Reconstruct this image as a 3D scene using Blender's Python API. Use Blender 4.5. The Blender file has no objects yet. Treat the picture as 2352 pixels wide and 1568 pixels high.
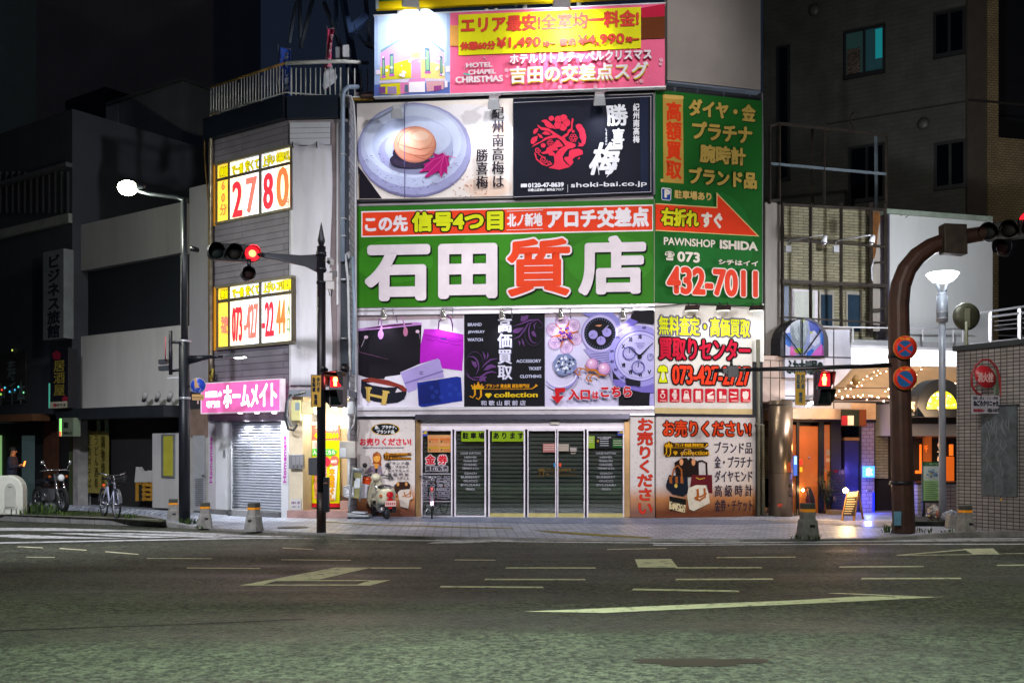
import bpy, math, random
import numpy as np
from mathutils import Vector, Matrix
random.seed(7)
sc = bpy.context.scene
COL = sc.collection
PI = math.pi

# ------------------------------------------------------------------ camera
F = 2352 * 35 / 36; CX = 1176.0; YH = 1033.6; CZ = 1.6
cam = bpy.data.cameras.new('camera'); cam.lens = 35; cam.sensor_width = 36; cam.sensor_fit = 'HORIZONTAL'
cam.shift_y = (YH - 1568 / 2) / 2352; cam.clip_start = 0.1; cam.clip_end = 600
camo = bpy.data.objects.new('camera', cam); COL.objects.link(camo)
camo.location = (0, 0, CZ); camo.rotation_euler = (PI / 2, 0, 0)
sc.camera = camo

# ------------------------------------------------------------------ world (night sky) and moonlight
w = bpy.data.worlds.new('World'); sc.world = w; w.use_nodes = True
nt = w.node_tree; bg = nt.nodes['Background']
sky = nt.nodes.new('ShaderNodeTexSky'); sky.sky_type = 'NISHITA'; sky.sun_disc = False
sky.sun_elevation = math.radians(12); sky.sun_rotation = math.radians(200)
tint = nt.nodes.new('ShaderNodeMixRGB'); tint.blend_type = 'MIX'; tint.inputs[0].default_value = 0.97
tint.inputs[2].default_value = (0.0058, 0.0090, 0.0180, 1)
scl = nt.nodes.new('ShaderNodeMixRGB'); scl.blend_type = 'MULTIPLY'; scl.inputs[0].default_value = 1
scl.inputs[2].default_value = (0.02, 0.02, 0.02, 1)
nt.links.new(sky.outputs[0], scl.inputs[1]); nt.links.new(scl.outputs[0], tint.inputs[1])
nt.links.new(tint.outputs[0], bg.inputs[0]); bg.inputs[1].default_value = 1.0
sun = bpy.data.lights.new('moon', 'SUN'); sun.energy = 0.012; sun.angle = math.radians(0.5); sun.color = (1, .95, .88)
suno = bpy.data.objects.new('moon', sun); COL.objects.link(suno)
suno.rotation_euler = (math.radians(55), 0, math.radians(-20))
sc.view_settings.view_transform = 'Standard'; sc.view_settings.look = 'None'
sc.view_settings.exposure = 0.0; sc.view_settings.gamma = 1.0
sc.cycles.use_denoising = True; sc.cycles.sample_clamp_indirect = 4.0; sc.cycles.max_bounces = 6

def lamp(kind, name, loc, energy, color=(1, 1, 1), target=None, angle=60, blend=.5, size=.1, parent=None, sizey=None):
    l = bpy.data.lights.new(name, kind); l.energy = energy; l.color = color
    if kind == 'SPOT':
        l.spot_size = math.radians(angle); l.spot_blend = blend; l.shadow_soft_size = size
    elif kind == 'POINT': l.shadow_soft_size = size
    elif kind == 'AREA':
        l.size = size
        if sizey: l.shape = 'RECTANGLE'; l.size_y = sizey
    o = bpy.data.objects.new(name, l); COL.objects.link(o); o.location = loc
    if target is not None:
        o.rotation_euler = (Vector(target) - Vector(loc)).to_track_quat('-Z', 'Y').to_euler()
    if parent:
        o.parent = parent; o.location = Vector(loc) - parent.location
    return o

# unseen spots on the near side: inferred street lamps, plus some added for brightness
for lo_, e_, c_, tg_, an_, bl_ in [
    ((1.0, 6.2, 10.5), 11500, (.80, 1, .84), (.6, 4.2, 0), 76, .85),          # over the near lane
    ((-6.5, 5.2, 9.5), 3200, (.78, 1, .74), (-5, 6.0, 0), 74, .9),
    ((-1.0, 10.5, 9.5), 800, (.80, 1, .68), (-1.0, 11.5, 0), 105, .9),  # added to tint the middle of the road green
    ((9.5, 8.0, 9.0), 2400, (.82, 1, .74), (8, 10, 0), 90, .9),
    ((-2.5, 2.0, 11.0), 9800, (.98, .95, 1), (-.2, 24, 4.6), 33, .6),        # shop front
    ((3.5, 3.0, 7.0), 11500, (1, .95, .95), (1.5, 24, 2.3), 36, .8),
    ((8.5, 10.0, 10.5), 5600, (.97, .96, 1), (-4.6, 23.4, 7.6), 33, .6),      # added to light the splayed corner
    ((3.0, 2.0, 12.0), 13000, (1, .95, .94), (1.6, 24.2, 11.2), 23, .7),        # added to light the roof boards
    ((-8, 8.0, 9.5), 10000, (.92, .94, 1), (-8.3, 21.4, .3), 54, .85),
    ((5.0, -2.0, 9.0), 4800, (1, .93, .84), (15, 31, 7), 46, .9),
    ((1.5, 9.0, 8.5), 3600, (1, .93, .86), (8.8, 19.5, 1.8), 34, .9)]:        # added to light the kiosk corner
    lamp('SPOT', 'plaza_lamp', lo_, e_, c_, tg_, an_, bl_, .3)

# ------------------------------------------------------------------ pixel rays to points of the place
def at(x, y, Y): return Vector(((x - CX) / F * Y, Y, CZ - (y - YH) / F * Y))
def gp(x, y, z=0.0): return at(x, y, (CZ - z) * F / (y - YH))

class Plane:
    def __init__(s, p, d, off=0):
        s.d = Vector((d[0], d[1], 0)).normalized(); s.n = Vector((s.d.y, -s.d.x, 0)); s.o = Vector((p[0], p[1], 0)) + s.n * off
    def u(s, x, off=0):
        r = (x - CX) / F; o = s.o + s.n * off
        return (r * o.y - o.x) / (s.d.x - r * s.d.y)
    def uz(s, x, y, off=0):
        u = s.u(x, off); Y = s.o.y + s.n.y * off + u * s.d.y
        return u, CZ - (y - YH) / F * Y
    def w(s, u, z, off=0): 
        q = s.o + s.d * u + s.n * off; return Vector((q.x, q.y, z))
    def p(s, x, y, off=0): return s.w(*s.uz(x, y, off), off)
    def sh(s, off): return Plane(s.o + s.n * off, s.d)

# ------------------------------------------------------------------ materials
_M = {}
def lin(h):
    h = h.lstrip('#'); c = [int(h[i:i + 2], 16) / 255 for i in (0, 2, 4)]
    return tuple(x / 12.92 if x <= .04045 else ((x + .055) / 1.055) ** 2.4 for x in c)
def mat(name, col, rough=.6, metal=0, var=.12, scale=3.0, bump=0, emit=None, es=0, spec=.5, streak=0, coat=0):
    if name in _M: return _M[name]
    if isinstance(col, str): col = lin(col)
    m = bpy.data.materials.new(name); m.use_nodes = True; t = m.node_tree; b = t.nodes['Principled BSDF']
    b.inputs['Base Color'].default_value = (*col, 1); b.inputs['Roughness'].default_value = rough
    b.inputs['Metallic'].default_value = metal; b.inputs['Specular IOR Level'].default_value = spec
    if coat: b.inputs['Coat Weight'].default_value = coat
    if var or bump:
        g = t.nodes.new('ShaderNodeNewGeometry'); n = t.nodes.new('ShaderNodeTexNoise')
        mp = t.nodes.new('ShaderNodeMapping'); mp.inputs['Scale'].default_value = (1, 1, .18 if streak else 1)
        t.links.new(g.outputs['Position'], mp.inputs[0]); t.links.new(mp.outputs[0], n.inputs['Vector'])
        n.inputs['Scale'].default_value = scale; n.inputs['Detail'].default_value = 6; n.inputs['Roughness'].default_value = .65
        r = t.nodes.new('ShaderNodeValToRGB'); r.color_ramp.elements[0].position = .3; r.color_ramp.elements[1].position = .72
        k = 1 - var * 2
        r.color_ramp.elements[0].color = tuple(max(0, c * k) for c in col) + (1,)
        r.color_ramp.elements[1].color = tuple(min(1, c * (1 + var * .35)) for c in col) + (1,)
        t.links.new(n.outputs['Fac'], r.inputs[0]); t.links.new(r.outputs[0], b.inputs['Base Color'])
        if bump:
            bp = t.nodes.new('ShaderNodeBump'); bp.inputs['Strength'].default_value = bump; bp.inputs['Distance'].default_value = .02
            t.links.new(n.outputs['Fac'], bp.inputs['Height']); t.links.new(bp.outputs[0], b.inputs['Normal'])
    if emit is not None:
        if isinstance(emit, str): emit = lin(emit)
        b.inputs['Emission Color'].default_value = (*emit, 1); b.inputs['Emission Strength'].default_value = es
    _M[name] = m; return m
def ink(h): return mat('ink_' + h.lstrip('#'), h, .55, var=.10, scale=1.2, spec=.08, bump=.22)
def glow(name, h, s): return mat('glow_' + name, h, .5, var=0, emit=h, es=s)

def tilemat(name, d, c1, c2, mort, bw, bh, ms=.012, rough=.5, off=.5, var=.5, bump=.3, horiz=False):
    if name in _M: return _M[name]
    m = bpy.data.materials.new(name); m.use_nodes = True; t = m.node_tree; b = t.nodes['Principled BSDF']
    g = t.nodes.new('ShaderNodeNewGeometry')
    dt = t.nodes.new('ShaderNodeVectorMath'); dt.operation = 'DOT_PRODUCT'; dt.inputs[1].default_value = (d[0], d[1], 0)
    t.links.new(g.outputs['Position'], dt.inputs[0])
    d2 = t.nodes.new('ShaderNodeVectorMath'); d2.operation = 'DOT_PRODUCT'
    d2.inputs[1].default_value = (-d[1], d[0], 0) if horiz else (0, 0, 1)
    t.links.new(g.outputs['Position'], d2.inputs[0])
    cb = t.nodes.new('ShaderNodeCombineXYZ'); t.links.new(dt.outputs['Value'], cb.inputs[0]); t.links.new(d2.outputs['Value'], cb.inputs[1])
    br = t.nodes.new('ShaderNodeTexBrick'); br.offset = off
    br.inputs['Scale'].default_value = 1; br.inputs['Brick Width'].default_value = bw; br.inputs['Row Height'].default_value = bh
    br.inputs['Mortar Size'].default_value = ms; br.inputs['Mortar Smooth'].default_value = .2; br.inputs['Bias'].default_value = var - .5
    br.inputs['Color1'].default_value = (*lin(c1), 1); br.inputs['Color2'].default_value = (*lin(c2), 1); br.inputs['Mortar'].default_value = (*lin(mort), 1)
    t.links.new(cb.outputs[0], br.inputs['Vector'])
    n = t.nodes.new('ShaderNodeTexNoise'); n.inputs['Scale'].default_value = 1.7; n.inputs['Detail'].default_value = 7
    t.links.new(g.outputs['Position'], n.inputs['Vector'])
    mx = t.nodes.new('ShaderNodeMixRGB'); mx.blend_type = 'MULTIPLY'; mx.inputs[0].default_value = .55
    t.links.new(br.outputs['Color'], mx.inputs[1])
    rr = t.nodes.new('ShaderNodeValToRGB'); rr.color_ramp.elements[0].position = .3; rr.color_ramp.elements[0].color = (.45, .45, .45, 1)
    rr.color_ramp.elements[1].position = .65
    t.links.new(n.outputs['Fac'], rr.inputs[0]); t.links.new(rr.outputs[0], mx.inputs[2]); t.links.new(mx.outputs[0], b.inputs['Base Color'])
    b.inputs['Roughness'].default_value = rough
    bp = t.nodes.new('ShaderNodeBump'); bp.inputs['Strength'].default_value = bump; bp.inputs['Distance'].default_value = .01; bp.invert = True
    t.links.new(br.outputs['Fac'], bp.inputs['Height']); t.links.new(bp.outputs[0], b.inputs['Normal'])
    _M[name] = m; return m

def glassmat(name, tintc=(.9, .95, .95), refl=.1):
    if name in _M: return _M[name]
    m = bpy.data.materials.new(name); m.use_nodes = True; t = m.node_tree
    t.nodes.remove(t.nodes['Principled BSDF']); o = t.nodes['Material Output']
    a = t.nodes.new('ShaderNodeBsdfTransparent'); a.inputs[0].default_value = (*tintc, 1)
    g = t.nodes.new('ShaderNodeBsdfGlossy'); g.inputs['Roughness'].default_value = .04
    lw = t.nodes.new('ShaderNodeLayerWeight'); lw.inputs[0].default_value = .25
    ad = t.nodes.new('ShaderNodeMath'); ad.operation = 'ADD'; ad.inputs[1].default_value = refl; ad.use_clamp = True
    ml = t.nodes.new('ShaderNodeMath'); ml.operation = 'MULTIPLY'; ml.inputs[1].default_value = .5
    t.links.new(lw.outputs['Fresnel'], ml.inputs[0]); t.links.new(ml.outputs[0], ad.inputs[0])
    x = t.nodes.new('ShaderNodeMixShader'); t.links.new(ad.outputs[0], x.inputs[0]); t.links.new(a.outputs[0], x.inputs[1]); t.links.new(g.outputs[0], x.inputs[2])
    t.links.new(x.outputs[0], o.inputs[0]); _M[name] = m; return m

# ------------------------------------------------------------------ mesh building
class MB:
    def __init__(s): s.v = []; s.f = []; s.m = []; s.s = []
    def add(s, v, f, m, smooth=False):
        b = len(s.v); s.v += [Vector(q) for q in v]
        for q in f: s.f.append([i + b for i in q]); s.m.append(m); s.s.append(smooth)
        return s
    def ext(s, pts, vec, m, cap=True):        # polygon extruded along a vector
        n = len(pts); P = [Vector(p) for p in pts]; vec = Vector(vec)
        f = [[i, (i + 1) % n, n + (i + 1) % n, n + i] for i in range(n)]
        if cap: f += [list(range(n))[::-1], [n + i for i in range(n)]]
        return s.add(P + [p + vec for p in P], f, m)
    def box(s, c, sz, m, rz=0, rx=0, ry=0):
        R = Matrix.Rotation(rz, 3, 'Z') @ Matrix.Rotation(ry, 3, 'Y') @ Matrix.Rotation(rx, 3, 'X')
        h = [x / 2 for x in sz]; c = Vector(c)
        v = [c + R @ Vector((a * h[0], b * h[1], d * h[2])) for a in (-1, 1) for b in (-1, 1) for d in (-1, 1)]
        return s.add(v, [[0, 1, 3, 2], [4, 6, 7, 5], [0, 4, 5, 1], [2, 3, 7, 6], [0, 2, 6, 4], [1, 5, 7, 3]], m)
    def tube(s, pts, r, m, n=8, close=False, cap=True, smooth=True):
        P = [Vector(p) for p in pts]; k = len(P); R = r if isinstance(r, (list, tuple)) else [r] * k
        V = []; prev = None
        for i in range(k):
            a = P[i - 1] if (i > 0 or close) else P[i]; b = P[(i + 1) % k] if (i < k - 1 or close) else P[i]
            t = (b - a).normalized()
            if prev is None:
                x = t.orthogonal().normalized()
                if abs(t.z) < .9: x = t.cross(Vector((0, 0, 1))).normalized()
            else:
                x = (prev - t * prev.dot(t)).normalized()
            prev = x; y = t.cross(x)
            for j in range(n):
                q = 2 * PI * (j + .5) / n; V.append(P[i] + (x * math.cos(q) + y * math.sin(q)) * R[i])
        f = []
        for i in range(k if close else k - 1):
            a = i * n; b = ((i + 1) % k) * n
            for j in range(n): f.append([a + j, a + (j + 1) % n, b + (j + 1) % n, b + j])
        if cap and not close: f += [list(range(n))[::-1], [(k - 1) * n + j for j in range(n)]]
        return s.add(V, f, m, smooth)
    def lathe(s, prof, c, m, n=20, axis=(0, 0, 1), smooth=True, sx=1, sy=1):
        A = Vector(axis).normalized(); x = A.orthogonal().normalized() if abs(A.z) < .99 else Vector((1, 0, 0)); y = A.cross(x); c = Vector(c); V = []
        for r, h in prof:
            for j in range(n):
                q = 2 * PI * (j + .5) / n; V.append(c + A * h + x * (r * sx * math.cos(q)) + y * (r * sy * math.sin(q)))
        f = [[i * n + j, i * n + (j + 1) % n, (i + 1) * n + (j + 1) % n, (i + 1) * n + j] for i in range(len(prof) - 1) for j in range(n)]
        f += [list(range(n))[::-1], [(len(prof) - 1) * n + j for j in range(n)]]
        return s.add(V, f, m, smooth)
    def ball(s, c, r, m, n=12, k=8, sz=(1, 1, 1)):
        V = [Vector(c) + Vector((r * sz[0] * math.sin(PI * i / k) * math.cos(2 * PI * j / n), r * sz[1] * math.sin(PI * i / k) * math.sin(2 * PI * j / n), r * sz[2] * math.cos(PI * i / k))) for i in range(k + 1) for j in range(n)]
        return s.add(V, [[i * n + j, (i + 1) * n + j, (i + 1) * n + (j + 1) % n, i * n + (j + 1) % n] for i in range(k) for j in range(n)], m, True)
    # on a plane, corners given in the picture's coordinates
    def rect(s, pl, x0, x1, y0, y1, m, o0=0, o1=.03, both=None):
        u0, za = pl.uz(x0, y0, o1); u1, _ = pl.uz(x1, y0, o1); _, zb = pl.uz(x0, y1, o1)
        return s.uzbox(pl, u0, u1, zb, za, m, o0, o1)
    def uzbox(s, pl, u0, u1, z0, z1, m, o0=0, o1=.03):
        P = [pl.w(u0, z0, o0), pl.w(u1, z0, o0), pl.w(u1, z1, o0), pl.w(u0, z1, o0)]
        return s.ext(P, pl.n * (o1 - o0), m)
    def poly(s, pl, pts, m, off, th=0):
        P = [pl.p(x, y, off) for x, y in pts]
        if th: return s.ext([p - pl.n * th for p in P], pl.n * th, m)
        return s.add(P, [list(range(len(P)))], m)
    def build(s, name, parent=None, bevel=0, origin=None):
        me = bpy.data.meshes.new(name); ms = []
        for q in s.m:
            if q not in ms: ms.append(q)
        o = origin if origin is not None else (parent_loc(parent) if parent else base_of(s.v))
        me.from_pydata([tuple(v - o) for v in s.v], [], s.f)
        for q in ms: me.materials.append(q)
        ix = {q: i for i, q in enumerate(ms)}
        me.polygons.foreach_set('material_index', [ix[q] for q in s.m]); me.polygons.foreach_set('use_smooth', s.s)
        me.update()
        ob = bpy.data.objects.new(name, me); COL.objects.link(ob)
        if parent: ob.parent = parent
        else: ob.location = o
        if bevel:
            bv = ob.modifiers.new('bevel', 'BEVEL'); bv.width = bevel; bv.segments = 2; bv.limit_method = 'ANGLE'; bv.angle_limit = .6
        return ob
def base_of(v):
    a = np.array([tuple(q) for q in v]); lo = a.min(0); hi = a.max(0)
    return Vector(((lo[0] + hi[0]) / 2, (lo[1] + hi[1]) / 2, lo[2]))
def parent_loc(p):
    l = Vector(p.location); q = p.parent
    while q: l += q.location; q = q.parent
    return l
def thing(name, loc, label, cat, group=None):
    o = bpy.data.objects.new(name, None); COL.objects.link(o); o.location = loc; o.empty_display_size = .2
    return tag(o, label, cat, group)
def tag(o, label, cat, group=None):
    o['label'] = label; o['category'] = cat
    if group: o['group'] = group
    return o
def struct(o, kind='structure'): o['kind'] = kind; return o
def copy_thing(o, loc, label, rz=None, group=None):
    c = o.copy(); COL.objects.link(c); c.location = loc; c['label'] = label
    if rz is not None: c.rotation_euler = (0, 0, rz)
    def rec(a, b):
        for ch in list(a.children):
            if ch.type == 'LIGHT': continue
            k = ch.copy(); COL.objects.link(k); k.parent = b; rec(ch, k)
    rec(o, c); return c

# ------------------------------------------------------------------ lettering (built-in font only)
_G = {}
def glyphs(s, res=3, ls=1.0):
    k = (s, res)
    if k in _G: return _G[k]
    cu = bpy.data.curves.new('t', 'FONT'); cu.body = s; cu.size = 1; cu.resolution_u = res; cu.align_x = 'CENTER'; cu.space_line = ls
    o = bpy.data.objects.new('t', cu); COL.objects.link(o)
    me = bpy.data.meshes.new_from_object(o.evaluated_get(bpy.context.evaluated_depsgraph_get()))
    me.calc_loop_triangles()
    v = np.empty(len(me.vertices) * 3); me.vertices.foreach_get('co', v); v = v.reshape(-1, 3)[:, :2]
    t = np.empty(len(me.loop_triangles) * 3, dtype=int); me.loop_triangles.foreach_get('vertices', t); t = t.reshape(-1, 3)
    bpy.data.objects.remove(o); bpy.data.curves.remove(cu); bpy.data.meshes.remove(me)
    _G[k] = (v, t); return v, t

class Board:
    """a flat sign: panel + printed art + lettering; corner coordinates read off the picture"""
    def __init__(s, name, label, cat, pl, off, x0, x1, yt, yb, m, th=.06, group=None, frame=None, fw=.04, root=None, panel='panel'):
        s.pl = pl; s.off = off; s.layer = 0
        s.c = pl.p((x0 + x1) / 2, yb, off)
        s.root = root or thing(name, s.c, label, cat, group)
        b = MB().rect(pl, x0, x1, yt, yb, m, off - th, off); s.panel = b.build(panel, s.root)
        s.art_mb = MB(); s.m = m
        if frame:
            u0, z1 = pl.uz(x0, yt, off); u1, _ = pl.uz(x1, yt, off); _, z0 = pl.uz(x0, yb, off); f = MB()
            f.uzbox(pl, u0 - fw, u1 + fw, z1, z1 + fw, frame, off - th, off + .012).uzbox(pl, u0 - fw, u1 + fw, z0 - fw, z0, frame, off - th, off + .012)
            f.uzbox(pl, u0 - fw, u0, z0, z1, frame, off - th, off + .0125).uzbox(pl, u1, u1 + fw, z0, z1, frame, off - th, off + .0125)
            f.build('frame', s.root)
    def o(s): s.layer += 1; return s.off + .0006 * s.layer + .0012
    def art(s, pts, c, Z=None):
        if Z: pts = [Z(p) for p in pts]
        s.art_mb.poly(s.pl, pts, ink(c) if isinstance(c, str) else c, s.o()); return s
    def ell(s, cx, cy, rx, ry, c, Z=None, n=28, a0=0, a1=2 * PI, rot=0):
        P = []
        for i in range(n):
            a = a0 + (a1 - a0) * i / (n if a1 - a0 > 6.2 else n - 1); x = rx * math.cos(a); y = ry * math.sin(a)
            P.append((cx + x * math.cos(rot) - y * math.sin(rot), cy + x * math.sin(rot) + y * math.cos(rot)))
        return s.art(P, c, Z)
    def stroke(s, pts, wd, c, Z=None):
        wd = wd if isinstance(wd, (list, tuple)) else [wd] * len(pts)
        L = []; R = []
        for i, p in enumerate(pts):
            a = pts[max(0, i - 1)]; b = pts[min(len(pts) - 1, i + 1)]; dx, dy = b[0] - a[0], b[1] - a[1]; l = math.hypot(dx, dy) or 1
            h = wd[i] / 2; L.append((p[0] - dy / l * h, p[1] + dx / l * h)); R.append((p[0] + dy / l * h, p[1] - dx / l * h))
        m = ink(c) if isinstance(c, str) else c; o = s.o()
        for i in range(len(pts) - 1):
            q = [L[i], L[i + 1], R[i + 1], R[i]]
            s.art_mb.poly(s.pl, [Z(p) for p in q] if Z else q, m, o)
        return s
    def rect(s, x0, x1, y0, y1, c, Z=None):
        if Z: (x0, y0), (x1, y1) = Z((x0, y0)), Z((x1, y1))
        u0, za = s.pl.uz(x0, y0, s.off); u1, _ = s.pl.uz(x1, y0, s.off); _, zb = s.pl.uz(x0, y1, s.off); o = s.o()
        s.art_mb.add([s.pl.w(u0, zb, o), s.pl.w(u1, zb, o), s.pl.w(u1, za, o), s.pl.w(u0, za, o)], [[0, 1, 2, 3]], ink(c) if isinstance(c, str) else c); return s
    def ring(s, cx, cy, r0, r1, c, Z=None, n=28, sy=1):
        P = [(cx + r1 * math.cos(2 * PI * i / n), cy + sy * r1 * math.sin(2 * PI * i / n)) for i in range(n)]
        Q = [(cx + r0 * math.cos(2 * PI * i / n), cy + sy * r0 * math.sin(2 * PI * i / n)) for i in range(n)]; o = s.o(); m = ink(c) if isinstance(c, str) else c
        for i in range(n):
            q = [P[i], P[(i + 1) % n], Q[(i + 1) % n], Q[i]]
            s.art_mb.poly(s.pl, [Z(p) for p in q] if Z else q, m, o)
        return s
    def text(s, t, x0, x1, yc, h, c, bold=0, out=(), vert=False, Z=None, shear=0, rot=0, res=3, nd=8, hb=1.0, sh=None, name='lettering'):
        """bold/out radii in picture units; out = [(colour, radius)] drawn behind; sh=(colour, dx, dy) drop shadow"""
        if Z:
            (x0, a), (x1, b) = Z((x0, yc - h / 2)), Z((x1, yc + h / 2)); yc = (a + b) / 2; h = b - a
        v, tr = glyphs('\n'.join(t) if vert else t, res)
        if len(v) == 0: return s
        pl = s.pl; u0, zc = pl.uz(x0, yc, s.off); u1, _ = pl.uz(x1, yc, s.off)
        zc = pl.uz((x0 + x1) / 2, yc, s.off)[1]; k = (u1 - u0) / (x1 - x0); kz = abs(pl.uz(x0, yc, s.off)[1] - pl.uz(x0, yc + 10, s.off)[1]) / 10
        W = (u1 - u0) - 2 * bold * k; H = h * kz - 2 * bold * kz
        if rot == 90: W, H = H, W
        lo = v.min(0); hi = v.max(0); q = (v - (lo + hi) / 2) / np.maximum(hi - lo, 1e-4) * np.array([W, H])
        if shear: q[:, 0] += q[:, 1] * shear
        if rot == 90: q = np.stack([-q[:, 1], q[:, 0]], 1)
        elif rot: q = q @ np.array([[math.cos(rot), math.sin(rot)], [-math.sin(rot), math.cos(rot)]])
        uc = (u0 + u1) / 2
        layers = []
        if sh: layers.append((sh[0], (out[0][1] if out else bold), sh[1], sh[2]))
        for oc, r in sorted(out, key=lambda e: -e[1]): layers.append((oc, r, 0, 0))
        layers.append((c, bold, 0, 0))
        V = []; T = []; MI = []; ms = []; base = 0; off = s.o()
        for li, (lc, r, dx, dy) in enumerate(layers):
            mm = ink(lc) if isinstance(lc, str) else lc; ms.append(mm)
            sh_ = [(0, 0)]
            if r > 0:
                sh_ += [(r * math.cos(2 * PI * i / nd), hb * r * math.sin(2 * PI * i / nd)) for i in range(nd)]
                if r > 3: sh_ += [(r * .5 * math.cos(2 * PI * i / nd), hb * r * .5 * math.sin(2 * PI * i / nd)) for i in range(nd)]
            for ci, (ax, ay) in enumerate(sh_):
                o = off + li * .0022 + ci * .0001
                U = uc + q[:, 0] + (ax + dx) * k; Zz = zc + q[:, 1] + (ay - dy) * kz
                P = np.stack([pl.o.x + pl.d.x * U + pl.n.x * o, pl.o.y + pl.d.y * U + pl.n.y * o, Zz], 1)
                V.append(P); T.append(tr + base); base += len(P); MI += [li] * len(tr)
        V = np.concatenate(V) - np.array(tuple(parent_loc(s.root))); T = np.concatenate(T)
        s.layer += 10
        me = bpy.data.meshes.new(name); me.vertices.add(len(V)); me.vertices.foreach_set('co', V.ravel())
        me.loops.add(len(T) * 3); me.loops.foreach_set('vertex_index', T.ravel().astype(np.int32))
        me.polygons.add(len(T)); me.polygons.foreach_set('loop_start', np.arange(0, len(T) * 3, 3, dtype=np.int32))
        for mm in ms: me.materials.append(mm)
        me.polygons.foreach_set('material_index', np.array(MI, dtype=np.int32)); me.update(calc_edges=True)
        ob = bpy.data.objects.new(name, me); COL.objects.link(ob); ob.parent = s.root
        return s
    def done(s, name='printed_picture'):
        if s.art_mb.f: s.art_mb.build(name, s.root)
        return s
def ZZ(k, ox, oy): return lambda p: (ox + p[0] * k, oy + p[1] * k)

# ------------------------------------------------------------------ the lines the facades stand on
PM = Plane((-3.78, 24.30), (7.18, -.70))                 # pawnshop front
PR = Plane((3.40, 23.60), (.9636, .2672))                # pawnshop side and the buildings right of it
PC = Plane((-5.30, 23.60), (.9986, -.052))               # splayed corner of the massage building
PL = Plane((-5.30, 23.60), (.82, -.572))                 # street running off to the left
# ================================================================== GROUND
RZ = -0.03; LZ = .11
def asphalt():
    m = bpy.data.materials.new('asphalt'); m.use_nodes = True; t = m.node_tree; b = t.nodes['Principled BSDF']; L = t.links.new
    g = t.nodes.new('ShaderNodeNewGeometry')
    def noise(sc_, det, ro=.6):
        n = t.nodes.new('ShaderNodeTexNoise'); n.inputs['Scale'].default_value = sc_; n.inputs['Detail'].default_value = det; n.inputs['Roughness'].default_value = ro
        L(g.outputs['Position'], n.inputs['Vector']); return n
    def ramp(src, p0, c0, p1, c1):
        r = t.nodes.new('ShaderNodeValToRGB'); r.color_ramp.elements[0].position = p0; r.color_ramp.elements[0].color = (*c0, 1)
        r.color_ramp.elements[1].position = p1; r.color_ramp.elements[1].color = (*c1, 1); L(src, r.inputs[0]); return r
    big = noise(.22, 4); mid = noise(1.6, 6); fine = noise(19, 5, .72)
    vor = t.nodes.new('ShaderNodeTexVoronoi'); vor.inputs['Scale'].default_value = 34; L(g.outputs['Position'], vor.inputs['Vector'])
    base = ramp(big.outputs['Fac'], .38, (.045, .050, .035), .64, (.074, .079, .058))
    st = ramp(mid.outputs['Fac'], .3, (.66, .66, .64), .7, (1.08, 1.08, 1.08))
    ag = ramp(fine.outputs['Fac'], .40, (.13, .15, .14), .62, (2.2, 2.2, 2.1))
    x1 = t.nodes.new('ShaderNodeMixRGB'); x1.blend_type = 'MULTIPLY'; x1.inputs[0].default_value = 1; L(base.outputs[0], x1.inputs[1]); L(st.outputs[0], x1.inputs[2])
    x2 = t.nodes.new('ShaderNodeMixRGB'); x2.blend_type = 'MULTIPLY'; x2.inputs[0].default_value = 1; L(x1.outputs[0], x2.inputs[1]); L(ag.outputs[0], x2.inputs[2])
    mp = t.nodes.new('ShaderNodeMapping'); mp.inputs['Scale'].default_value = (.10, .9, 1); mp.inputs['Rotation'].default_value = (0, 0, .03); L(g.outputs['Position'], mp.inputs[0])
    lane = noise(1.0, 5, .6); L(mp.outputs[0], lane.inputs['Vector']); lr = ramp(lane.outputs['Fac'], .36, (.55, .56, .55), .62, (1.12, 1.12, 1.12))
    cr = t.nodes.new('ShaderNodeTexVoronoi'); cr.feature = 'DISTANCE_TO_EDGE'; cr.inputs['Scale'].default_value = .33
    wn = noise(1.4, 4); wm = t.nodes.new('ShaderNodeMixRGB'); wm.inputs[0].default_value = .55; L(g.outputs['Position'], wm.inputs[1]); L(wn.outputs['Color'], wm.inputs[2]); L(wm.outputs[0], cr.inputs['Vector'])
    ro = ramp(lane.outputs['Fac'], .34, (.46,) * 3, .6, (.78,) * 3); L(ro.outputs[0], b.inputs['Roughness'])
    ck = ramp(cr.outputs['Distance'], .0008, (.45, .45, .45), .004, (1, 1, 1))
    x3 = t.nodes.new('ShaderNodeMixRGB'); x3.blend_type = 'MULTIPLY'; x3.inputs[0].default_value = 1; L(x2.outputs[0], x3.inputs[1]); L(lr.outputs[0], x3.inputs[2])
    x4 = t.nodes.new('ShaderNodeMixRGB'); x4.blend_type = 'MULTIPLY'; x4.inputs[0].default_value = .8; L(x3.outputs[0], x4.inputs[1]); L(ck.outputs[0], x4.inputs[2])
    L(x4.outputs[0], b.inputs['Base Color'])
    
    ad = t.nodes.new('ShaderNodeMath'); ad.operation = 'ADD'; L(fine.outputs['Fac'], ad.inputs[0]); L(vor.outputs['Distance'], ad.inputs[1])
    bp = t.nodes.new('ShaderNodeBump'); bp.inputs['Strength'].default_value = 1; bp.inputs['Distance'].default_value = .028
    L(ad.outputs[0], bp.inputs['Height']); L(bp.outputs[0], b.inputs['Normal'])
    return m
ASPH = asphalt()
def sheet(name, pts, z, m, kind='structure'):
    b = MB().add([(p[0], p[1], z) for p in pts], [list(range(len(pts)))], m); return struct(b.build(name), kind)
sheet('road', [(-300, -60), (300, -60), (300, 400), (-300, 400)], RZ, ASPH)

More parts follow.
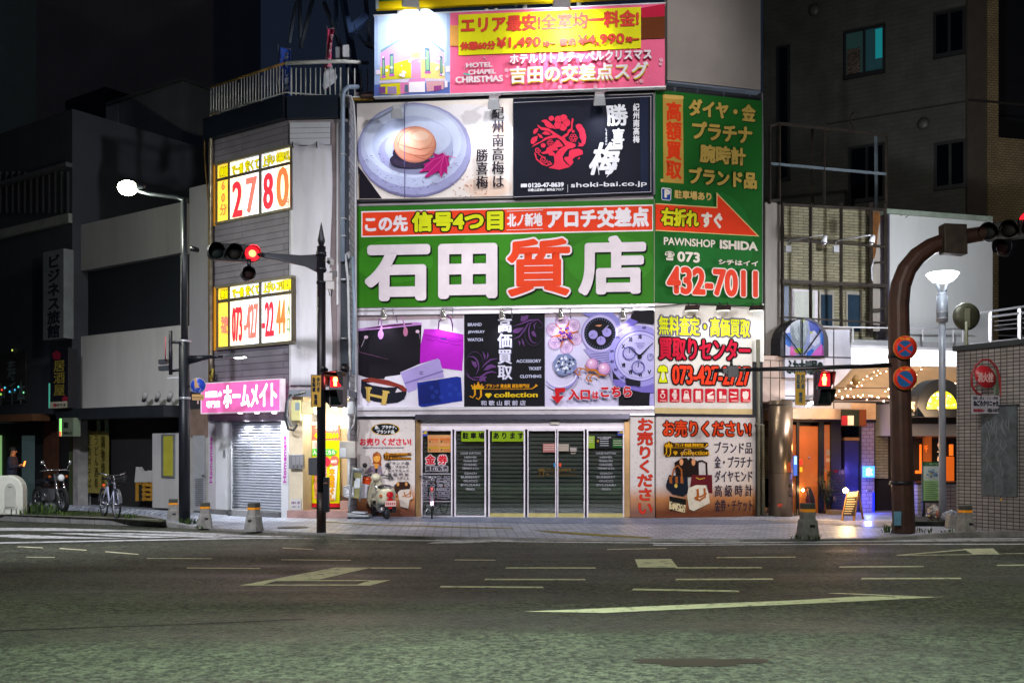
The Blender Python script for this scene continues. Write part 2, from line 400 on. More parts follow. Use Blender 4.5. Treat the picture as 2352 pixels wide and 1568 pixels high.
# kerb line (x, y) from far left to far right, and the pavement behind it
KL = [(-60, 43.4), (-30, 30.8), (-11.9, 23.1), (-9.2, 21.95), (-7.6, 21.25), (-6.9, 20.85), (-6.2, 20.4), (-5.4, 19.95), (-3.7, 19.1), (-1.5, 18.35), (0.2, 18.0), (2.5, 17.85), (5.0, 17.8), (6.6, 17.95), (8.2, 18.45), (9.6, 18.75), (12.5, 18.75), (40, 18.75)]
PAVE_DIR = (.97, .05)
pave_m = tilemat('pavement_tile', PAVE_DIR, '#bcc2d2', '#979db0', '#42454f', .34, .17, .014, .42, .5, .5, .35, True)
pave2_m = tilemat('forecourt_tile', PAVE_DIR, '#8a94ac', '#6a748e', '#3c4254', .22, .11, .008, .5, .5, .5, .3, True)
slab_m = tilemat('stone_slab', (.9636, .2672), '#b9b4b8', '#a5a0a6', '#6d6a70', .6, .6, .006, .22, .0, .5, .1, True)
mb = MB(); n = len(KL)
pts = [Vector((x, y + .16, 0)) for x, y in KL] + [Vector((40, 60, 0)), Vector((-60, 90, 0))]
mb.add(pts, [list(range(len(pts)))], pave_m); struct(mb.build('pavement', origin=Vector((0, 0, 0))))
kerb_m = mat('kerb_concrete', '#8d8b8a', .85, var=.3, scale=2.2, bump=.4)
LP = [Vector((x, y + .16, LZ)) for x, y in KL[:5]] + [Vector((-6.95, 21.0, .004)), Vector((-7.3, 23.4, .004)), Vector((-8.6, 24.6, LZ)), Vector((-60, 62, LZ))]
struct(MB().add(LP, [list(range(9))], pave_m).build('raised_pavement', origin=Vector((0, 0, 0))))
mb = MB(); kz = lambda i: LZ + .01 if i <= 4 else (.005 if i >= 6 and i < 14 else .03 + .05 * (i > 13))
for i in range(n - 1):
    a, b_ = KL[i], KL[i + 1]; m_ = max(1, int((Vector(b_) - Vector(a)).length / .7))
    for k in range(m_):
        p, q = Vector(a).lerp(Vector(b_), k / m_), Vector(a).lerp(Vector(b_), (k + .985) / m_); z0, z1 = kz(i) + (kz(i + 1) - kz(i)) * k / m_, kz(i) + (kz(i + 1) - kz(i)) * (k + 1) / m_
        mb.ext([(p.x, p.y, RZ - .02), (q.x, q.y, RZ - .02), (q.x, q.y, z1), (p.x, p.y, z0)], (0, .165, 0), kerb_m)
struct(mb.build('kerb', origin=Vector((0, 0, 0))))
# dark forecourt strip along the pawnshop, pale stone by the cafe, moss strip on the left pavement
def gsheet(name, px, z, m): return sheet(name, [tuple(gp(x, y, z))[:2] for x, y in px], z, m)
gsheet('forecourt', [(815, 1187.5), (1130, 1187.5), (1500, 1189), (1740, 1194), (1850, 1200), (1700, 1204), (1400, 1203), (1200, 1201), (905, 1196), (815, 1193)], .004, pave2_m)
gsheet('stone_paving', [(1735, 1193), (2050, 1196), (2058, 1212), (1950, 1207), (1880, 1203), (1800, 1199)], .008, slab_m)
moss_m = mat('moss', '#3c421a', .95, var=.4, scale=4, bump=.6)
gsheet('moss_strip', [(-40, 1175), (180, 1172), (330, 1184), (385, 1193), (370, 1198), (250, 1190), (-40, 1179.5)], LZ + .006, moss_m)
tac_m = mat('tactile_yellow', '#8b7f35', .8, var=.3, scale=6, bump=.5)
gsheet('tactile_strip', [(735, 1196), (850, 1203), (1000, 1207), (1180, 1212), (1180, 1214), (1000, 1209.5), (850, 1205), (735, 1198)], .006, tac_m)
gsheet('tactile_strip', [(1220, 1216), (1310, 1221), (1420, 1228), (1500, 1233), (1490, 1236), (1380, 1231), (1260, 1222)], .006, tac_m)

# markings
def paint(name, h, c0, p0, p1):
    m = mat(name, h, .7, var=0, spec=.3); t = m.node_tree; g = t.nodes.new('ShaderNodeNewGeometry'); n = t.nodes.new('ShaderNodeTexNoise'); n.inputs['Scale'].default_value = 7; n.inputs['Detail'].default_value = 8; n.inputs['Roughness'].default_value = .75
    t.links.new(g.outputs['Position'], n.inputs['Vector']); r = t.nodes.new('ShaderNodeValToRGB'); e = r.color_ramp.elements; e[0].position = p0; e[0].color = (*c0, 1); e[1].position = p1; e[1].color = (*lin(h), 1)
    t.links.new(n.outputs['Fac'], r.inputs[0]); t.links.new(r.outputs[0], t.nodes['Principled BSDF'].inputs['Base Color']); return m
white_road = paint('road_paint', '#d6d2b2', (.10, .095, .07), .34, .47)
white_fresh = paint('crossing_paint', '#ccccd2', (.09, .09, .08), .36, .50)
_k = [0]
def mark(px, m=white_road):
    _k[0] += 1; z = RZ + .004 + .0004 * (_k[0] % 6)
    return struct(MB().add([gp(x, y, z) for x, y in px], [list(range(len(px)))], m).build('road_marking'))
def dash(x0, y0, x1, y1, t, m=white_road): mark([(x0, y0 - t / 2), (x1, y1 - t / 2), (x1 + t, y1 + t / 2), (x0 - t, y0 + t / 2)], m)
mark([(550, 1343.5), (770, 1302.4), (853, 1302.4), (735, 1329.3), (640, 1332), (605, 1341)])
mark([(605, 1341.2), (820, 1341.5), (850, 1332), (898, 1331), (850, 1343.7), (550, 1343.7)])
mark([(650, 1330.5), (850, 1331), (850, 1333.2), (625, 1333.5)])
mark([(855, 1302.4), (968, 1302.4), (968, 1304.8), (848, 1304.8)])
for a in [(41, 1254.6, 98, 1257.2, 1.7), (138, 1258.6, 198, 1262.6, 1.8), (243, 1266, 317, 1272.2, 2), (60, 1278.6, 125, 1279.2, 1.2), (338, 1281.4, 485, 1282, 1.4), (430, 1303.4, 597, 1304.4, 1.8), (650, 1257.6, 720, 1261, 1.6), (647, 1284.4, 805, 1285.9, 1.4), (1045, 1284.9, 1137, 1285.6, 1.6), (1013, 1346.2, 1246, 1347.8, 3.4),
          (1163, 1303.2, 1367, 1303.4, 2.6), (1115, 1329.6, 1343, 1330, 3), (1554, 1303, 1749, 1302.8, 2.6), (1647, 1279.6, 1826, 1278.4, 2.2), (1554, 1329.8, 1774, 1328.8, 3.2), (1929, 1301, 2121, 1300, 2.6), (1980, 1327.8, 2206, 1327.2, 3.2), (2291, 1297.4, 2420, 1296, 2.6), (1455, 1352.6, 1695, 1356.6, 4), (1395, 1260.6, 1530, 1258.6, 1.2)]: dash(*a)
mark([(1458, 1283.4), (1541, 1282.4), (1557, 1302.2), (1466, 1302.2)])
mark([(1201, 1403.4), (1556, 1388.4), (1826, 1377.4), (1976, 1368.4), (2172, 1369.4), (2001, 1378.4), (1676, 1393.4), (1386, 1406.4)])
mark([(1898, 1361.4), (1926, 1360.6), (2060, 1366), (2120, 1368.6), (2060, 1368.4)])
mark([(2211, 1259.5), (2281, 1258.4), (2297, 1272.4), (2236, 1272.4)])
mark([(2058, 1273.6), (2214, 1260.5), (2217, 1262.6), (2062, 1275.2)]); dash(2062, 1274.4, 2240, 1272.6, 1.4); dash(2297, 1271, 2400, 1269, 1.4)
W_ = white_fresh
for q in [[(-60, 1211), (120, 1211.8), (256, 1215.8), (420, 1220.8), (256, 1219.4), (-60, 1217.2)], [(300, 1218), (420, 1221), (560, 1226.6), (470, 1225.6), (330, 1221)],
          [(-40, 1229.5), (40, 1226.5), (160, 1231.5), (300, 1236), (60, 1235.5)], [(110, 1223.8), (180, 1223.6), (420, 1233.2), (330, 1234.6)], [(210, 1223.4), (300, 1223.4), (560, 1232.4), (470, 1233.4)], [(330, 1224), (420, 1225), (700, 1232), (620, 1232.8)],
          [(-60, 1245.8), (300, 1239), (580, 1233.6), (760, 1236.4), (580, 1236), (300, 1241.6), (-60, 1248.4)],
          [(760, 1236.3), (900, 1238.6), (1300, 1243), (1560, 1246), (1560, 1247.4), (1300, 1245), (900, 1240.8)], [(1000, 1243.5), (1140, 1239.8), (1190, 1241), (1060, 1246.6), (980, 1247)],
          [(1000, 1238.2), (1400, 1239.6), (1700, 1242), (1700, 1243), (1400, 1241), (1000, 1239.6)], [(1500, 1246.6), (1800, 1243), (2100, 1240.4), (2400, 1239.6), (2400, 1241.4), (2100, 1242.6), (1800, 1245.4), (1500, 1248.6)],
          [(1500, 1250.4), (1850, 1248.2), (2400, 1247.4), (2400, 1249.8), (1850, 1250.4), (1500, 1252)], [(1900, 1237.6), (2400, 1234.4), (2400, 1236.2), (1900, 1239)], [(1700, 1240.3), (1900, 1239.6), (2400, 1237.2), (2400, 1238.4), (1900, 1241), (1700, 1241.5)]]: mark(q, W_)
# repaired patch and an oil stain, manhole on the pavement
stain_m = mat('wet_stain', '#1c1b10', .5, var=.3, scale=2.5)
def blotch(cx, cy, rx, ry, seed, n=46):
    r = random.Random(seed); P = []
    for i in range(n):
        a = 2 * PI * i / n; k = 1 + .16 * math.sin(3 * a + seed) + .10 * math.sin(7 * a) + r.uniform(-.05, .05)
        P.append((cx + rx * k * math.cos(a), cy + ry * k * math.sin(a)))
    return P
struct(MB().add([gp(x, y, RZ + .003) for x, y in blotch(1610, 1519, 150, 9, 3)], [list(range(46))], stain_m).build('road_stain'), 'structure')
seam = MB(); m_ = mat('road_seam', '#16150f', .9)
seam.add([gp(x, y, RZ + .0025) for x, y in [(0, 1446.5), (250, 1438), (480, 1430), (700, 1420), (700, 1421.4), (480, 1431.6), (250, 1440), (0, 1449)]], [list(range(8))], m_); struct(seam.build('road_seam'))
tag(MB().lathe([(.32, 0), (.32, .006), (.05, .008)], gp(672, 1211, 0.003), mat('cast_iron', '#4a4846', .55, .6), 24).build('manhole_cover'), 'round grey manhole cover in the pavement left of the spear topped pole', 'manhole cover')

def blades(c, n, h, r, m, seed):
    q = random.Random(seed); b = MB()
    for i in range(n):
        a = q.uniform(0, 2 * PI); d = r * math.sqrt(q.random()); x = c[0] + d * math.cos(a); y = c[1] + d * .6 * math.sin(a); hh = h * q.uniform(.4, 1.1); t = q.uniform(0, 2 * PI); le = q.uniform(.2, .8) * hh
        wv = Vector((math.cos(t + 1.57), math.sin(t + 1.57), 0)) * .012
        p = Vector((x, y, c[2])); k = Vector((math.cos(t) * le, math.sin(t) * le, hh)); mid = p + k * .55 + Vector((0, 0, hh * .12))
        b.add([p - wv * .7, p + wv * .7, mid + wv, mid - wv, p + k], [[0, 1, 2, 3], [3, 2, 4]], m[i % len(m)])
    return b
GR = [mat('grass_a', '#2f4a17', .9, var=.2), mat('grass_b', '#4b6420', .9, var=.2), mat('grass_c', '#23391a', .9, var=.2)]

# ================================================================== LEFT STREET
conc = mat('plaster_grey', '#9a979a', .85, var=.16, scale=.5, bump=.12, streak=1)
conc_w = mat('plaster_white', '#b9b6b6', .85, var=.15, scale=.6, bump=.1, streak=1)
darkwall = mat('dark_cladding', '#2b2a30', .8, var=.2, scale=1.2)
vdark = mat('dark_opening', '#0c0d12', .7, var=0)
navy = mat('navy_sheet', '#161d2c', .45, var=.15)
def prism(name, pl, u0, u1, z0, z1, depth, m, parent=None, off=0, holes=None):
    b = MB(); b.uzbox(pl, u0, u1, z0, z1, m, -depth, off); return b.build(name, parent)
def wallbox(b, pl, x0, x1, yt, yb, m, o0=-.3, o1=0): return b.rect(pl, x0, x1, yt, yb, m, o0, o1)
def base(pl, x, off=0): u = pl.u(x, off); return pl.w(u, 0, off)

# far dark blocks
t = thing('tower_block', (-30, 62, 0), 'tall greenish dark tower block rising at the far left edge', 'building')
b = MB(); b.box((-40, 66, 22), (26, 10, 44), mat('tower_render', '#b0c8b8', .9, var=.1, scale=.3)); b.build('wall', t)
t = thing('apartment_block', (-22, 52, 0), 'very dark brown apartment block behind the corner shops', 'building')
b = MB(); b.box((-20.6, 58, 20), (9.4, 10, 40), mat('block_render', '#a89a98', .9, var=.1, scale=.3)); b.build('wall', t)
# grey block behind the white building
PLb = PL.sh(-5)
t = thing('grey_block', base(PLb, 330), 'dim grey rendered block rising behind the white fronted building', 'building')
b = MB(); b.rect(PLb, 243, 418, 238, 1100, conc, -6, 0); b.build('wall', t)
b = MB(); b.rect(PLb, 243, 418, 236, 243, mat('coping', '#777578', .8), -6.1, .06); b.build('coping', t)
b = MB(); b.rect(PLb, 243, 270, 247, 1000, mat('plaster_pale', '#aaa8ac', .85, var=.1), .001, .05); b.build('pilaster', t)
t = thing('rear_house', base(PLb.sh(-1), 200), 'dark rear house between the inn and the grey block', 'building')
b = MB(); b.rect(PLb.sh(-1), 150, 242, 232, 1100, darkwall, -6, 0); b.build('wall', t)
b = MB(); b.tube([PLb.p(238, 330, .1), PLb.p(226, 350, .1), PLb.p(222, 420, .1), PLb.p(224, 470, .1)], .03, conc, 6); b.build('drain_pipe', t)

# inn with the hanging signs (far left)
PI_ = PL.sh(.15)
t = thing('inn_building', base(PI_, 60), 'dark two storey inn with vertical signs at the far left', 'building')
b = MB(); uu0, uu1 = PI_.u(-260), PI_.u(166)
zt = PI_.uz(160, 252)[1]; z2 = PI_.uz(160, 948)[1]
b.uzbox(PI_, uu0, uu1, z2, zt, mat('inn_wall', '#33363e', .85, var=.15, scale=1), -9, 0); b.build('wall', t)
b = MB(); zb = PI_.uz(150, 495)[1]; zc = PI_.uz(150, 516)[1]; b.uzbox(PI_, uu0, uu1, zc, zb, mat('band_grey', '#83847e', .85, var=.15), 0, .12); b.build('floor_band', t)
b = MB(); za = PI_.uz(150, 380)[1]; b.uzbox(PI_, uu0, uu1, za - .12, za, mat('rail_dark', '#4d4c50', .8), 0, .2); b.build('balcony_rail', t)
b = MB()
for x in range(-200, 160, 14): b.rect(PI_, x, x + 4, 395, 490, darkwall, 0, .07)
b.build('balcony_slats', t)
b = MB(); u2 = PI_.u(100); b.uzbox(PI_, uu0, u2, z2 - .2, z2, mat('wood_beam', '#6a4426', .8, var=.2, scale=4), -.2, .35); b.build('eave_beam', t)
b = MB(); b.uzbox(PI_, uu0, uu1, 0, z2 - .2, mat('shop_dark', '#141216', .8), -9, -1.0); b.build('shop_wall', t)
for x0, x1, m in [(100, 122, mat('wood_post', '#57311c', .8, var=.25, scale=4)), (50, 66, mat('glass_dim', '#4a5a5e', .3, emit='#8fb0b0', es=.06))]:
    b = MB(); b.rect(PI_, x0, x1, 1000 if x0 < 90 else 965, 1160, m, -.95, -.75); b.build('post' if x0 > 90 else 'glass_door', t)
b = MB(); b.rect(PI_, -30, -1, 1000, 1100, glow('inn_window', '#9fd08a', .5), -.98, -.9); b.build('window', t)
# neon strips: letters on the dark wall
S = Board('wall_letters', 'pale raised letters catching coloured light on the dark inn wall', 'sign', PI_, .06, -8, 58, 815, 925, mat('inn_board', '#2a2629', .85), .05)
lt = mat('letter_metal', '#7d8a84', .35, .3)
S.text('寿', 16, 36, 850, 48, lt, .6, name='letter'); S.text('中', -6, 12, 905, 50, lt, .6, name='letter'); S.text('千', 20, 38, 903, 52, lt, .6, name='letter'); S.text('本', 41, 59, 901, 54, lt, .6, name='letter')
for x, y, c in [(28, 804, '#c8e26a'), (11, 890, '#60d8f0'), (4, 895, '#ff4a30'), (22, 899, '#48c8f0'), (34, 895, '#48b8e8'), (42, 888, '#50e0d8'), (2, 905, '#a8e860'), (54, 901, '#80e0a0')]:
    S.ell(x, y, 1.8, 2.4, glow('neon_' + c[1:], c, 1.2), n=10)
S.done('neon_spot')
S = Board('hotel_sign', 'tall white vertical sign with blue lettering on the dark inn', 'sign', PI_, .5, 99, 146, 580, 781, mat('sign_white_dim', '#6c7072', .6, var=.15), .3)
S.text('ビジネス旅館', 108, 138, 681, 190, '#20242e', 1.2, vert=True); S.done()
S = Board('tavern_sign', 'narrow black vertical tavern sign with gold characters and red flowers', 'sign', PI_, .45, 115, 156, 803, 938, mat('sign_black', '#15141c', .4), .3)
S.text('居酒屋', 123, 149, 868, 80, '#8d7d35', .5, vert=True)
for fx, fy, r in [(130, 816, 10), (149, 916, 7)]:
    for i in range(5): S.ell(fx + r * .55 * math.cos(i * 1.2566 - 1.57), fy + r * .6 * math.sin(i * 1.2566 - 1.57), r * .5, r * .5, '#8c2336', n=12)
S.rect(115.5, 155.5, 923, 937.5, '#b9b29a').text('中千本', 131, 153, 930, 9, '#2a2626', .3).ell(126, 930, 4, 4, '#a0304a', n=12); S.done()
b = MB(); b.rect(PI_.sh(.46), 111.5, 114, 880, 937, glow('sign_tube', '#4fb8a0', .35), -.2, 0); b.build('tube_light', S.root)
S = Board('lit_small_sign', 'small square sign with a green lit edge under the tavern sign', 'sign', PI_, .42, 134, 168, 960, 1002, mat('sign_dim_green', '#6d7a66', .5), .22)
S.rect(137, 141.5, 961, 1001, glow('tube_green', '#8dff7a', 1.6)).rect(137, 141, 990, 1001, glow('tube_red', '#ff6a50', 1.2)).text('駐', 146, 158, 976, 14, '#1c221c', .8).text('車場入口', 146, 166, 994, 6, '#1c221c', .3); S.done()

# white fronted building
PW = PL.sh(-.12)
t = thing('white_building', base(PW, 290), 'white plastered building with a wide dark balcony and a shuttered shop below', 'building')
b = MB(); u0, u1 = PW.u(170), PW.u(417)
zz = lambda x, y: PW.uz(x, y)[1]
zt = zz(400, 468); zb1 = zz(174, 624); zb0 = zz(174, 774); zaw = zz(174, 941)
b.uzbox(PW, u0, u1, zb1, zt, conc, -8, 0); b.uzbox(PW, u0, u1, zaw, zb0, conc_w, -8, 0); b.build('wall', t)
b = MB(); b.uzbox(PW, u0, u1, zb0, zb1, mat('balcony_dark', '#141922', .7), -8, -.22); b.build('balcony_recess', t)
b = MB(); b.uzbox(PW, u0, u1, zaw - .30, zaw, mat('awning_dark', '#1d2228', .6, var=.2), -.2, .55); b.build('awning', t)
b = MB(); b.uzbox(PW, u0, u1, 0, zaw - .3, mat('shop_wall_dark', '#1b191b', .85, var=.2), -8, -.55); b.build('shop_wall', t)
b = MB(); b.uzbox(PW, u0 - .02, u0 + .22, 0, zb0, mat('pilaster_grey', '#8b898a', .85, var=.2), -.3, .02); b.build('pilaster', t)
b = MB(); b.rect(PW, 350, 412, 995, 1165, conc_w, -.5, -.1); b.build('shop_front', t)
b = MB(); b.rect(PW, 370, 400, 997, 1096, mat('alu_frame', '#8a8f92', .4, .5), -.1, -.06); w_ = b.build('window', t)
b = MB(); b.rect(PW, 375, 396, 1001, 1092, mat('yellow_blind', '#8f8a30', .5, emit='#b5b040', es=.16), -.06, -.045); b.build('pane', w_)
b = MB(); b.rect(PW, 176, 198, 985, 1158, mat('steel_door', '#8c8f8e', .5, var=.15), -.5, -.35); b.rect(PW, 180, 194, 1000, 1070, conc_w, -.35, -.33); b.build('door', t)
b = MB(); b.rect(PW, 158, 166, 985, 1160, mat('green_post', '#3c4a2c', .7), -.4, -.1); b.build('post', t)
b = MB()
for x in (222, 240): b.rect(PW, x, x + 2, 960, 992, mat('rail_green', '#6c7a5c', .6), -.3, -.2)
b.build('hanging_rod', t)
b = MB(); b.tube([PW.p(190, 1000, -.2), PW.p(184, 1060, -.2), PW.p(192, 1085, -.2), PW.p(176, 1100, -.2), PW.p(178, 1150, -.2)], .04, conc, 6); b.build('drain_pipe', t)
b = MB(); b.uzbox(PW, u1, u1 + .06, zb0, zt, mat('bright_edge', '#c8c8cc', .6), -.1, .03); b.build('corner_trim', t)
S = Board('shop_menu_board', 'yellowish board with columns of brush writing by the dark shop', 'sign', PW, -.3, 198, 246, 990, 1131, mat('menu_board', '#857a38', .7, var=.15), .06)
for i, s_ in enumerate(['定食丼そば', 'うどん酒肴', '鍋物焼魚']): S.text(s_, 201 + i * 16, 210 + i * 16, 1060, 120, '#3a3618', .3, vert=True)
S.done()
t = thing('yellow_crate', PW.p(328, 1152, -.3), 'yellow plastic bottle crate stacked in the dark shop doorway', 'crate')
b = MB(); c = PW.p(328, 1135, -.3)
for i in range(4): b.uzbox(PW, PW.u(311), PW.u(347), PW.uz(330, 1150 - i * 11)[1], PW.uz(330, 1144 - i * 11)[1], mat('crate_yellow', '#a87a28', .5), -.55, -.2)
for x in (311, 328, 345): b.rect(PW, x, x + 3, 1108, 1150, mat('crate_yellow', '#a87a28', .5), -.5, -.205)
b.build('slatted_body', t); b = MB().rect(PW, 313, 344, 1112, 1148, vdark, -.5, -.27); b.build('bottle_rows', t)
t = thing('sheet_bundle', PW.p(326, 1108, -.35), 'pale folded sheet on top of the yellow crate', 'sheet')
b = MB().poly(PW, [(309, 1107), (312, 1072), (320, 1084), (340, 1080), (347, 1090), (348, 1107)], conc_w, -.3, .2); b.build('folded_sheet', t)
# three small spot lamps above the awning
for i, x in enumerate((335, 364, 392)):
    t = thing('wall_spot', PW.p(x, 912, .2), ['unlit spot lamp above the dark awning, leftmost of three', 'unlit spot lamp above the dark awning, middle of three', 'unlit spot lamp above the dark awning, nearest the street lamp pole'][i], 'spot lamp', 'unlit spots over the dark awning')
    b = MB(); b.tube([PW.p(x - 5, 920, .28), PW.p(x, 904, .42)], [.05, .075], conc, 10); b.build('lamp_head', t)
    b = MB(); b.tube([PW.p(x - 3, 913, .02), PW.p(x - 3, 913, .30)], .015, conc, 6); b.build('bracket', t)

# narrow grey building between the white one and the massage corner
PN = PL.sh(-.06)
t = thing('narrow_building', base(PN, 457), 'narrow plain grey building beside the massage shop corner', 'building')
b = MB(); zt = PN.uz(436, 432)[1]; zs = PN.uz(450, 898)[1]; b.uzbox(PN, PN.u(435), PN.u(487), zs, zt, mat('grey_front', '#8b8890', .85, var=.12, scale=.7, bump=.1, streak=1), -7, 0); b.build('wall', t)
b = MB(); b.rect(PN, 434, 487, 1000, 1178, mat('pale_shopfront', '#a5a29e', .8, var=.12), -.6, -.12); b.rect(PN, 434, 487, 940, 1002, mat('brownish_head', '#7c675c', .8, var=.2), -.6, -.08); b.rect(PN, 434, 487, 896, 942, darkwall, -.6, -.2); b.build('shop_front', t)
b = MB(); b.rect(PN, 443, 469, 1000, 1172, mat('door_grey', '#9a9ba0', .5, var=.1), -.12, -.06); d_ = b.build('door', t)
b = MB()
for i in range(14): b.rect(PN, 448, 466, 1098 + i * 4.6, 1101 + i * 4.6, mat('louvre', '#75777d', .5), -.06, -.045)
b.build('louvre', d_)
b = MB(); b.rect(PN, 463, 467, 1090, 1093, mat('chrome', '#c8c8cc', .15, .9), -.06, -.01); b.build('handle', d_)
# ================================================================== MASSAGE CORNER BUILDING
sid = mat('siding_grey', '#9a97a0', .7, var=.12, scale=.8, streak=1)
sidM = tilemat('siding_boards', (.82, -.572), '#7a7480', '#726c79', '#423e4a', 3.0, .155, .010, .6, .5, .5, .35)
sheetm = mat('white_sheet', '#cfcdd6', .6, var=.10, scale=2.2, bump=.35, streak=1)
whitep = mat('white_panel', '#cfd0d6', .45, var=.06, scale=1.2)
alu = mat('aluminium', '#b9bac0', .35, .6, var=.1)
cream = mat('cream_wall', '#d6c9b0', .6, var=.1)
fascia = mat('fascia_navy', '#131822', .4, var=.12, scale=2)
chrome = mat('chrome', '#c8c8cc', .15, .9)
def Lz(x, y, pl=PL): return pl.uz(x, y)[1]
t = thing('massage_building', Vector((-5.3, 23.6, 0)), 'three storey corner building with lit red number windows and a pink shop sign', 'building')
uL = PL.u(481); zF0 = Lz(492, 322.6); zF1 = Lz(488, 274); zS = Lz(560, 940)
uR = PC.u(800)
# walls
b = MB(); b.uzbox(PL, uL, 0, zS - .3, zF0, sidM, -6, 0); b.build('siding_wall', t)
foot = [PC.w(0, 0, -.02), PC.w(uR, 0, 0), Vector((PC.w(uR, 0, 0).x, 30, 0)), Vector((-5.3, 30, 0))]
b = MB(); b.ext([p + Vector((0, 0, 3.0)) for p in foot], (0, 0, zF0 - 3.0), mat('corner_wall', '#a39aa0', .7, var=.12)); b.build('corner_wall', t)
b = MB(); b.ext([p for p in foot[:1]] + [PC.w(.34, 0, -.02), PC.w(.42, 0, -.9), PC.w(uR, 0, -.9), foot[2], foot[3]], (0, 0, 3.0), cream); b.build('entrance_wall', t)
# fascia
b = MB(); b.uzbox(PL, uL - .05, .0, zF0 + .01, zF1, fascia, -6, .16); b.uzbox(PC, .0, uR - .22, zF0 + .005, zF1 - .02, mat('fascia_blue', '#1c2634', .4, var=.12, scale=2), -5, .14); b.build('roof_fascia', t)
b = MB(); b.ext([PC.p(779, 225, .14), PC.p(764, 270, .14), PC.p(779, 262, -.1)], (0, .1, 0), fascia); b.build('fascia_end', t)
b = MB(); b.ext([PL.w(uL, zF1 - .01, -6), PL.w(0, zF1 - .01, 0), PC.w(uR, zF1 - .01, 0), Vector((PC.w(uR, 0).x, 30, zF1 - .01))], (0, 0, .03), conc); b.build('roof', t)
# ground floor of left face: white panels, shutter, grey plinth
zB = Lz(560, 1172)
b = MB(); b.uzbox(PL, uL - .1, PL.u(493), 0, zS, mat('panel_grey', '#b5b1b8', .6, var=.1), -6, -.04); b.uzbox(PL, PL.u(493), PL.u(526.5), zB, zS, whitep, -6, -.05); b.uzbox(PL, PL.u(646), 0.0, 0, zS, whitep, -6, .0)
b.uzbox(PL, PL.u(493), PL.u(646), zS - .2, zS, whitep, -.3, -.02); b.build('shop_front', t)
b = MB(); b.uzbox(PL, PL.u(485), PL.u(646), 0, zB, mat('plinth', '#6f6e70', .85, var=.25, scale=3), -.5, .10); b.uzbox(PL, PL.u(546), PL.u(592), 0, zB + .03, mat('step_stone', '#9a999c', .8, var=.15), .11, .3); b.build('plinth', t)
b = MB(); u0, u1 = PL.u(527), PL.u(646); z = zB; sm = mat('shutter_white', '#bcbfcc', .42, .25, var=.06)
h = .068
while z < zS - .1:
    P = [PL.w(u0, z, -.14), PL.w(u1, z, -.14), PL.w(u1, z + h * .22, -.10), PL.w(u0, z + h * .22, -.10), PL.w(u1, z + h * .75, -.10), PL.w(u0, z + h * .75, -.10), PL.w(u1, z + h, -.15), PL.w(u0, z + h, -.15)]
    b.add(P, [[0, 1, 2, 3], [3, 2, 4, 5], [5, 4, 6, 7]], sm); z += h
b.build('roller_shutter', t)
b = MB(); b.rect(PL, 512, 517.5, 1033, 1050, alu, -.05, -.035); b.rect(PL, 512, 518, 1127, 1139, whitep, -.05, -.035); b.build('switch_plate', t)
# entrance: pink step, ceiling, awning shelf
b = MB(); b.uzbox(PC, -.02, uR, 0, PC.uz(700, 1172)[1], mat('pink_step', '#b08a84', .7, var=.2, scale=3), -1.0, .06); b.build('entrance_step', t)
b = MB(); b.rect(PC, 663, 800, 895, 910, mat('canopy_grey', '#6e7480', .5), -.9, .25); b.build('entrance_canopy', t)
b = MB(); b.rect(PC, 695, 712, 940, 1172, mat('door_cream', '#d8b98e', .5), -.88, -.80); b.rect(PC, 781, 802, 985, 1150, mat('door_cream', '#d8b98e', .5), -.88, -.8); b.build('door', t)
b = MB(); b.ext([PC.p(782, 1150, -.7), PC.p(802, 1150, -.7), PC.p(802, 1105, -.7)], (0, .05, 0), mat('ramp_brown', '#5a3d30', .8)); b.rect(PC, 781, 803, 1150, 1172, mat('ramp_pink', '#b59088', .8), -.8, -.5); b.build('ramp', t)
# windows, backlit
yw = glow('window_cream', '#fff3cf', 1.35); ywb = glow('window_white', '#f2f8ff', 1.25); yy = glow('window_gold', '#ffd24a', 1.0)
red = mat('film_red', '#d02030', .5, emit='#f03848', es=.8); pinkf = mat('film_pink', '#d86a60', .5, emit='#f07a68', es=.9); orf = mat('film_orange', '#e06a30', .5, emit='#f08048', es=.9)
yel = mat('film_yellow', '#d8c800', .5, emit='#e6d800', es=.8); drk = mat('film_dark', '#3c3010', .5); grn = mat('film_green', '#128a50', .5, emit='#18a868', es=.5)
fr = mat('window_frame', '#8a8270', .4, .4); frd = mat('window_frame_dark', '#5c5140', .5, .2)
def window(xl, xr, ytl, ybl, rows):
    """frame corners on the picture; rows = list of (y_top_at_left, y_bottom_at_left)"""
    f = MB(); u0, z1 = PL.uz(xl, ytl); u1 = PL.u(xr); z0 = Lz(xl, ybl)
    f.uzbox(PL, u0, u1, z1, z1 + .06, fr, -.1, .10); f.uzbox(PL, u0, u1, z0 - .06, z0, fr, -.1, .08)
    for x in (xl, 527.5, 599, xr - 4): f.uzbox(PL, PL.u(x), PL.u(x) + .055, z0, z1, frd, -.1, .06)
    zm1 = Lz(xl, rows[0][1]); zm0 = Lz(xl, rows[1][0]); f.uzbox(PL, u0, u1, zm0, zm1, frd, -.1, .055)
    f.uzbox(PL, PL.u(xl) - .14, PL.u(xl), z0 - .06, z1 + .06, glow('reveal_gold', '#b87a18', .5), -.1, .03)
    w_ = f.build('window_frame', t)
    for (ya, yb) in rows:
        for (xa, xb, m) in [(xl + 3, 526, yy), (531, 562, yw), (562.3, 597.5, ywb), (603.5, 635, ywb), (635.3, xr - 3.5, yw)]:
            g = MB(); g.uzbox(PL, PL.u(xa), PL.u(xb), Lz(xl, yb), Lz(xl, ya), m, -.09, .03); g.build('pane', w_)
    return w_
class Film(Board):
    def __init__(s, pl, off, root, ref): s.pl = pl; s.off = off; s.layer = 0; s.root = root; s.art_mb = MB()
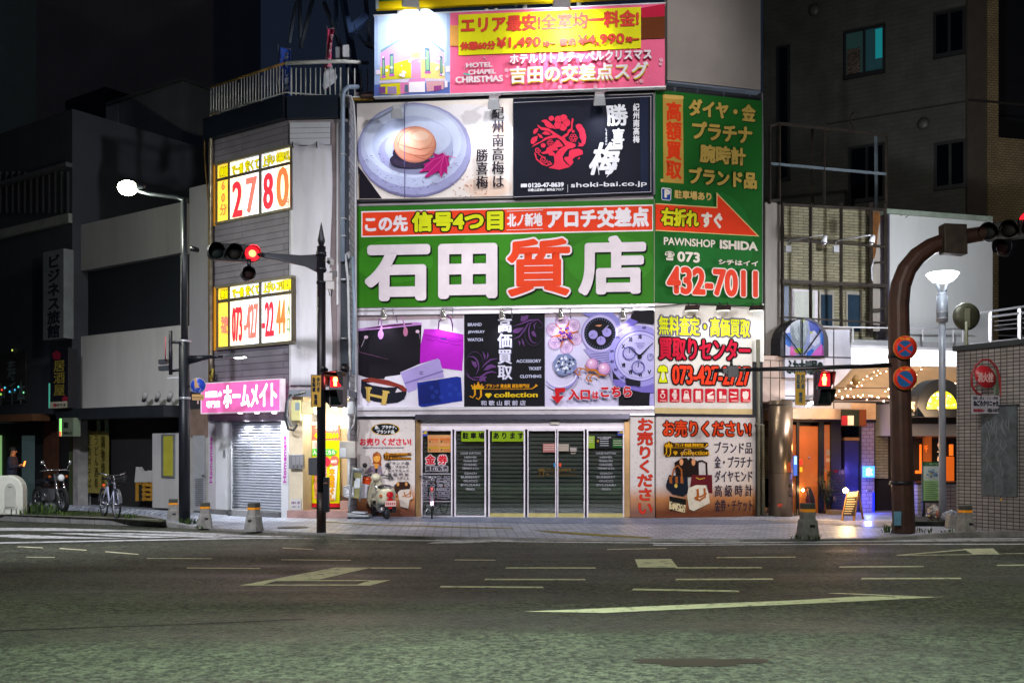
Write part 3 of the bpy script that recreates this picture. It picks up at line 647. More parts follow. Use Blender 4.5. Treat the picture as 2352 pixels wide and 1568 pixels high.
w1 = window(499, 674, 383, 512, [(383, 413), (419, 511)])
S = Film(PL, .035, w1, None)
for tx, xa, xb, yc, h in [('地域', 504, 525, 395, 27), ('で一番', 533, 560, 389, 24), ('安くて', 564, 596, 379, 26), ('上手い', 605, 633, 369, 26), ('本格ほぐし', 636, 669, 360, 24)]:
    S.text(tx, xa, xb, yc, h, yel, .8, out=[(drk, 1.8)], name='window_lettering')
S.text('60分', 507, 523, 456, 78, orf, .6, vert=True, name='window_lettering')
for tx, xa, xb, yc, h, m in [('2', 536, 560, 458, 82, red), ('7', 568, 594, 449, 82, pinkf), ('8', 608, 632, 440, 84, red), ('0', 639, 668, 431, 92, orf)]:
    S.text(tx, xa, xb, yc, h, m, 2.2, name='window_digit', nd=12)
S.text('円', 659, 669, 466, 16, pinkf, .6, name='window_lettering')
w2 = window(501, 678, 664, 799, [(664, 690), (697, 797)])
S = Film(PL, .035, w2, None)
for tx, xa, xb, yc, h in [('地域', 506, 526, 676, 24), ('で一番', 534, 561, 672, 22), ('安くて', 565, 597, 666, 24), ('上手い', 606, 634, 660, 24), ('コリ解消', 637, 671, 655, 24)]:
    S.text(tx, xa, xb, yc, h, yel, .8, out=[(drk, 1.8)], name='window_lettering')
S.text('予約', 509, 526, 738, 24, pinkf, 1, name='window_lettering'); S.text('TEL', 509, 526, 757, 16, pinkf, 1, name='window_lettering')
for tx, xa, xb, yc, h, m in [('073', 536, 560, 745, 80, red), ('-427', 564, 597, 738, 80, pinkf), ('-22', 606, 634, 733, 80, red), ('44', 639, 661, 728, 78, orf)]:
    S.text(tx, xa, xb, yc, h, m, 1.3, name='window_digit')
S.text('入口', 664, 671, 727, 70, grn, .5, vert=True, name='window_lettering')
# white sheet tied over the splayed corner with folds
tsh = thing('white_sheet', PC.p(715, 880, .05), 'big white sheet hung over the splayed corner of the massage building', 'sheet')
b = MB(); N = 46; Mz = 26; x0, x1 = 668, 761; V = []
rr = random.Random(4)
for j in range(Mz + 1):
    v = j / Mz
    for i in range(N + 1):
        q = i / N; x = x0 + (x1 - x0) * q; xx = x + (2.5 * math.sin(v * 9) * (q > .9))
        ytop = 330 - 3 * q + 7 * abs(math.sin(q * PI * 1.6)) * (1 - v) ; y = ytop + (884 - ytop) * v
        fold = .010 * math.sin(q * 23 + 1.5 * v) * (.25 + .75 * (1 - v)) + .012 * math.sin(q * 9 - v * 3) + .02 * math.exp(-((q - .06) * 9) ** 2) + rr.uniform(-.003, .003)
        V.append(PC.p(xx, y, .08 + fold))
b.add(V, [[j * (N + 1) + i, j * (N + 1) + i + 1, (j + 1) * (N + 1) + i + 1, (j + 1) * (N + 1) + i] for j in range(Mz) for i in range(N)], sheetm, True)
so = b.build('sheet', tsh); md = so.modifiers.new('solid', 'SOLIDIFY'); md.thickness = .01
b = MB(); b.rect(PC, 666, 758, 282, 334, mat('board_white', '#c2c3cc', .5, var=.06), .01, .055)
for y in (294, 306, 318): b.rect(PC, 666, 758, y, y + 1.2, mat('board_line', '#7d7f8a', .6), .055, .058)
b.rect(PC, 773, 777, 282, 700, whitep, 0, .06); b.build('corner_panel', t)
b = MB()
for x in (672, 727): b.tube([PC.p(x, 326, .1), PC.p(x, 334, .14), PC.p(x + 2, 340, .12)], .014, drk, 6)
b.build('tie_rope', tsh)
b = MB(); b.rect(PC, 664, 668, 478, 885, mat('corner_strip', '#b3b0b8', .6, var=.15), 0, .07); b.rect(PC, 761, 773, 282, 880, mat('strip_brown', '#8c7e80', .7, var=.2), 0, .03); b.build('corner_trim', t)
# roof railing
tr = thing('roof_railing', PL.w(-1.3, zF1, .05), 'white metal railing around the roof of the massage building', 'railing')
wm = mat('white_metal_worn', '#c4c4c0', .5, var=.25, scale=5)
zr1 = Lz(493, 203); zr0 = Lz(493, 266)
b = MB(); b.tube([PL.w(PL.u(492), zr1, .1), PL.w(0.02, zr1, .1)], .035, mat('rust_rail', '#8a6a30', .8, var=.4, scale=6), 6); b.tube([PL.w(.02, zr1, .1), PC.p(784, 141, .1), PC.p(844, 145, -1.1)], .05, wm, 6); b.build('top_rail', tr)
b = MB(); b.tube([PL.w(PL.u(492), zr0, .1), PL.w(0.02, zr0, .1), PC.p(784, 223, .1), PC.p(844, 224, -1.1)], .02, wm, 6); b.build('bottom_rail', tr)
bal = 0
def baluster(p, h, r=.012):
    MB().tube([p, p + Vector((0, 0, h))], r, wm, 6).build('baluster', tr)
u = PL.u(492)
while u < 0: baluster(PL.w(u, zr0 - (.12 if int(u * 10) % 8 == 0 else 0), .1), zr1 - zr0); u += .105
xs = [669, 680, 691, 702, 713, 725, 736, 747, 758, 770, 782]
for x in xs: baluster(PC.p(x, 224, .1), zr1 - zr0, .022 if x in (669, 782) else .014)
for q in (.25, .5, .75, 1.0):
    a = PC.p(784, 223, .1).lerp(PC.p(844, 224, -1.1), q); baluster(a, zr1 - zr0, .016)
# banners on the roof
def nobori(name, label, pl, x0, y0, x1, y1, off, mA, strings, tilt, sd):
    t_ = thing(name, pl.p((x0 + x1) / 2, y1, off), label, 'banner')
    b = MB(); n, k = 8, 22; V = []
    for j in range(k + 1):
        for i in range(n + 1):
            q, v = i / n, j / k; x = x0 + (x1 - x0) * q * (1 - .25 * v * (sd == 2)) + tilt * v + 2 * math.sin(v * 7 + q * 3) ; y = y0 + (y1 - y0) * v + 8 * q * (sd == 1)
            V.append(pl.p(x, y, off + .10 * math.sin(q * 5 + v * 4 + sd)))
    b.add(V, [[j * (n + 1) + i, j * (n + 1) + i + 1, (j + 1) * (n + 1) + i + 1, (j + 1) * (n + 1) + i] for j in range(k) for i in range(n)], mA, True)
    o = b.build('cloth', t_); o.modifiers.new('s', 'SOLIDIFY').thickness = .006
    b = MB(); b.tube([pl.p(x0 - 1, y0 - 6, off), pl.p(x0 - 1 + tilt * .3, 232, off)], .015, alu, 6); b.tube([pl.p(x0 - 1, y0, off), pl.p(x1, y0 + 6 * (sd == 1), off)], .008, alu, 6); b.build('pole', t_)
    return t_
PB = PL.sh(-.5)
bl = mat('cloth_blue', '#2c5cd0', .8, var=.25, scale=3); rd = mat('cloth_red', '#e04c7c', .8, var=.3, scale=3)
t1 = nobori('blue_banner', 'faded blue vertical banner tied to the roof railing', PB, 640, 108, 668, 236, 0, bl, None, 2, 1)
S = Film(PB, .13, t1, None); S.text('ほぐし専門', 653, 664, 168, 96, '#b9c4d8', .4, vert=True); S.text('リラクゼ', 644, 651, 150, 70, '#8fa0c8', .2, vert=True)
PB2 = PC.sh(-.6)
t2 = nobori('red_banner', 'crumpled red and white banner leaning behind the white roof railing', PB2, 752, 66, 768, 204, 0, rd, None, -10, 2)
S = Film(PB2, .13, t2, None); S.text('マッサージ', 755, 762, 120, 80, '#e8c0cc', .4, vert=True, shear=.1)
b = MB().poly(PB2, [(745, 165), (762, 150), (775, 176), (768, 190), (744, 206), (741, 196)], mat('cloth_white', '#e0e2ea', .8, var=.2, scale=3), .16, .02); b.build('cloth_hem', t2)
# transformer box, antenna, roof truss behind
t = thing('junction_box', PC.p(790, 135, -1.2), 'bright white electrical box on the roof truss', 'electrical box')
b = MB(); b.rect(PC, 786.5, 801, 103, 131, whitep, -1.3, -1.0); b.build('box', t, .015); b = MB(); b.rect(PC, 770, 786, 108, 133, mat('box_grey', '#8d9096', .5), -1.5, -1.1); b.build('grey_box', t, .01)
t = thing('roof_truss', Vector((-4, 27, 9.5)), 'blue grey steel truss carrying the rooftop billboards', 'steel truss')
stl = mat('steel_blue', '#5c7090', .5, .3, var=.25); stb = mat('steel_paint', '#86aaf0', .5, .2, var=.2); std = mat('steel_dark', '#6a7484', .6, .2)
def tp(x, y, Y): return at(x, y, Y)
for P, r, m, nm in [([(680, 4), (664, 100)], .05, std, 'strut'), ([(720, -10), (690, 110)], .06, std, 'strut'), ([(688, 0), (690, 90)], .06, std, 'strut'), ([(772, -20), (772, 60)], .06, stl, 'strut'), ([(786, -10), (802, 80), (812, 140), (826, 210)], .10, stl, 'chord'), ([(744, 5), (782, 110)], .06, std, 'strut'),
                 ([(844, 38), (806, 70)], .14, stb, 'brace'), ([(812, 66), (837, 98)], .05, stl, 'brace'), ([(796, 148), (812, 196)], .05, stl, 'brace'), ([(840, 100), (860, 110)], .08, std, 'brace'), ([(838, -20), (850, 110)], .06, std, 'strut')]:
    MB().tube([tp(x, y, 26.2) for x, y in P], r, m, 4, smooth=False).build(nm, t)
MB().ext([tp(793, 38, 26.0), tp(803, 36, 26.0), tp(807, 52, 26.0), tp(815, 56, 26), (tp(811, 74, 26.0)), tp(801, 75, 26.0)], (0, .05, 0), stb).build('gusset_plate', t)
# pipes on the right of the corner and at the left edge
t = thing('conduit_bundle', PC.p(787, 1000, .1), 'grey and white conduits running down beside the brick return wall', 'conduits')
pg = mat('pipe_blue_grey', '#8494a8', .45, .2, var=.1); pw = mat('pipe_white', '#c0c2c8', .5, var=.1)
b = MB(); b.tube([PC.p(822, 200, -.2), PC.p(800, 200, .12), PC.p(791, 208, .16), PC.p(787, 220, .16), PC.p(787, 600, .16)], .055, pg, 10); b.build('pipe', t)
b = MB(); b.tube([PC.p(778, 218, .1), PC.p(806, 222, .1), PC.p(812, 240, .1), PC.p(816, 300, .05), PC.p(817, 900, .05)], .028, pw, 8); b.build('pipe', t)
b = MB(); b.tube([PC.p(801, 592, .1), PC.p(798, 580, .1), PC.p(793, 586, .1), PC.p(799, 640, .1), PC.p(804, 850, .1)], .03, pw, 8); b.build('pipe', t)
b = MB(); b.tube([PC.p(797, 598, .05), PC.p(810, 590, .2), PC.p(814, 700, .05), PC.p(812, 860, .1)], .04, pg, 8); b.build('pipe', t)
b = MB(); b.rect(PC, 782, 800, 280, 900, mat('shaft_dark', '#1e2634', .6), -.2, .03); b.build('shaft', t)
b = MB()
for y in (239, 352, 500, 540, 640, 775): b.rect(PC, 783, 793, y, y + 2.2, alu, .03, .22)
b.build('clamp', t)
t = thing('drain_pipe', PL.p(484, 900, .1), 'weathered drain pipe glowing gold down the left edge of the massage building', 'pipe')
b = MB(); b.tube([PL.p(505, 262, .1), PL.p(490, 260, .1), PL.p(484.5, 268, .1), PL.p(484.5, 830, .1), PL.p(487, 870, .1)], .06, mat('pipe_worn', '#84796c', .35, .5, var=.35, scale=4), 8); b.build('pipe', t)
b = MB(); b.tube([PL.p(482, 262, .05), PL.p(471, 300, .05), PL.p(470, 360, .05), PL.p(475, 420, .05), PL.p(479, 470, .05), PL.p(480, 880, .05)], .02, mat('cable_brown', '#7a5a2c', .6), 6); b.build('cable', t)
b = MB(); b.tube([PL.p(482, 855, .2), PL.p(489, 848, .28), PL.p(487, 866, .26), PL.p(483, 862, .2), PL.p(486, 875, .2)], .035, mat('cable_yellow', '#8c7c2c', .6), 6); b.rect(PL, 480, 495, 876, 884, darkwall, 0, .2); b.build('cable_coil', t)
# brick return wall of the pawnshop at x~807 is built with the pawnshop
# pink lit sign over the shutter
Sg = PL.sh(.32)
pk = mat('sign_pink', '#e65cac', .4, emit='#f078b8', es=.62); pkw = glow('sign_white', '#ffffff', 2.2)
S = Board('pink_shop_sign', 'backlit pink shop sign over the white roller shutter', 'sign', Sg, 0, 463, 643, 882, 948, pk, .15, frame=mat('sign_rim', '#d0ccd6', .4, emit='#ffd8ee', es=.35), fw=.025)
S.text('ホームメイト', 513, 636, 908, 52, pkw, 1.2, nd=12)
S.text('お部屋探しの', 472, 509, 905, 15, pkw, .4); S.text('専門店', 475, 506, 928, 16, pkw, .4); S.done()
for i, x in enumerate((552, 590, 630)):
    p = Sg.p(x, 944, -.14)
    t_ = thing('downlight', p, ['round downlight under the pink sign, left of three', 'round downlight under the pink sign, middle of three', 'round downlight under the pink sign, right of three'][i], 'downlight', 'downlights under the pink sign')
    MB().lathe([(.05, 0), (.06, -.03), (.045, -.032)], p + Vector((0, 0, -.02)), glow('downlight', '#ffffff', 12), 12).build('lens', t_)
    lamp('SPOT', 'downlight_beam', p + Vector((0, 0, -.06)), 150, (.92, .96, 1), p + Vector((0, 0, -2)) - PL.n * .22, 95, .6, .03, t_)
# vertical pink letters on the jambs
S = Board('shop_letters', 'vertical pink roman letters on the left jamb of the shutter', 'lettering', PL, -.035, 480, 490, 1000, 1112, mat('jamb_grey', '#b9b5bc', .6), .004, 'pink letters on the shutter jambs')
S.text('Homemate', 481, 488, 1056, 106, '#b44aa8', .7, rot=90); S.done()
S = Board('shop_letters', 'vertical pink roman letters on the right jamb of the shutter', 'lettering', PL, .006, 649, 659, 998, 1110, mat('jamb_white', '#cfcfd6', .6), .004, 'pink letters on the shutter jambs')
S.text('Homemate', 650, 658, 1054, 108, '#b44aa8', .7, rot=90); S.done()
# entrance furniture
def boxthing(name, label, cat, pl, x0, x1, y0, y1, m, o0, o1, part='case', bev=.015):
    t_ = thing(name, pl.p((x0 + x1) / 2, y1, o0), label, cat); b = MB().rect(pl, x0, x1, y0, y1, m, o0, o1); b.build(part, t_, bev); return t_
t_ = boxthing('meter_box', 'pale yellow electricity meter box hung at the massage entrance', 'meter box', PC, 668, 690, 918, 966, mat('meter_yellow', '#cfc98a', .5), .0, .28)
b = MB().rect(PC, 678, 688, 924, 942, mat('meter_glass', '#8fa0a8', .2), .28, .285); b.build('meter_window', t_)
b = MB(); b.tube([PC.p(668, 905, .3), PC.p(658, 925, .3), PC.p(655, 960, .3), PC.p(662, 985, .3), PC.p(674, 988, .3), PC.p(683, 975, .3)], .03, mat('cable_black', '#22262a', .5), 8); b.tube([PC.p(700, 898, .32), PC.p(676, 904, .32), PC.p(662, 920, .32), PC.p(659, 955, .32), PC.p(668, 978, .32), PC.p(678, 974, .3)], .025, mat('cable_grey', '#6c7078', .5), 8); b.build('cable_loop', t_)
boxthing('utility_box', 'cream utility box between the meter box and the entrance lamp', 'utility box', PC, 692, 722, 922, 950, mat('box_cream', '#d0c49c', .5), .0, .22)
t_ = boxthing('mailbox_row', 'grey steel row of letterboxes on the white entrance jamb', 'letterboxes', PC, 663, 697, 1043, 1076, mat('mailbox_steel', '#8a8a90', .4, .4), 0.01, .14)
for i in range(3): MB().rect(PC, 671 + i * 9, 678 + i * 9, 1047, 1066, mat('mailbox_flap', '#a6a6ac', .35, .4), .14, .15).build('flap', t_)
for i in range(3): MB().lathe([(.018, 0), (.018, .012)], PC.p(674.5 + i * 9, 1071, .14), drk, 10, PC.n).build('lock', t_)
t_ = boxthing('meter_cabinet', 'light grey metal cabinet on the conduit right of the entrance', 'cabinet', PC, 779, 816, 1013, 1052, mat('cabinet_grey', '#a8a49e', .45, .2), .02, .26)
MB().rect(PC, 781, 794, 1028, 1049, mat('paper_note', '#cdd2d8', .6), .26, .263).build('paper_note', t_)
t_ = thing('cable_box', PC.p(801, 955, .1), 'white plastic cable joint box with dangling wires', 'cable box')
MB().lathe([(.10, 0), (.135, .05), (.135, .26), (.11, .31)], PC.p(801, 953, .15), mat('plastic_white', '#c8ccd0', .45), 14).build('case', t_)
b = MB(); b.tube([PC.p(812, 922, .2), PC.p(817, 940, .22), PC.p(813, 975, .2), PC.p(806, 985, .2), PC.p(797, 1000, .2), PC.p(806, 995, .2)], .02, mat('cable_grey', '#6c7078', .5), 6)
b.tube([PC.p(800, 953, .2), PC.p(801, 1012, .2)], .035, pw, 8); b.tube([PC.p(801, 1052, .2), PC.p(801, 1130, .2)], .035, pw, 8)
for i in range(5): b.tube([PC.p(801 + 12 * math.cos(a * .63), 1120 + i * 4 + 5 * math.sin(a * .63), .25) for a in range(10)], .018, alu, 6, close=True)
b.build('wires', t_)
# yellow entrance poster
S = Board('massage_poster', 'tall yellow and red massage poster at the bright entrance', 'poster', PC, -.62, 716, 780, 976, 1164, '' or ink('#d8d400'), .05)
S.rect(716, 780, 976, 1011, '#d86a62').rect(716, 780, 1155, 1164, '#c01c20').rect(717, 740, 1012, 1031, '#d8d0c8')
S.text('予約受付中', 724, 775, 983, 12, '#e8e0dc', .6).text('427-2244', 722, 778, 1000, 13, '#e8e000', 1.0, out=[('#c04038', 1.8)])
S.text('受付', 721, 734, 1021, 14, '#cdb0a8', .5)
S.art([(717, 1030), (765, 1030), (776, 1037), (765, 1046), (717, 1046)], '#58b848').text('入口はこちら', 719, 770, 1038, 11, '#e0ecd8', .5, out=[('#3a8c3a', 1.2)])
S.ell(748, 1060, 11, 12, '#d03048').ell(768, 1058, 10, 12, '#d06858').text('カラダ', 738, 752, 1083, 26, '#d03048', .8, vert=True, out=[('#e8dcd0', 1.8)]).text('60分', 761, 775, 1059, 9, '#e8d8d0', .5)
S.art([(758, 1072), (776, 1068), (770, 1148), (754, 1150)], '#e0dccc').text('本格ほぐし', 757, 770, 1112, 74, '#d8a000', .8, vert=True, out=[('#c86028', 1.6)])
S.text('肩腰足', 722, 733, 1115, 60, '#d88870', .6, vert=True); S.done()
for i, (x, wd) in enumerate([(667, 15), (681, 10)]):
    S = Board('floor_notice', ['white notice card leaning at the foot of the entrance jamb', 'narrow white notice card beside the other card at the entrance'][i], 'notice', PC, .02, x, x + wd, 1145, 1171, ink('#d0ccd0'), .02)
    S.text('営業中', x + 2, x + wd - 2, 1154, 6, '#8a7080', .2).text('ご案内', x + 3, x + wd - 3, 1163, 4, '#8a8088', .1); S.done()
# two entrance lamps
for i, (x, y) in enumerate([(722, 934), (768, 933)]):
    p = PC.p(x, y, .2 if i else .05)
    t_ = thing('entrance_lamp', p, ['small bright bulb lamp at the massage entrance left of the pole', 'bright flood lamp at the massage entrance right of the pole'][i], 'lamp', 'lamps at the massage entrance')
    MB().ball(p, .07 if i else .05, glow('entrance_bulb', '#fff6e6', 60), 12, 8).build('bulb', t_)
    MB().tube([p + Vector((0, .06, .06)), p + Vector((0, .3, .14))], [.06, .03], whitep, 8).build('lamp_arm', t_)
    lamp('POINT', 'entrance_light', p + Vector((0, -.12, -.12)), 55 if i else 40, (1, .88, .68), size=.06, parent=t_)
MB_in = lamp('POINT', 'entrance_inner', PC.p(745, 960, -.35), 26, (1, .80, .52), size=.1)
# step weeds
def weeds(x, y, label, n=40, h=.14, r=.15, seed=1, z=.0):
    c = gp(x, y, z); o = blades(c, n, h, r, GR, seed).build('weed_tuft', origin=Vector((c.x, c.y, z))); return tag(o, label, 'weeds', 'weed tufts along the kerb and posts')
weeds(654, 1180, 'weed tuft in the corner between the grey plinth and the pink step', 60, .2, .12, 3)
# ================================================================== PAWNSHOP BUILDING
brickw = tilemat('brick_grey', (.1, 1), '#a6a6aa', '#97979d', '#5f6068', .42, .14, .012, .7)
t = thing('pawnshop_building', Vector((-.2, 24, 0)), 'four storey corner pawnshop wrapped in big green, white and black billboards', 'building')
A = PM.w(PM.u(815), 0); Bc = Vector((3.40, 23.6, 0)); uE = PR.u(1752); Ce = PR.w(uE, 0)
ztop = PM.uz(820, 212)[1]
wallm = mat('shop_wall_grey', '#77747a', .8, var=.15)
zf = PM.uz(950, 957)[1]
foot = [A, Bc, Ce, Vector((Ce.x + 2.5, 34, 0)), Vector((A.x, 34, 0))]
b = MB(); b.ext([p + Vector((0, 0, zf)) for p in foot], (0, 0, ztop - zf), wallm); b.build('wall', t)
b = MB(); foot2 = [PM.w(PM.u(955), 0), PM.w(PM.u(955), 0, -.8), PM.w(PM.u(1446), 0, -.8), PM.w(PM.u(1446), 0), Bc, Ce, foot[3], foot[4], A]
b.ext(foot2, (0, 0, zf - .005), wallm); b.build('ground_floor', t)
# brick return wall at the left side (faces right towards the massage corner)
b = MB(); q0 = Vector((PC.w(uR, 0).x + .02, 23.48, 0)); b.ext([q0, q0 + Vector((0, .86, 0)), q0 + Vector((.03, .86, 0)), q0 + Vector((.03, 0, 0))], (0, 0, PC.uz(800, 231)[1]), brickw); b.build('return_wall', t)
b = MB(); b.rect(PM, 800, 856, 226, 231, mat('ledge_yellow', '#8a6a1c', .6), -.3, .3); b.build('ledge', t)
b = MB(); b.rect(PM, 829, 1530, 217, 222, mat('beam_rust', '#4a3028', .7, var=.3), -.2, .45); b.build('beam', t)
# aluminium bands between the signs
alw = mat('alu_white', '#c6c4cc', .3, .35, var=.08); alg = mat('alu_grey', '#a29ba2', .5, .2, var=.1)
b = MB()
for y0, y1, o, m in [(458, 475, .10, alg), (706, 712.5, .20, alw), (712.5, 717.5, .16, alg), (717.5, 724, .22, alw), (935, 942, .2, alw), (942, 951, .14, alg), (951, 956, .22, alw)]:
    b.rect(PM, 820, 1503, y0, y1, m, 0, o)
b.build('metal_trim', t)
# blank grey board, dark gap and roof frames on the side
b = MB(); b.rect(PR, 1508, 1750, 182, 208, mat('gap_dark', '#171a20', .8), 0, .1); b.build('dark_band', t)
# shop front
steel = mat('steel_fascia', '#6e6c7c', .22, .85, var=.12, scale=1.5, streak=0); gold_alu = mat('alu_bronze', '#a08058', .3, .7, var=.15)
Z8 = ZZ(.3174, 803.9, 918.8)
b = MB(); b.rect(PM, 953, 1447, 951.5, 964, steel, -.1, .30); b.build('steel_canopy', t, .01)
b = MB(); b.rect(PM, 955, 965.5, 964, 1187.5, gold_alu, -.3, .06); b.rect(PM, 1434, 1446.5, 964, 1187.5, gold_alu, -.3, .06); b.build('steel_column', t)
PD = PM.sh(-.08)
fw = mat('frame_white', '#dad2dc', .45, .2, var=.08)
b = MB(); b.rect(PD, 965.5, 1434, 964, 986, fw, -.12, .03); b.build('header', t)
b = MB(); b.rect(PD, 1265, 1284, 968, 974, mat('sensor_cream', '#d8d2c4', .5), .03, .14); b.build('door_sensor', t)
sash = mat('sash_white', '#d8d2de', .4, .3); sill = mat('sill_yellow', '#a39a62', .45, .4, var=.15)
shm = mat('shutter_dark', '#3d3e37', .55, .35, var=.15, scale=1.5); gl = glassmat('shop_glass')
panels = [(967, 1039, 'shop_window'), (1043.5, 1116, 'shop_window'), (1121.5, 1206, 'shop_window'), (1211.5, 1277.5, 'sliding_door'), (1280, 1343, 'sliding_door'), (1348, 1434, 'shop_window')]
for i, (x0, x1, nm) in enumerate(panels):
    y0, y1 = 986, 1187; f = MB(); sw = 3.2 if nm == 'shop_window' else 2.2; bs = 3.5 if i < 2 else 9
    f.rect(PD, x0, x0 + sw, y0, y1, sash, -.06, .02 + .004 * i).rect(PD, x1 - sw, x1, y0, y1, sash, -.06, .02 + .004 * i)
    f.rect(PD, x0 + sw, x1 - sw, y0, y0 + 3, sash, -.06, .018 + .004 * i).rect(PD, x0 + sw, x1 - sw, y1 - bs, y1, sill if i > 1 else sash, -.06, .03 + .004 * i)
    w_ = f.build(nm, t)
    g = MB(); u0, za = PD.uz(x0 + sw, y0 + 3, -.02); u1, _ = PD.uz(x1 - sw, y0, -.02); _, zb = PD.uz(x0, y1 - bs, -.02)
    g.uzbox(PD, u0, u1, zb, za, gl, -.026, -.02); g.build('pane', w_)
    s_ = MB(); z = 0.02
    while z < za:
        P = [PD.w(u0, z, -.26), PD.w(u1, z, -.26), PD.w(u1, z + .018, -.225), PD.w(u0, z + .018, -.225), PD.w(u1, z + .085, -.225), PD.w(u0, z + .085, -.225), PD.w(u1, z + .1, -.26), PD.w(u0, z + .1, -.26)]
        s_.add(P, [[0, 1, 2, 3], [3, 2, 4, 5], [5, 4, 6, 7]], shm); z += .1
    s_.build('inner_shutter', w_)
    if nm == 'sliding_door':
        b = MB(); b.rect(PD, (x1 - 6 if i == 3 else x0 + 4), (x1 - 1 if i == 3 else x0 + 9), 1063, 1071, ink('#3f7fb0' if i == 3 else '#d04828'), .03, .036); b.build('push_sticker', w_)
b = MB(); b.rect(PM, 953, 1448, 1186.5, 1190, mat('threshold', '#8a8a92', .5, .3), -.25, .08); b.build('threshold', t)

# ---- billboards on the front
rim = mat('sign_edge_white', '#cfd2da', .4, .2)
# 1 hotel billboard on the roof
PH = PM.sh(.5)
S = Board('hotel_billboard', 'pink and yellow rooftop hotel billboard with a drawn corner building', 'billboard', PH, 0, 860, 1527, 37, 221, '' or ink('#f06c94'), .12)
Z = ZZ(.14653, 849.8, 0)
sk = ['#9fb4dc', '#b4c8e4', '#c4dcea', '#cfe6ee']
S.rect(860, 1034, 37, 221, sk[0]).rect(868, 1026, 37, 150, sk[1]).ell(958, 90, 68, 75, sk[2]).ell(955, 75, 42, 52, sk[3])
S.art([(65, 1330), (1250, 1290), (1250, 1480), (65, 1510)], '#5a6cb0', Z)
S.art([(170, 790), (620, 510), (800, 510), (1160, 790), (1160, 830), (800, 545), (620, 545), (165, 835)], '#7a9cae', Z)
S.art([(165, 835), (620, 545), (640, 920), (160, 1060)], '#dca0dc', Z).art([(800, 545), (1160, 830), (1165, 1040), (800, 920)], '#e4b4e0', Z)
S.art([(160, 1060), (640, 920), (645, 1230), (160, 1260)], '#d8cc30', Z).art([(800, 920), (1165, 1040), (1175, 1240), (800, 1230)], '#e0d080', Z)
S.art([(630, 545), (800, 545), (795, 915), (640, 920)], '#e0d888', Z).art([(645, 920), (795, 915), (795, 1230), (650, 1230)], '#e090b8', Z)
for q in [[(190, 910), (235, 900), (238, 1185), (192, 1190)], [(308, 850), (372, 838), (372, 1160), (312, 1165)], [(860, 745), (935, 765), (942, 1120), (868, 1120)], [(1092, 880), (1135, 890), (1140, 1155), (1100, 1160)]]:
    S.art(q, '#4a7088', Z); a = [(q[0][0] + 14, q[0][1] + 40), (q[1][0] - 14, q[1][1] + 40), (q[2][0] - 14, q[2][1] - 20), (q[3][0] + 12, q[3][1] - 20)]; S.art(a, '#8cbc90', Z)
    S.art([(q[3][0] - 10, q[3][1]), (q[2][0] + 10, q[2][1]), (q[2][0] + 10, q[2][1] + 36), (q[3][0] - 10, q[3][1] + 38)], '#c060b0', Z)
S.art([(140, 1270), (610, 1245), (600, 1290), (145, 1305)], '#d8c8e0', Z).art([(865, 1235), (1190, 1240), (1190, 1270), (880, 1270)], '#d8c8e0', Z).art([(610, 1240), (865, 1225), (870, 1290), (600, 1300)], '#d888c0', Z)
S.art([(170, 1320), (470, 1300), (480, 1480), (420, 1490), (150, 1470)], '#d0c020', Z).art([(140, 1365), (240, 1360), (240, 1465), (150, 1465)], '#784888', Z).art([(275, 1360), (415, 1358), (415, 1475), (278, 1475)], '#9880b0', Z)
S.art([(470, 1300), (610, 1295), (610, 1450), (480, 1480)], '#d878a8', Z).art([(610, 1290), (860, 1280), (862, 1445), (612, 1450)], '#ece4ec', Z).art([(545, 1330), (600, 1330), (605, 1445), (540, 1450)], '#586880', Z)
S.art([(880, 1275), (1160, 1275), (1155, 1400), (890, 1440)], '#cc98a0', Z).art([(1000, 1350), (1120, 1340), (1120, 1405), (1000, 1440)], '#904080', Z).art([(1168, 1270), (1215, 1272), (1215, 1370), (1170, 1375)], '#ecdff0', Z)
S.art([(90, 1105), (165, 1100), (168, 1165), (92, 1170)], '#f0dcf0', Z).art([(1185, 1040), (1258, 1035), (1258, 1125), (1190, 1130)], '#f0dcf0', Z)
rr = random.Random(2)
for i in range(26): S.ell(rr.uniform(180, 1150), rr.uniform(640, 1200), *([rr.uniform(8, 30)] * 2), '#f0e8ec', Z, n=10)
S.text('CHRISTMAS', 690, 750, 730, 240, '#c8a8c0', .5, vert=True, Z=Z)
S.rect(1034, 1054, 61, 108, '#dca050').art([(1473, 41), (1527, 38), (1527, 88), (1473, 90)], '#6a3414').art([(1473, 19), (1527, 9), (1527, 38), (1473, 41)], '#c01c40')
S.rect(1053.7, 1472, 36.5, 129.5, '#e6e41c')
for i in range(34): S.ell(rr.uniform(1040, 1520), rr.uniform(130, 205), *([rr.choice([1.2, 1.6, 2.4, 4, 5])] * 2), '#e8a8bc', n=10)
rt = '#e0483c'; ro = '#a82c24'
S.text('エリア最安!全室均一料金!', 1060, 1467, 53, 37, rt, .9, out=[(ro, 1.7)], nd=10)
for tx, xa, xb, yc, h in [('休憩60分', 1058, 1139, 108, 19), ('¥1,490', 1142, 1243, 102, 27), ('均一', 1247, 1278, 104, 14), ('宿泊', 1285, 1322, 100, 17), ('¥4,990', 1327, 1434, 96, 27), ('均一', 1437, 1468, 95, 14)]:
    S.text(tx, xa, xb, yc, h, rt, .7, out=[(ro, 1.3)])
S.text('ホテルリトルチャペルクリスマス', 1172, 1497, 135, 24, '#e8e4ea', 1.2, out=[('#c02858', 2.0)])
S.text('吉田の交差点スグ', 1172, 1489, 171, 40, '#ece8ee', 1.3, sh=('#d8c020', .8, 2.6), hb=.6)
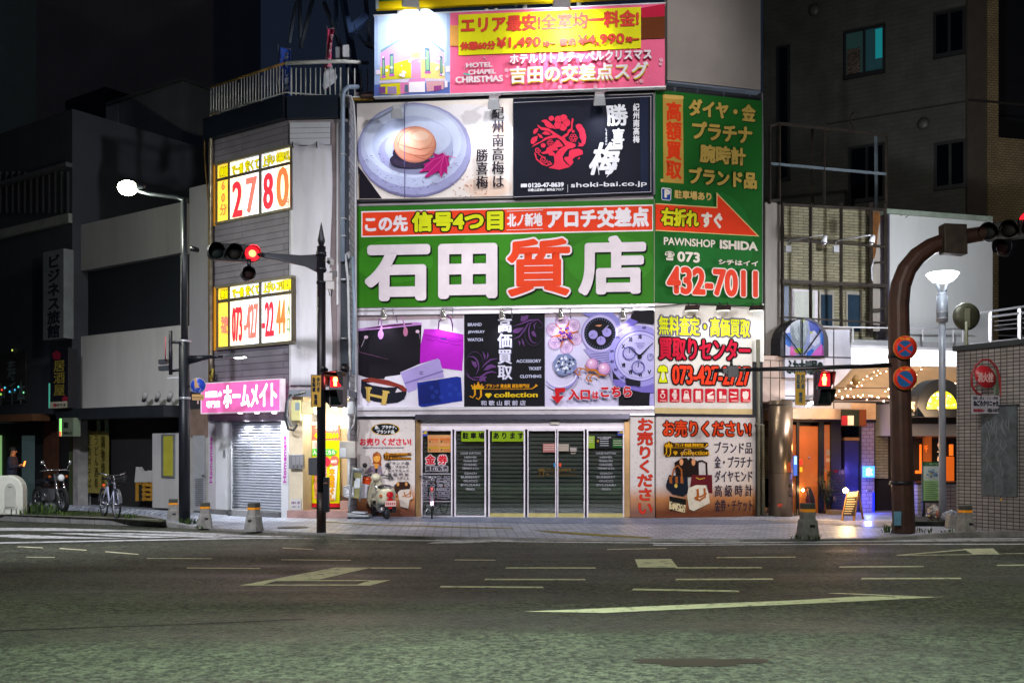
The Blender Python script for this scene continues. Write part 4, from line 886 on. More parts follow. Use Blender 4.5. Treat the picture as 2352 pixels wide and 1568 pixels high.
S.text('HOTEL', 1072, 1133, 154, 12, '#e8e0e6', .9, hb=.4).text('CHAPEL', 1077, 1141, 170, 12, '#e8e0e6', .9, hb=.4).text('CHRISTMAS', 1048, 1157, 187, 16, '#e8e0e6', 1.1, hb=.4)
S.ell(1072, 171, 9, 2.4, '#6ab8b0', rot=.2); S.done()
b = MB(); b.rect(PH, 858, 1530, 34.5, 37, rim, -.14, .02).rect(PH, 858, 1530, 221, 223.5, rim, -.14, .02); b.build('frame', S.root)
# 2 green and yellow board above it, cut by the top of the picture
S = Board('upper_billboard', 'green and yellow billboard edge above the pink hotel billboard', 'billboard', PH, .1, 863, 1500, -60, 21, ink('#d8b80c'), .12)
S.rect(863, 1300, -60, 4, '#1c7a3a').rect(863, 870, -60, 21, '#c4ccd8').done()
b = MB()
for x in (918, 1118, 1140, 1205, 1330): b.tube([PH.p(x, 40, -.2), PH.p(x, 2, -.2)], .06, wm, 6)
b.tube([PH.p(1170, 2, -.1), PH.p(1185, 12, -.1), PH.p(1200, 0, -.1)], .05, wm, 6); b.build('bracket', S.root)
# big lamps lighting the hotel billboard
def flood(name, label, p, tgt, energy, group, col=(.92, .95, 1), ang=80, sz=(.34, .26, .2), lensm=None, armto=None, size=.15):
    t_ = thing(name, p, label, 'floodlight', group); d = (Vector(tgt) - p).normalized()
    R = d.to_track_quat('-Z', 'Y').to_matrix(); hs = MB()
    V = []
    for k, s_ in ((.5, 1.0), (-.5, .72)):
        for a_, c_ in ((-1, -1), (1, -1), (1, 1), (-1, 1)): V.append(p + R @ Vector((a_ * sz[0] / 2 * s_, c_ * sz[1] / 2 * s_, -k * sz[2])))
    hs.add(V, [[4, 5, 6, 7], [0, 4, 7, 3], [1, 2, 6, 5], [0, 1, 5, 4], [3, 7, 6, 2], [0, 3, 2, 1]], mat('flood_housing', '#b4b8be', .4, .3, var=.1)); hs.build('housing', t_, .01)
    ln = MB(); ln.add([v + d * .006 + (p - v) * .12 for v in V[:4]], [[0, 3, 2, 1]], lensm or glow('flood_lens', '#f4f8ff', 9)); ln.build('lens', t_)
    if armto is not None: MB().tube([p - d * sz[2] * .4, Vector(armto)], .022, alu, 6).build('arm', t_)
    if energy: lamp('SPOT', 'flood_beam', p + d * (sz[2] * .5 + .02), energy, col, tgt, ang, .7, size, t_)
    return t_
for i, (x, ty, e) in enumerate([(943, 95, 300), (1290, 85, 480)]):
    p = PH.p(x, -4, 1.1); flood('billboard_flood', ['dark boxed floodlight over the drawn hotel at the top of the picture', 'boxed floodlight over the yellow price panel at the top of the picture'][i], p, PH.p(x, ty, 0), e, 'floods over the hotel billboard', ang=125, sz=(.4, .3, .25), armto=PH.p(x + 22, 26, 0), lensm=glow('flood_lens_soft', '#ffffff', 30))
# 3 pickled plum billboard
S = Board('plum_billboard', 'billboard with a pickled plum on a plate beside a black panel with red emblem', 'billboard', PM, .22, 820, 1500, 238.5, 459, ink('#e6ded8'), .14, frame=mat('frame_dark', '#2a2c34', .4, .3), fw=.05)
Z = ZZ(.3174, 803.9, 0)
S.art([(822, 380), (880, 459.5), (824, 459.5)], '#191620')
S.ell(1060, 270, 110, 30, '#e2e0e4').ell(1120, 430, 56, 26, '#e2cfc2').ell(1120, 434, 44, 18, '#dec4b2').ell(1150, 300, 26, 18, '#e4cdbc')
for i in range(40): S.ell(rr.uniform(1040, 1120), rr.uniform(400, 455), 1.6, 1.1, '#b06a3a', n=8)
S.ell(952, 345, 131, 109, '#77749a').ell(952, 342, 131, 106, '#9a9cc4').ell(950, 335, 122, 95, '#b6bedc').ell(948, 326, 112, 82, '#c6d0e8').ell(948, 332, 94, 66, '#b4bedc').ell(955, 350, 86, 52, '#9c9ec4').ell(962, 338, 78, 50, '#aab2d4').ell(970, 318, 66, 40, '#c2cce6')
for i in range(120):
    a = rr.uniform(0, 6.28); q = rr.uniform(.55, .98); S.ell(952 + 128 * q * math.cos(a), 350 + 100 * q * abs(math.sin(a)), rr.uniform(.8, 2.6), .8, rr.choice(['#5c567e', '#7a74a0', '#b0a8cc']), n=6)
S.ell(935, 368, 40, 18, '#2a2236').ell(950, 372, 46, 14, '#34293f').ell(924, 352, 22, 18, '#241c30')
S.ell(953, 332, 49, 42, '#b06e58').ell(953, 330, 48, 40, '#c88068').ell(956, 325, 42, 33, '#d8957a').ell(960, 318, 32, 22, '#e4ac90').ell(966, 312, 18, 11, '#efc8b0')
for q in [[(912, 330), (935, 338), (965, 344), (995, 338)], [(915, 345), (945, 356), (975, 358), (990, 352)], [(930, 300), (918, 318), (914, 336)], [(940, 352), (960, 362), (978, 366)]]: S.stroke(q, [.6, 1.8, 1.8, .6][:len(q)], '#a45a48')
leaf = [(600, 1105), (640, 1120), (672, 1105), (690, 1130), (720, 1125), (712, 1160), (722, 1190), (700, 1215), (706, 1262), (680, 1245), (660, 1290), (640, 1240), (600, 1262), (560, 1285), (540, 1280), (575, 1235), (495, 1250), (545, 1205), (530, 1190), (585, 1165), (560, 1150), (612, 1140)]
S.art(leaf, '#a8186c', Z)
for q in [[(690, 1120), (640, 1180), (540, 1278)], [(680, 1130), (660, 1200), (655, 1280)], [(685, 1125), (600, 1160), (500, 1248)], [(690, 1125), (703, 1180), (702, 1255)], [(680, 1100), (700, 1128), (765, 1142)]]: S.stroke(q, 4, '#d84a98', Z)
S.stroke([(929, 236), (929, 458)], 1.6, '#55507a')
mn = dict(hb=.35)
S.text('紀州南高梅は', 1131, 1159, 341, 186, '#26222c', .8, vert=True, **mn).text('勝喜梅', 1095, 1123, 391, 92, '#26222c', .8, vert=True, **mn)
S.art([(1178.5, 226.5), (1500, 216), (1500, 443.5), (1178.5, 456)], '#0b1020').art([(1470, 221), (1488, 220), (1488, 442), (1472, 443)], '#131d38')
bo = '#b8b4c0'
S.stroke([(1180, 236), (1496, 221.5)], 1.1, bo).stroke([(1495, 221.5), (1495, 441)], 1.1, bo).stroke([(1180, 452.5), (1496, 440.5)], 1.1, bo).stroke([(824, 400), (824.5, 457)], 1, '#b09a80')
S.stroke([(824, 457), (1178, 454)], 1, '#c8b8a8')
Z = ZZ(.1465, 1177.1, 229.7); R_ = '#d02a48'
for i in range(5): S.ell(775 + 72 * math.cos(i * 1.2566 - 1.2), 355 + 72 * math.sin(i * 1.2566 - 1.2), 60, 60, R_, Z)
S.ell(775, 355, 16, 16, '#2a0a16', Z)
for i in range(5): S.stroke([(775, 355), (775 + 90 * math.cos(i * 1.2566 - .57), 355 + 90 * math.sin(i * 1.2566 - .57))], 5, '#5a1020', Z)
S.ell(610, 290, 42, 40, R_, Z).ell(482, 714, 38, 36, R_, Z).ell(952, 495, 22, 22, R_, Z)
S.art([(445, 335), (490, 312), (530, 310), (580, 345), (640, 400), (685, 465), (640, 445), (570, 440), (520, 410), (495, 355)], R_, Z)
S.art([(390, 385), (450, 428), (560, 445), (660, 510), (740, 560), (770, 580), (820, 540), (860, 520), (870, 470), (915, 450), (920, 350), (935, 282), (962, 300), (945, 370), (940, 470), (890, 510), (870, 560), (820, 590), (840, 640), (985, 690), (990, 730), (950, 755), (870, 770), (820, 830), (785, 890), (800, 950), (840, 1000), (905, 1048), (740, 1095), (565, 1065), (640, 1020), (660, 980), (650, 880), (690, 830), (740, 770), (830, 720), (770, 640), (700, 590), (560, 610), (440, 670), (300, 742), (340, 700), (460, 640), (500, 600), (640, 545), (560, 490), (450, 470), (400, 420)], R_, Z)
S.art([(325, 490), (350, 455), (410, 440), (395, 495), (350, 535), (328, 530)], R_, Z).art([(460, 530), (510, 490), (560, 500), (600, 548), (520, 548)], R_, Z).art([(285, 640), (310, 590), (395, 562), (385, 640), (330, 690), (292, 690)], R_, Z).art([(390, 525), (450, 550), (485, 600), (430, 595)], R_, Z)
S.art([(990, 400), (1035, 372), (1080, 385), (1130, 470), (1155, 580), (1140, 680), (1100, 730), (1020, 728), (1050, 700), (1030, 665), (1080, 690), (1085, 640), (1055, 590), (1050, 520), (1000, 440)], R_, Z)
S.art([(640, 700), (690, 630), (725, 630), (790, 710), (800, 730), (700, 745), (720, 790), (620, 800), (670, 840), (660, 880), (575, 870), (560, 840), (480, 850), (445, 830), (520, 800), (540, 750)], R_, Z)
S.art([(890, 800), (940, 775), (1040, 765), (1095, 790), (1105, 850), (1050, 870), (990, 890), (940, 930), (955, 980), (910, 1040), (870, 1000), (810, 930), (820, 895), (880, 890)], R_, Z).art([(1020, 930), (1055, 890), (1058, 925)], R_, Z)
for (fx, fy, fr) in [(590, 672, 34), (953, 597, 42)]:
    for i in range(6): S.ring(fx + fr * math.cos(i * 1.047), fy + fr * math.sin(i * 1.047), fr * .34, fr * .62, R_, Z, 12)
def spiral(cx, cy, r, turns, w0):
    S.stroke([(cx + r * (1 - i / 30 * .85) * math.cos(i / 30 * turns * 6.28), cy + r * (1 - i / 30 * .85) * math.sin(i / 30 * turns * 6.28)) for i in range(31)], w0, R_, Z)
spiral(395, 785, 48, 1.5, 15); spiral(485, 940, 60, 1.6, 15); spiral(580, 985, 38, 1.4, 12)
S.stroke([(350, 830), (380, 930), (470, 1010), (540, 1030), (620, 1000)], 20, R_, Z).stroke([(400, 840), (450, 880), (520, 910)], 14, R_, Z)
wh = '#e0e2ea'
S.text('勝', 1392, 1442, 270, 50, wh, 1.5, shear=-.12, nd=10).text('喜', 1405, 1434, 321, 42, wh, 1.2, shear=.05).text('梅', 1358, 1424, 369, 74, wh, 2.2, shear=.3, nd=10)
S.stroke([(1376, 402), (1372, 372), (1380, 350)], [1, 4, 2], wh).stroke([(1362, 377), (1380, 366), (1396, 356)], [5, 3, 1], wh).stroke([(1412, 362), (1416, 380), (1393, 407)], [2, 5, 1], wh)
S.text('紀州南高梅', 1453.5, 1468.5, 289, 90, wh, .5, vert=True).text('しょうきばい', 1390.5, 1395, 320, 38, wh, .2, vert=True)
S.text('0120-47-8639', 1214, 1296, 430, 10.5, wh, .7).text('和歌山近鉄B1 食料品フロア', 1214, 1296, 441, 6.5, wh, .25).stroke([(1304, 424), (1304, 442)], .8, wh).text('shoki-bai.co.jp', 1312, 1485, 430, 14, wh, .35)
S.rect(1198, 1212, 428, 436, wh).ring(1202, 432, 1.2, 2.2, '#0b1020').ring(1208, 432, 1.2, 2.2, '#0b1020'); S.done()
for i, (x, y) in enumerate([(912, 262), (1134, 241), (1377, 232)]):
    flood('sign_flood', ['grey box floodlight over the plum plate, leftmost of three', 'grey box floodlight at the border of plate and black panel', 'grey box floodlight over the black panel, rightmost of three'][i], PM.p(x, y - 6, 1.0), PM.p(x, y + 120, .1), 95 if i < 2 else 60, 'box floods over the plum billboard', (.86, .88, 1), 105, (.28, .26, .24), armto=PM.p(x + 22, y - 26, .35))
# 4 green pawnshop sign
S = Board('pawnshop_sign', 'huge green sign with four giant white and red characters', 'sign', PM, .20, 821, 1502, 475, 706, ink('#2f7414'), .12, frame=mat('frame_green', '#4a5a3c', .5, .2), fw=.02)
S.rect(821, 1502, 475, 486, '#2a6e1c').ell(905, 600, 90, 50, '#35801a').ell(1180, 560, 120, 40, '#35801a').ell(1400, 600, 100, 60, '#34801a')
S.rect(830, 1500, 485.5, 545, '#e4dcdc').rect(832.5, 1498, 488.5, 542, '#e0401c')
S.text('この先', 838, 937, 514, 38, '#e4dee2', 1.8).text('信号4つ目', 946, 1156, 508, 46, '#cdd414', 2.4, out=[('#141a06', 6)], nd=10).text('北ノ新地', 1165, 1246, 505.5, 31, '#e4dee2', 1.1).text('アロチ交差点', 1256, 1491, 501, 46, '#e4dee2', 2.2)
S.stroke([(1164, 485.5), (1247, 482.5)], 1.2, '#e4dee2').stroke([(1164, 528.5), (1247, 525.5)], 1.2, '#e4dee2')
gw = '#dcd2d8'
for tx, xa, xb, yc, h, bo in [('石', 838, 989, 627, 129, 6.8), ('田', 1007, 1143, 623, 126, 7.2), ('店', 1328, 1484, 610, 136, 6.0)]:
    S.text(tx, xa, xb, yc, h, gw, bo, sh=('#0a1a08', 3.4, 3.4), nd=16, res=6)
S.text('質', 1165, 1310, 615, 132, '#e0421c', 3.8, out=[('#e2d6da', 8)], sh=('#0a1a08', 3, 3), nd=16, res=6)
S.done()
for i, (x, lab) in enumerate([(875, 'left end of the row, over the black tote bag picture'), (1012, 'over the magenta handbag picture'), (1147, 'over the black panel in the middle of the row'), (1282, 'over the flower brooch picture'), (1425, 'right end of the row, over the watch picture')]):
    p = PM.p(x + 6, 722, .42); t_ = thing('banner_spot', p, 'small chrome spotlight, ' + lab, 'spotlight', 'chrome spots over the bag banner')
    d = (PM.p(x + 12, 800, .05) - p).normalized()
    MB().lathe([(.035, -.14), (.05, -.08), (.085, .04), (.09, .07)], p, mat('chrome_spot', '#d0ccc8', .18, .8), 12, d).build('housing', t_)
    MB().lathe([(.08, 0), (.07, .012)], p + d * .07, glow('spot_lens', '#fff4e8', 5), 12, d).build('lens', t_)
    MB().tube([p - d * .12, PM.p(x + 2, 708, .42), PM.p(x + 28, 707, .3), PM.p(x + 29, 730, .15)], .014, alu, 6).build('arm', t_)
    lamp('SPOT', 'spot_beam', p + d * .1, 32, (.9, .88, 1), PM.p(x + 14, 850, .05), 110, .9, .05, t_)
# 5 bag banner (three panels)
wp = '#cac6d8'
S = Board('bag_poster', 'white poster of a black tote, a magenta handbag, a belt and wallets', 'poster', PM, .12, 821, 1066, 724, 935, ink('#cdc9d8'), .08)
Z = ZZ(.15746, 803.9, 717.8)
S.art([(115, 30), (1655, 10), (1655, 85), (960, 105), (115, 120)], '#9a8a90', Z)
S.art([(118, 235), (1045, 150), (1020, 745), (735, 870), (735, 905), (515, 935), (500, 970), (230, 945), (118, 905)], '#15131a', Z)
S.art([(115, 235), (600, 165), (960, 140), (1048, 150), (1045, 178), (600, 225), (118, 268)], '#b07cc0', Z).art([(170, 238), (500, 185), (900, 150), (905, 170), (480, 220)], '#3c1030', Z)
S.stroke([(455, 90), (460, 200), (450, 280)], [14, 22, 40], '#b884c4', Z).stroke([(425, 85), (412, 180)], 14, '#8c5c98', Z).stroke([(670, 40), (690, 145)], 14, '#6a4668', Z).stroke([(745, 40), (790, 165), (805, 240)], [12, 20, 36], '#b07cae', Z)
S.ell(448, 320, 40, 68, '#b07cc0', Z).ell(810, 280, 34, 66, '#b06c90', Z).ell(235, 357, 30, 24, '#c8a8c0', Z).ell(985, 275, 28, 24, '#c8a8c0', Z).stroke([(218, 375), (165, 500)], 10, '#8a8090', Z).stroke([(1005, 300), (1025, 390)], 9, '#706878', Z)
S.stroke([(118, 450), (135, 575), (560, 680)], [12, 8, 3], '#70486a', Z)
S.art([(1082, 238), (1290, 240), (1655, 320), (1655, 560), (1635, 850), (1340, 810), (1280, 670), (1020, 745), (1030, 470)], '#a31bb0', Z)
S.art([(1075, 280), (1082, 238), (1290, 240), (1655, 322), (1650, 395), (1460, 350), (1110, 320)], '#b228be', Z)
S.stroke([(1290, 240), (1295, 140), (1345, 70), (1420, 50), (1470, 90), (1495, 170), (1490, 275)], 18, '#5c1868', Z)
for q in [[(1100, 320), (1180, 345), (1560, 425), (1650, 400)], [(1110, 385), (1210, 412), (1255, 390), (1300, 420), (1430, 445), (1450, 425), (1490, 460), (1600, 475)]]: S.stroke(q, 8, '#6c107a', Z)
S.art([(1320, 365), (1410, 372), (1408, 395), (1325, 392)], '#4a3080', Z)
S.art([(735, 875), (1280, 668), (1310, 690), (1375, 945), (1000, 1000), (975, 1115), (845, 1168)], '#9a8cc4', Z).art([(800, 1020), (1360, 840), (1365, 860), (805, 1042)], '#6e629c', Z)
S.text('CC', 1015, 1072, 880, 50, '#4c4470', .4, Z=Z)
S.art([(980, 1020), (1560, 930), (1620, 945), (1640, 1285), (1350, 1330), (1050, 1380), (1000, 1350)], '#162a86', Z).art([(1000, 1060), (1300, 975), (1330, 1310), (1010, 1340)], '#101e66', Z)
for x, y in [(1190, 1090), (1460, 1060), (1210, 1225), (1330, 1230), (1460, 1190), (1590, 1190), (1260, 1150), (1540, 1110)]: S.ring(x, y, 20, 27, '#2a44a8', Z, 14).stroke([(x - 12, y), (x + 12, y)], 8, '#2a44a8', Z)
S.art([(165, 975), (300, 945), (560, 985), (760, 1060), (830, 1115), (820, 1190), (790, 1260), (700, 1310), (540, 1325), (350, 1290), (190, 1240), (160, 1150)], '#131622', Z)
S.art([(175, 970), (290, 947), (560, 985), (770, 1060), (828, 1115), (815, 1150), (770, 1150), (700, 1075), (640, 1085), (500, 1060), (330, 1020), (190, 1000)], '#7a2c24', Z)
S.art([(240, 1025), (330, 1018), (520, 1055), (660, 1085), (520, 1090), (330, 1060)], '#c4bcc8', Z).art([(690, 1100), (760, 1150), (660, 1165)], '#c4bcc8', Z)
gd = '#b89a50'
S.art([(215, 1080), (310, 1085), (322, 1112), (300, 1115), (290, 1180), (470, 1215), (480, 1150), (465, 1130), (570, 1145), (580, 1170), (555, 1175), (525, 1325), (535, 1345), (440, 1335), (462, 1310), (465, 1255), (290, 1215), (290, 1280), (300, 1305), (218, 1270), (240, 1260), (235, 1120)], gd, Z); S.done()
S = Board('collection_poster', 'black poster with white characters, purple scrolls and a gold crown logo', 'poster', PM, .125, 1066, 1250.5, 717, 935, ink('#0d0e14'), .08)
Z = ZZ(.15377, 1062.3, 706.3); lv = '#b4b8d4'
S.text('高価買取', 520, 742, 610, 930, '#cdcde0', .9, vert=True, Z=Z, hb=.5, sh=('#5c5c80', 1.2, 1.2))
for tx, xa, xb, y in [('BRAND', 78, 288, 253), ('JEWELRY', 80, 335, 367), ('WATCH', 78, 305, 480), ('ACCESSORY', 805, 1175, 798), ('TICKET', 990, 1180, 910), ('CLOTHING', 860, 1180, 1027)]: S.text(tx, xa, xb, y, 48, lv, .35, Z=Z)
pu = '#5c3870'; pd = '#3a2c48'
def vine(pts, w0, w1, c): S.stroke(pts, [w0 + (w1 - w0) * math.sin(PI * i / (len(pts) - 1)) for i in range(len(pts))], c, Z)
def arc(cx, cy, rx, ry, a0, a1, n=16): return [(cx + rx * math.cos(a0 + (a1 - a0) * i / n), cy + ry * math.sin(a0 + (a1 - a0) * i / n)) for i in range(n + 1)]
vine(arc(180, 830, 130, 170, 3.0, 6.6), 3, 12, pd); vine(arc(130, 880, 110, 150, 4.3, 7.2), 4, 22, pu); vine([(290, 900), (340, 840), (420, 775), (530, 760)], 5, 24, pu); vine([(150, 1040), (260, 1040), (360, 975), (440, 955), (515, 980)], 5, 30, pu); vine(arc(75, 970, 40, 45, 0, 5.4), 3, 9, pd); vine([(60, 960), (90, 1030), (160, 1075), (250, 1080)], 4, 22, pu)
S.art([(130, 795), (200, 810), (215, 870), (195, 905), (150, 850)], pu, Z).art([(315, 935), (370, 860), (430, 845), (490, 865), (510, 895), (440, 900), (380, 930)], pu, Z).art([(245, 1070), (300, 1020), (365, 1030), (335, 1070), (355, 1110), (300, 1090), (260, 1110)], pu, Z)
vine([(300, 650), (330, 720), (335, 780)], 4, 28, pu); vine([(378, 665), (380, 720), (360, 770)], 4, 22, pu)
vine([(755, 280), (880, 240), (1000, 190), (1130, 180), (1195, 240)], 5, 26, pu); vine(arc(1160, 265, 38, 40, -1.5, 3.2), 3, 8, pd); vine(arc(1080, 360, 90, 170, 1.2, 4.2), 4, 22, pu); vine(arc(1060, 400, 130, 170, .2, 4.0), 3, 12, pd); vine([(765, 470), (850, 430), (920, 340), (980, 240), (1090, 200)], 4, 22, pu); vine([(1110, 215), (1070, 260), (1075, 330)], 4, 24, pu)
S.art([(865, 200), (880, 120), (930, 130), (955, 105), (990, 125), (970, 175), (910, 210)], pu, Z).art([(745, 350), (790, 310), (920, 295), (880, 340), (830, 385), (770, 380)], pu, Z).art([(1025, 370), (1060, 340), (1100, 400), (1100, 440), (1050, 425)], pu, Z)
vine([(830, 490), (855, 520), (852, 570)], 4, 26, pu); vine([(890, 460), (905, 520), (925, 580)], 4, 26, pu)
def jjlogo(S, Z, g1, g2, small=True, bo=1.0):
    S.art([(135, 1165), (160, 1180), (175, 1150), (200, 1165), (235, 1120), (270, 1165), (295, 1150), (305, 1180), (330, 1165), (318, 1205), (148, 1205)], g1, Z).rect(148, 318, 1210, 1219, g2, Z)
    for x, y in [(235, 1117), (180, 1145), (290, 1148), (138, 1163)]: S.ell(x, y, 11, 11, g1, Z, n=10)
    S.stroke([(185, 1222), (187, 1300), (150, 1345), (110, 1322)], [26, 26, 12, 18], g1, Z).stroke([(275, 1222), (277, 1320), (240, 1372), (200, 1345)], [28, 28, 14, 18], g1, Z)
    S.art([(332, 1300), (355, 1274), (385, 1280), (415, 1274), (440, 1300), (386, 1352)], g2, Z)
    S.stroke([(310, 1216), (900, 1216), (1040, 1210), (1085, 1180), (1110, 1150)], [7, 7, 10, 20, 40], g1, Z)
    if small: S.text('ブランド 貴金属 買取専門店', 350, 1003, 1172, 62, g1, .35, Z=Z)
    S.text('collection', 476, 1128, 1302, 86, g2, bo, Z=Z, hb=.4)
jjlogo(S, Z, '#c88a10', '#d0b018')
S.text('和 歌 山 駅 前 店', 280, 948, 1425, 78, '#a8a8c0', .5, Z=Z); S.done()
S = Board('jewellery_poster', 'pale lilac poster of a flower brooch, two watches, a diamond ring and pearls', 'poster', PM, .12, 1251.5, 1502.5, 724, 935, ink('#c4c0dc'), .08)
Z = ZZ(.15749, 1234.6, 700.5)
S.art([(108, 95), (1700, 60), (1700, 130), (660, 170), (108, 180)], '#978a92', Z)
for i in range(6):
    a = i * 1.047 + .35; cx, cy = 390 + 178 * math.cos(a), 425 + 195 * math.sin(a)
    S.ell(cx, cy, 98, 98, '#a888b8', Z, 18); S.ell(cx, cy, 86, 86, '#c8aed0', Z, 18)
    for k in range(9): S.ring(cx + 52 * math.cos(k * .7) * (k % 3) / 2, cy + 52 * math.sin(k * .7) * (k % 3) / 2, 17, 22, '#8c6aa0', Z, 8)
for i in range(6): a = i * 1.047 - .2; S.stroke([(400, 425), (400 + 215 * math.cos(a), 425 + 215 * math.sin(a))], [50, 4], '#b05c20', Z)
for i in range(30): a = rr.uniform(0, 6.28); q = rr.uniform(0, 115); S.ell(405 + q * math.cos(a), 430 + q * math.sin(a), *([rr.uniform(14, 26)] * 2), rr.choice(['#3c1860', '#58288c', '#2c1048', '#482070']), Z, 8)
for i in range(14): a = rr.uniform(0, 6.28); q = rr.uniform(0, 100); S.ell(405 + q * math.cos(a), 430 + q * math.sin(a), 8, 8, '#d8a080', Z, 8)
S.art([(650, 120), (1080, 95), (1190, 200), (1220, 330), (1180, 420)], '#7a78b8', Z).art([(670, 640), (1080, 600), (1110, 1190), (1000, 860), (770, 760)], '#9a94cc', Z)
for k in range(5): S.stroke([(770 + k * 12, 720 + k * 34), (1060, 690 + k * 34)], 10, '#5c5890', Z)
S.ell(915, 415, 278, 285, '#8a84c0', Z, 40).ell(912, 415, 262, 268, '#b0a8d8', Z, 40).ell(910, 415, 230, 235, '#0f0e16', Z, 40)
for i in range(36): a = i * .1745; S.stroke([(910 + 190 * math.cos(a), 415 + 195 * math.sin(a)), (910 + 222 * math.cos(a), 415 + 226 * math.sin(a))], 9, '#4e5878', Z)
for x, y, a in [(812, 430, 2.6), (1012, 398, -1.6), (927, 518, -1.7)]: S.ell(x, y, 66, 64, '#9a90d4', Z, 20).stroke([(x, y), (x + 50 * math.cos(a), y + 50 * math.sin(a))], 7, '#1c1a2c', Z)
S.art([(835, 300), (890, 285), (945, 290), (905, 315)], '#c08060', Z).stroke([(940, 385), (1035, 295)], 16, '#8c88b8', Z)
S.art([(1390, 80), (1700, 70), (1700, 275), (1470, 250), (1350, 210)], '#100f18', Z).art([(1190, 1200), (1650, 1270), (1640, 1465), (1185, 1460)], '#0e0d16', Z).art([(1090, 950), (1250, 1150), (1110, 1120)], '#14121e', Z)
S.art([(1110, 1080), (1700, 1140), (1700, 1280), (1520, 1270), (1120, 1170)], '#7468bc', Z).art([(1200, 330), (1340, 190), (1470, 240), (1250, 420)], '#6e64c0', Z).art([(1640, 1290), (1700, 1290), (1700, 1465), (1630, 1460)], '#a8a0d8', Z)
def clip_disc(cx, cy, r, c, xm=1698, n=44):
    S.art([(min(cx + r * math.cos(2 * PI * i / n), xm), cy + r * math.sin(2 * PI * i / n)) for i in range(n)], c, Z)
clip_disc(1490, 740, 448, '#9690d4'); clip_disc(1490, 745, 370, '#544ea0'); clip_disc(1490, 745, 358, '#b4b0e0'); clip_disc(1490, 745, 325, '#8480c8'); clip_disc(1490, 748, 315, '#b2aedc')
for i, tx in [(0, 'XII'), (11, 'XI'), (10, 'X'), (8, 'VIII'), (7, 'VII'), (5, 'V'), (6, 'VI')]:
    a = i * .5236 - 1.5708; x, y = 1490 + 275 * math.cos(a), 745 + 275 * math.sin(a)
    if x < 1660: S.text(tx, x - 26, x + 26, y, 62, '#15132a', .5, Z=Z)
for i, tx in [(0, '60'), (10, '70'), (9, '80'), (8.3, '85'), (7.7, '90'), (7, '100')]:
    a = i * .5236 - 1.57 + .15; x, y = 1490 + 408 * math.cos(a), 740 + 408 * math.sin(a)
    if x < 1660: S.text(tx, x - 26, x + 26, y, 34, '#2c2858', .2, Z=Z)
for x, y, r in [(1338, 700, 98), (1648, 750, 48), (1468, 905, 98)]: S.ring(x, y, r * .84, r, '#5c58a0', Z).ring(x, y, r * .5, r * .55, '#8480c0', Z).stroke([(x, y), (x + 5, y - r * .7)], 9, '#201c48', Z)
S.stroke([(1340, 615), (1490, 745), (1690, 545)], [10, 34, 10], '#0c0b14', Z).ell(1490, 750, 34, 34, '#0c0b14', Z)
for k in range(4): S.stroke([(1420 + k * 14, 550 + k * 22), (1570 - k * 10, 550 + k * 22)], 7, '#7a74b8', Z)
S.art([(1275, 1060), (1505, 1105), (1500, 1180), (1290, 1150)], '#141220', Z)
S.stroke(arc(330, 1000, 240, 215, 2.6, -.5, 22), [14 + 40 * (i / 22) for i in range(23)], '#8c84c8', Z).stroke(arc(345, 985, 222, 196, 2.6, .2, 20), [10 + 14 * (i / 20) for i in range(21)], '#d8d4ec', Z)
S.art([(225, 830), (300, 720), (450, 700), (560, 790), (575, 860), (520, 980), (400, 1025), (300, 1010), (240, 920)], '#7884b0', Z)
for i in range(44):
    a = rr.uniform(0, 6.28); q = rr.uniform(20, 140); x, y = 402 + q * math.cos(a), 865 + q * math.sin(a); S.art([(x, y - 26), (x + 22, y + 10), (x - 20, y + 18)], rr.choice(['#d8e0f0', '#2c3450', '#98a4c8', '#e8ecf8', '#141828', '#b8c4e0']), Z)
for x, y, r in [(798, 860, 88), (972, 928, 92)]: S.ell(x, y, r, r, '#a070a8', Z).ell(x - 4, y - 6, r * .88, r * .88, '#c490c0', Z).ell(x - 12, y - 16, r * .6, r * .6, '#d8aad0', Z).ell(x - 18, y - 24, r * .25, r * .25, '#ecdcec', Z)
gc = '#b06a24'
S.stroke([(690, 880), (740, 940), (850, 950), (900, 1010), (1020, 1030)], [16, 34, 40, 30, 8], gc, Z)
for cx, cy in [(640, 970), (800, 1060)]:
    S.stroke(arc(cx - 22, cy, 62, 50, -.9, -5.0, 14), 18, gc, Z).stroke(arc(cx + 28, cy + 8, 62, 50, 2.2, 7.0 - .6, 14), 18, gc, Z)
rd_ = '#c01420'
S.art([(252, 1210), (402, 1202), (402, 1265), (318, 1272), (318, 1325), (388, 1320), (295, 1435), (192, 1328), (262, 1325)], rd_, Z)
S.text('入口', 450, 770, 1310, 160, rd_, 1.4, Z=Z, shear=0, out=[('#d8d0e0', 2.2)]).text('は', 800, 895, 1320, 110, rd_, 1.0, Z=Z, out=[('#d8d0e0', 1.8)]).text('こちら', 920, 1375, 1270, 160, rd_, 1.5, Z=Z, out=[('#d8d0e0', 2.4)]); S.done()
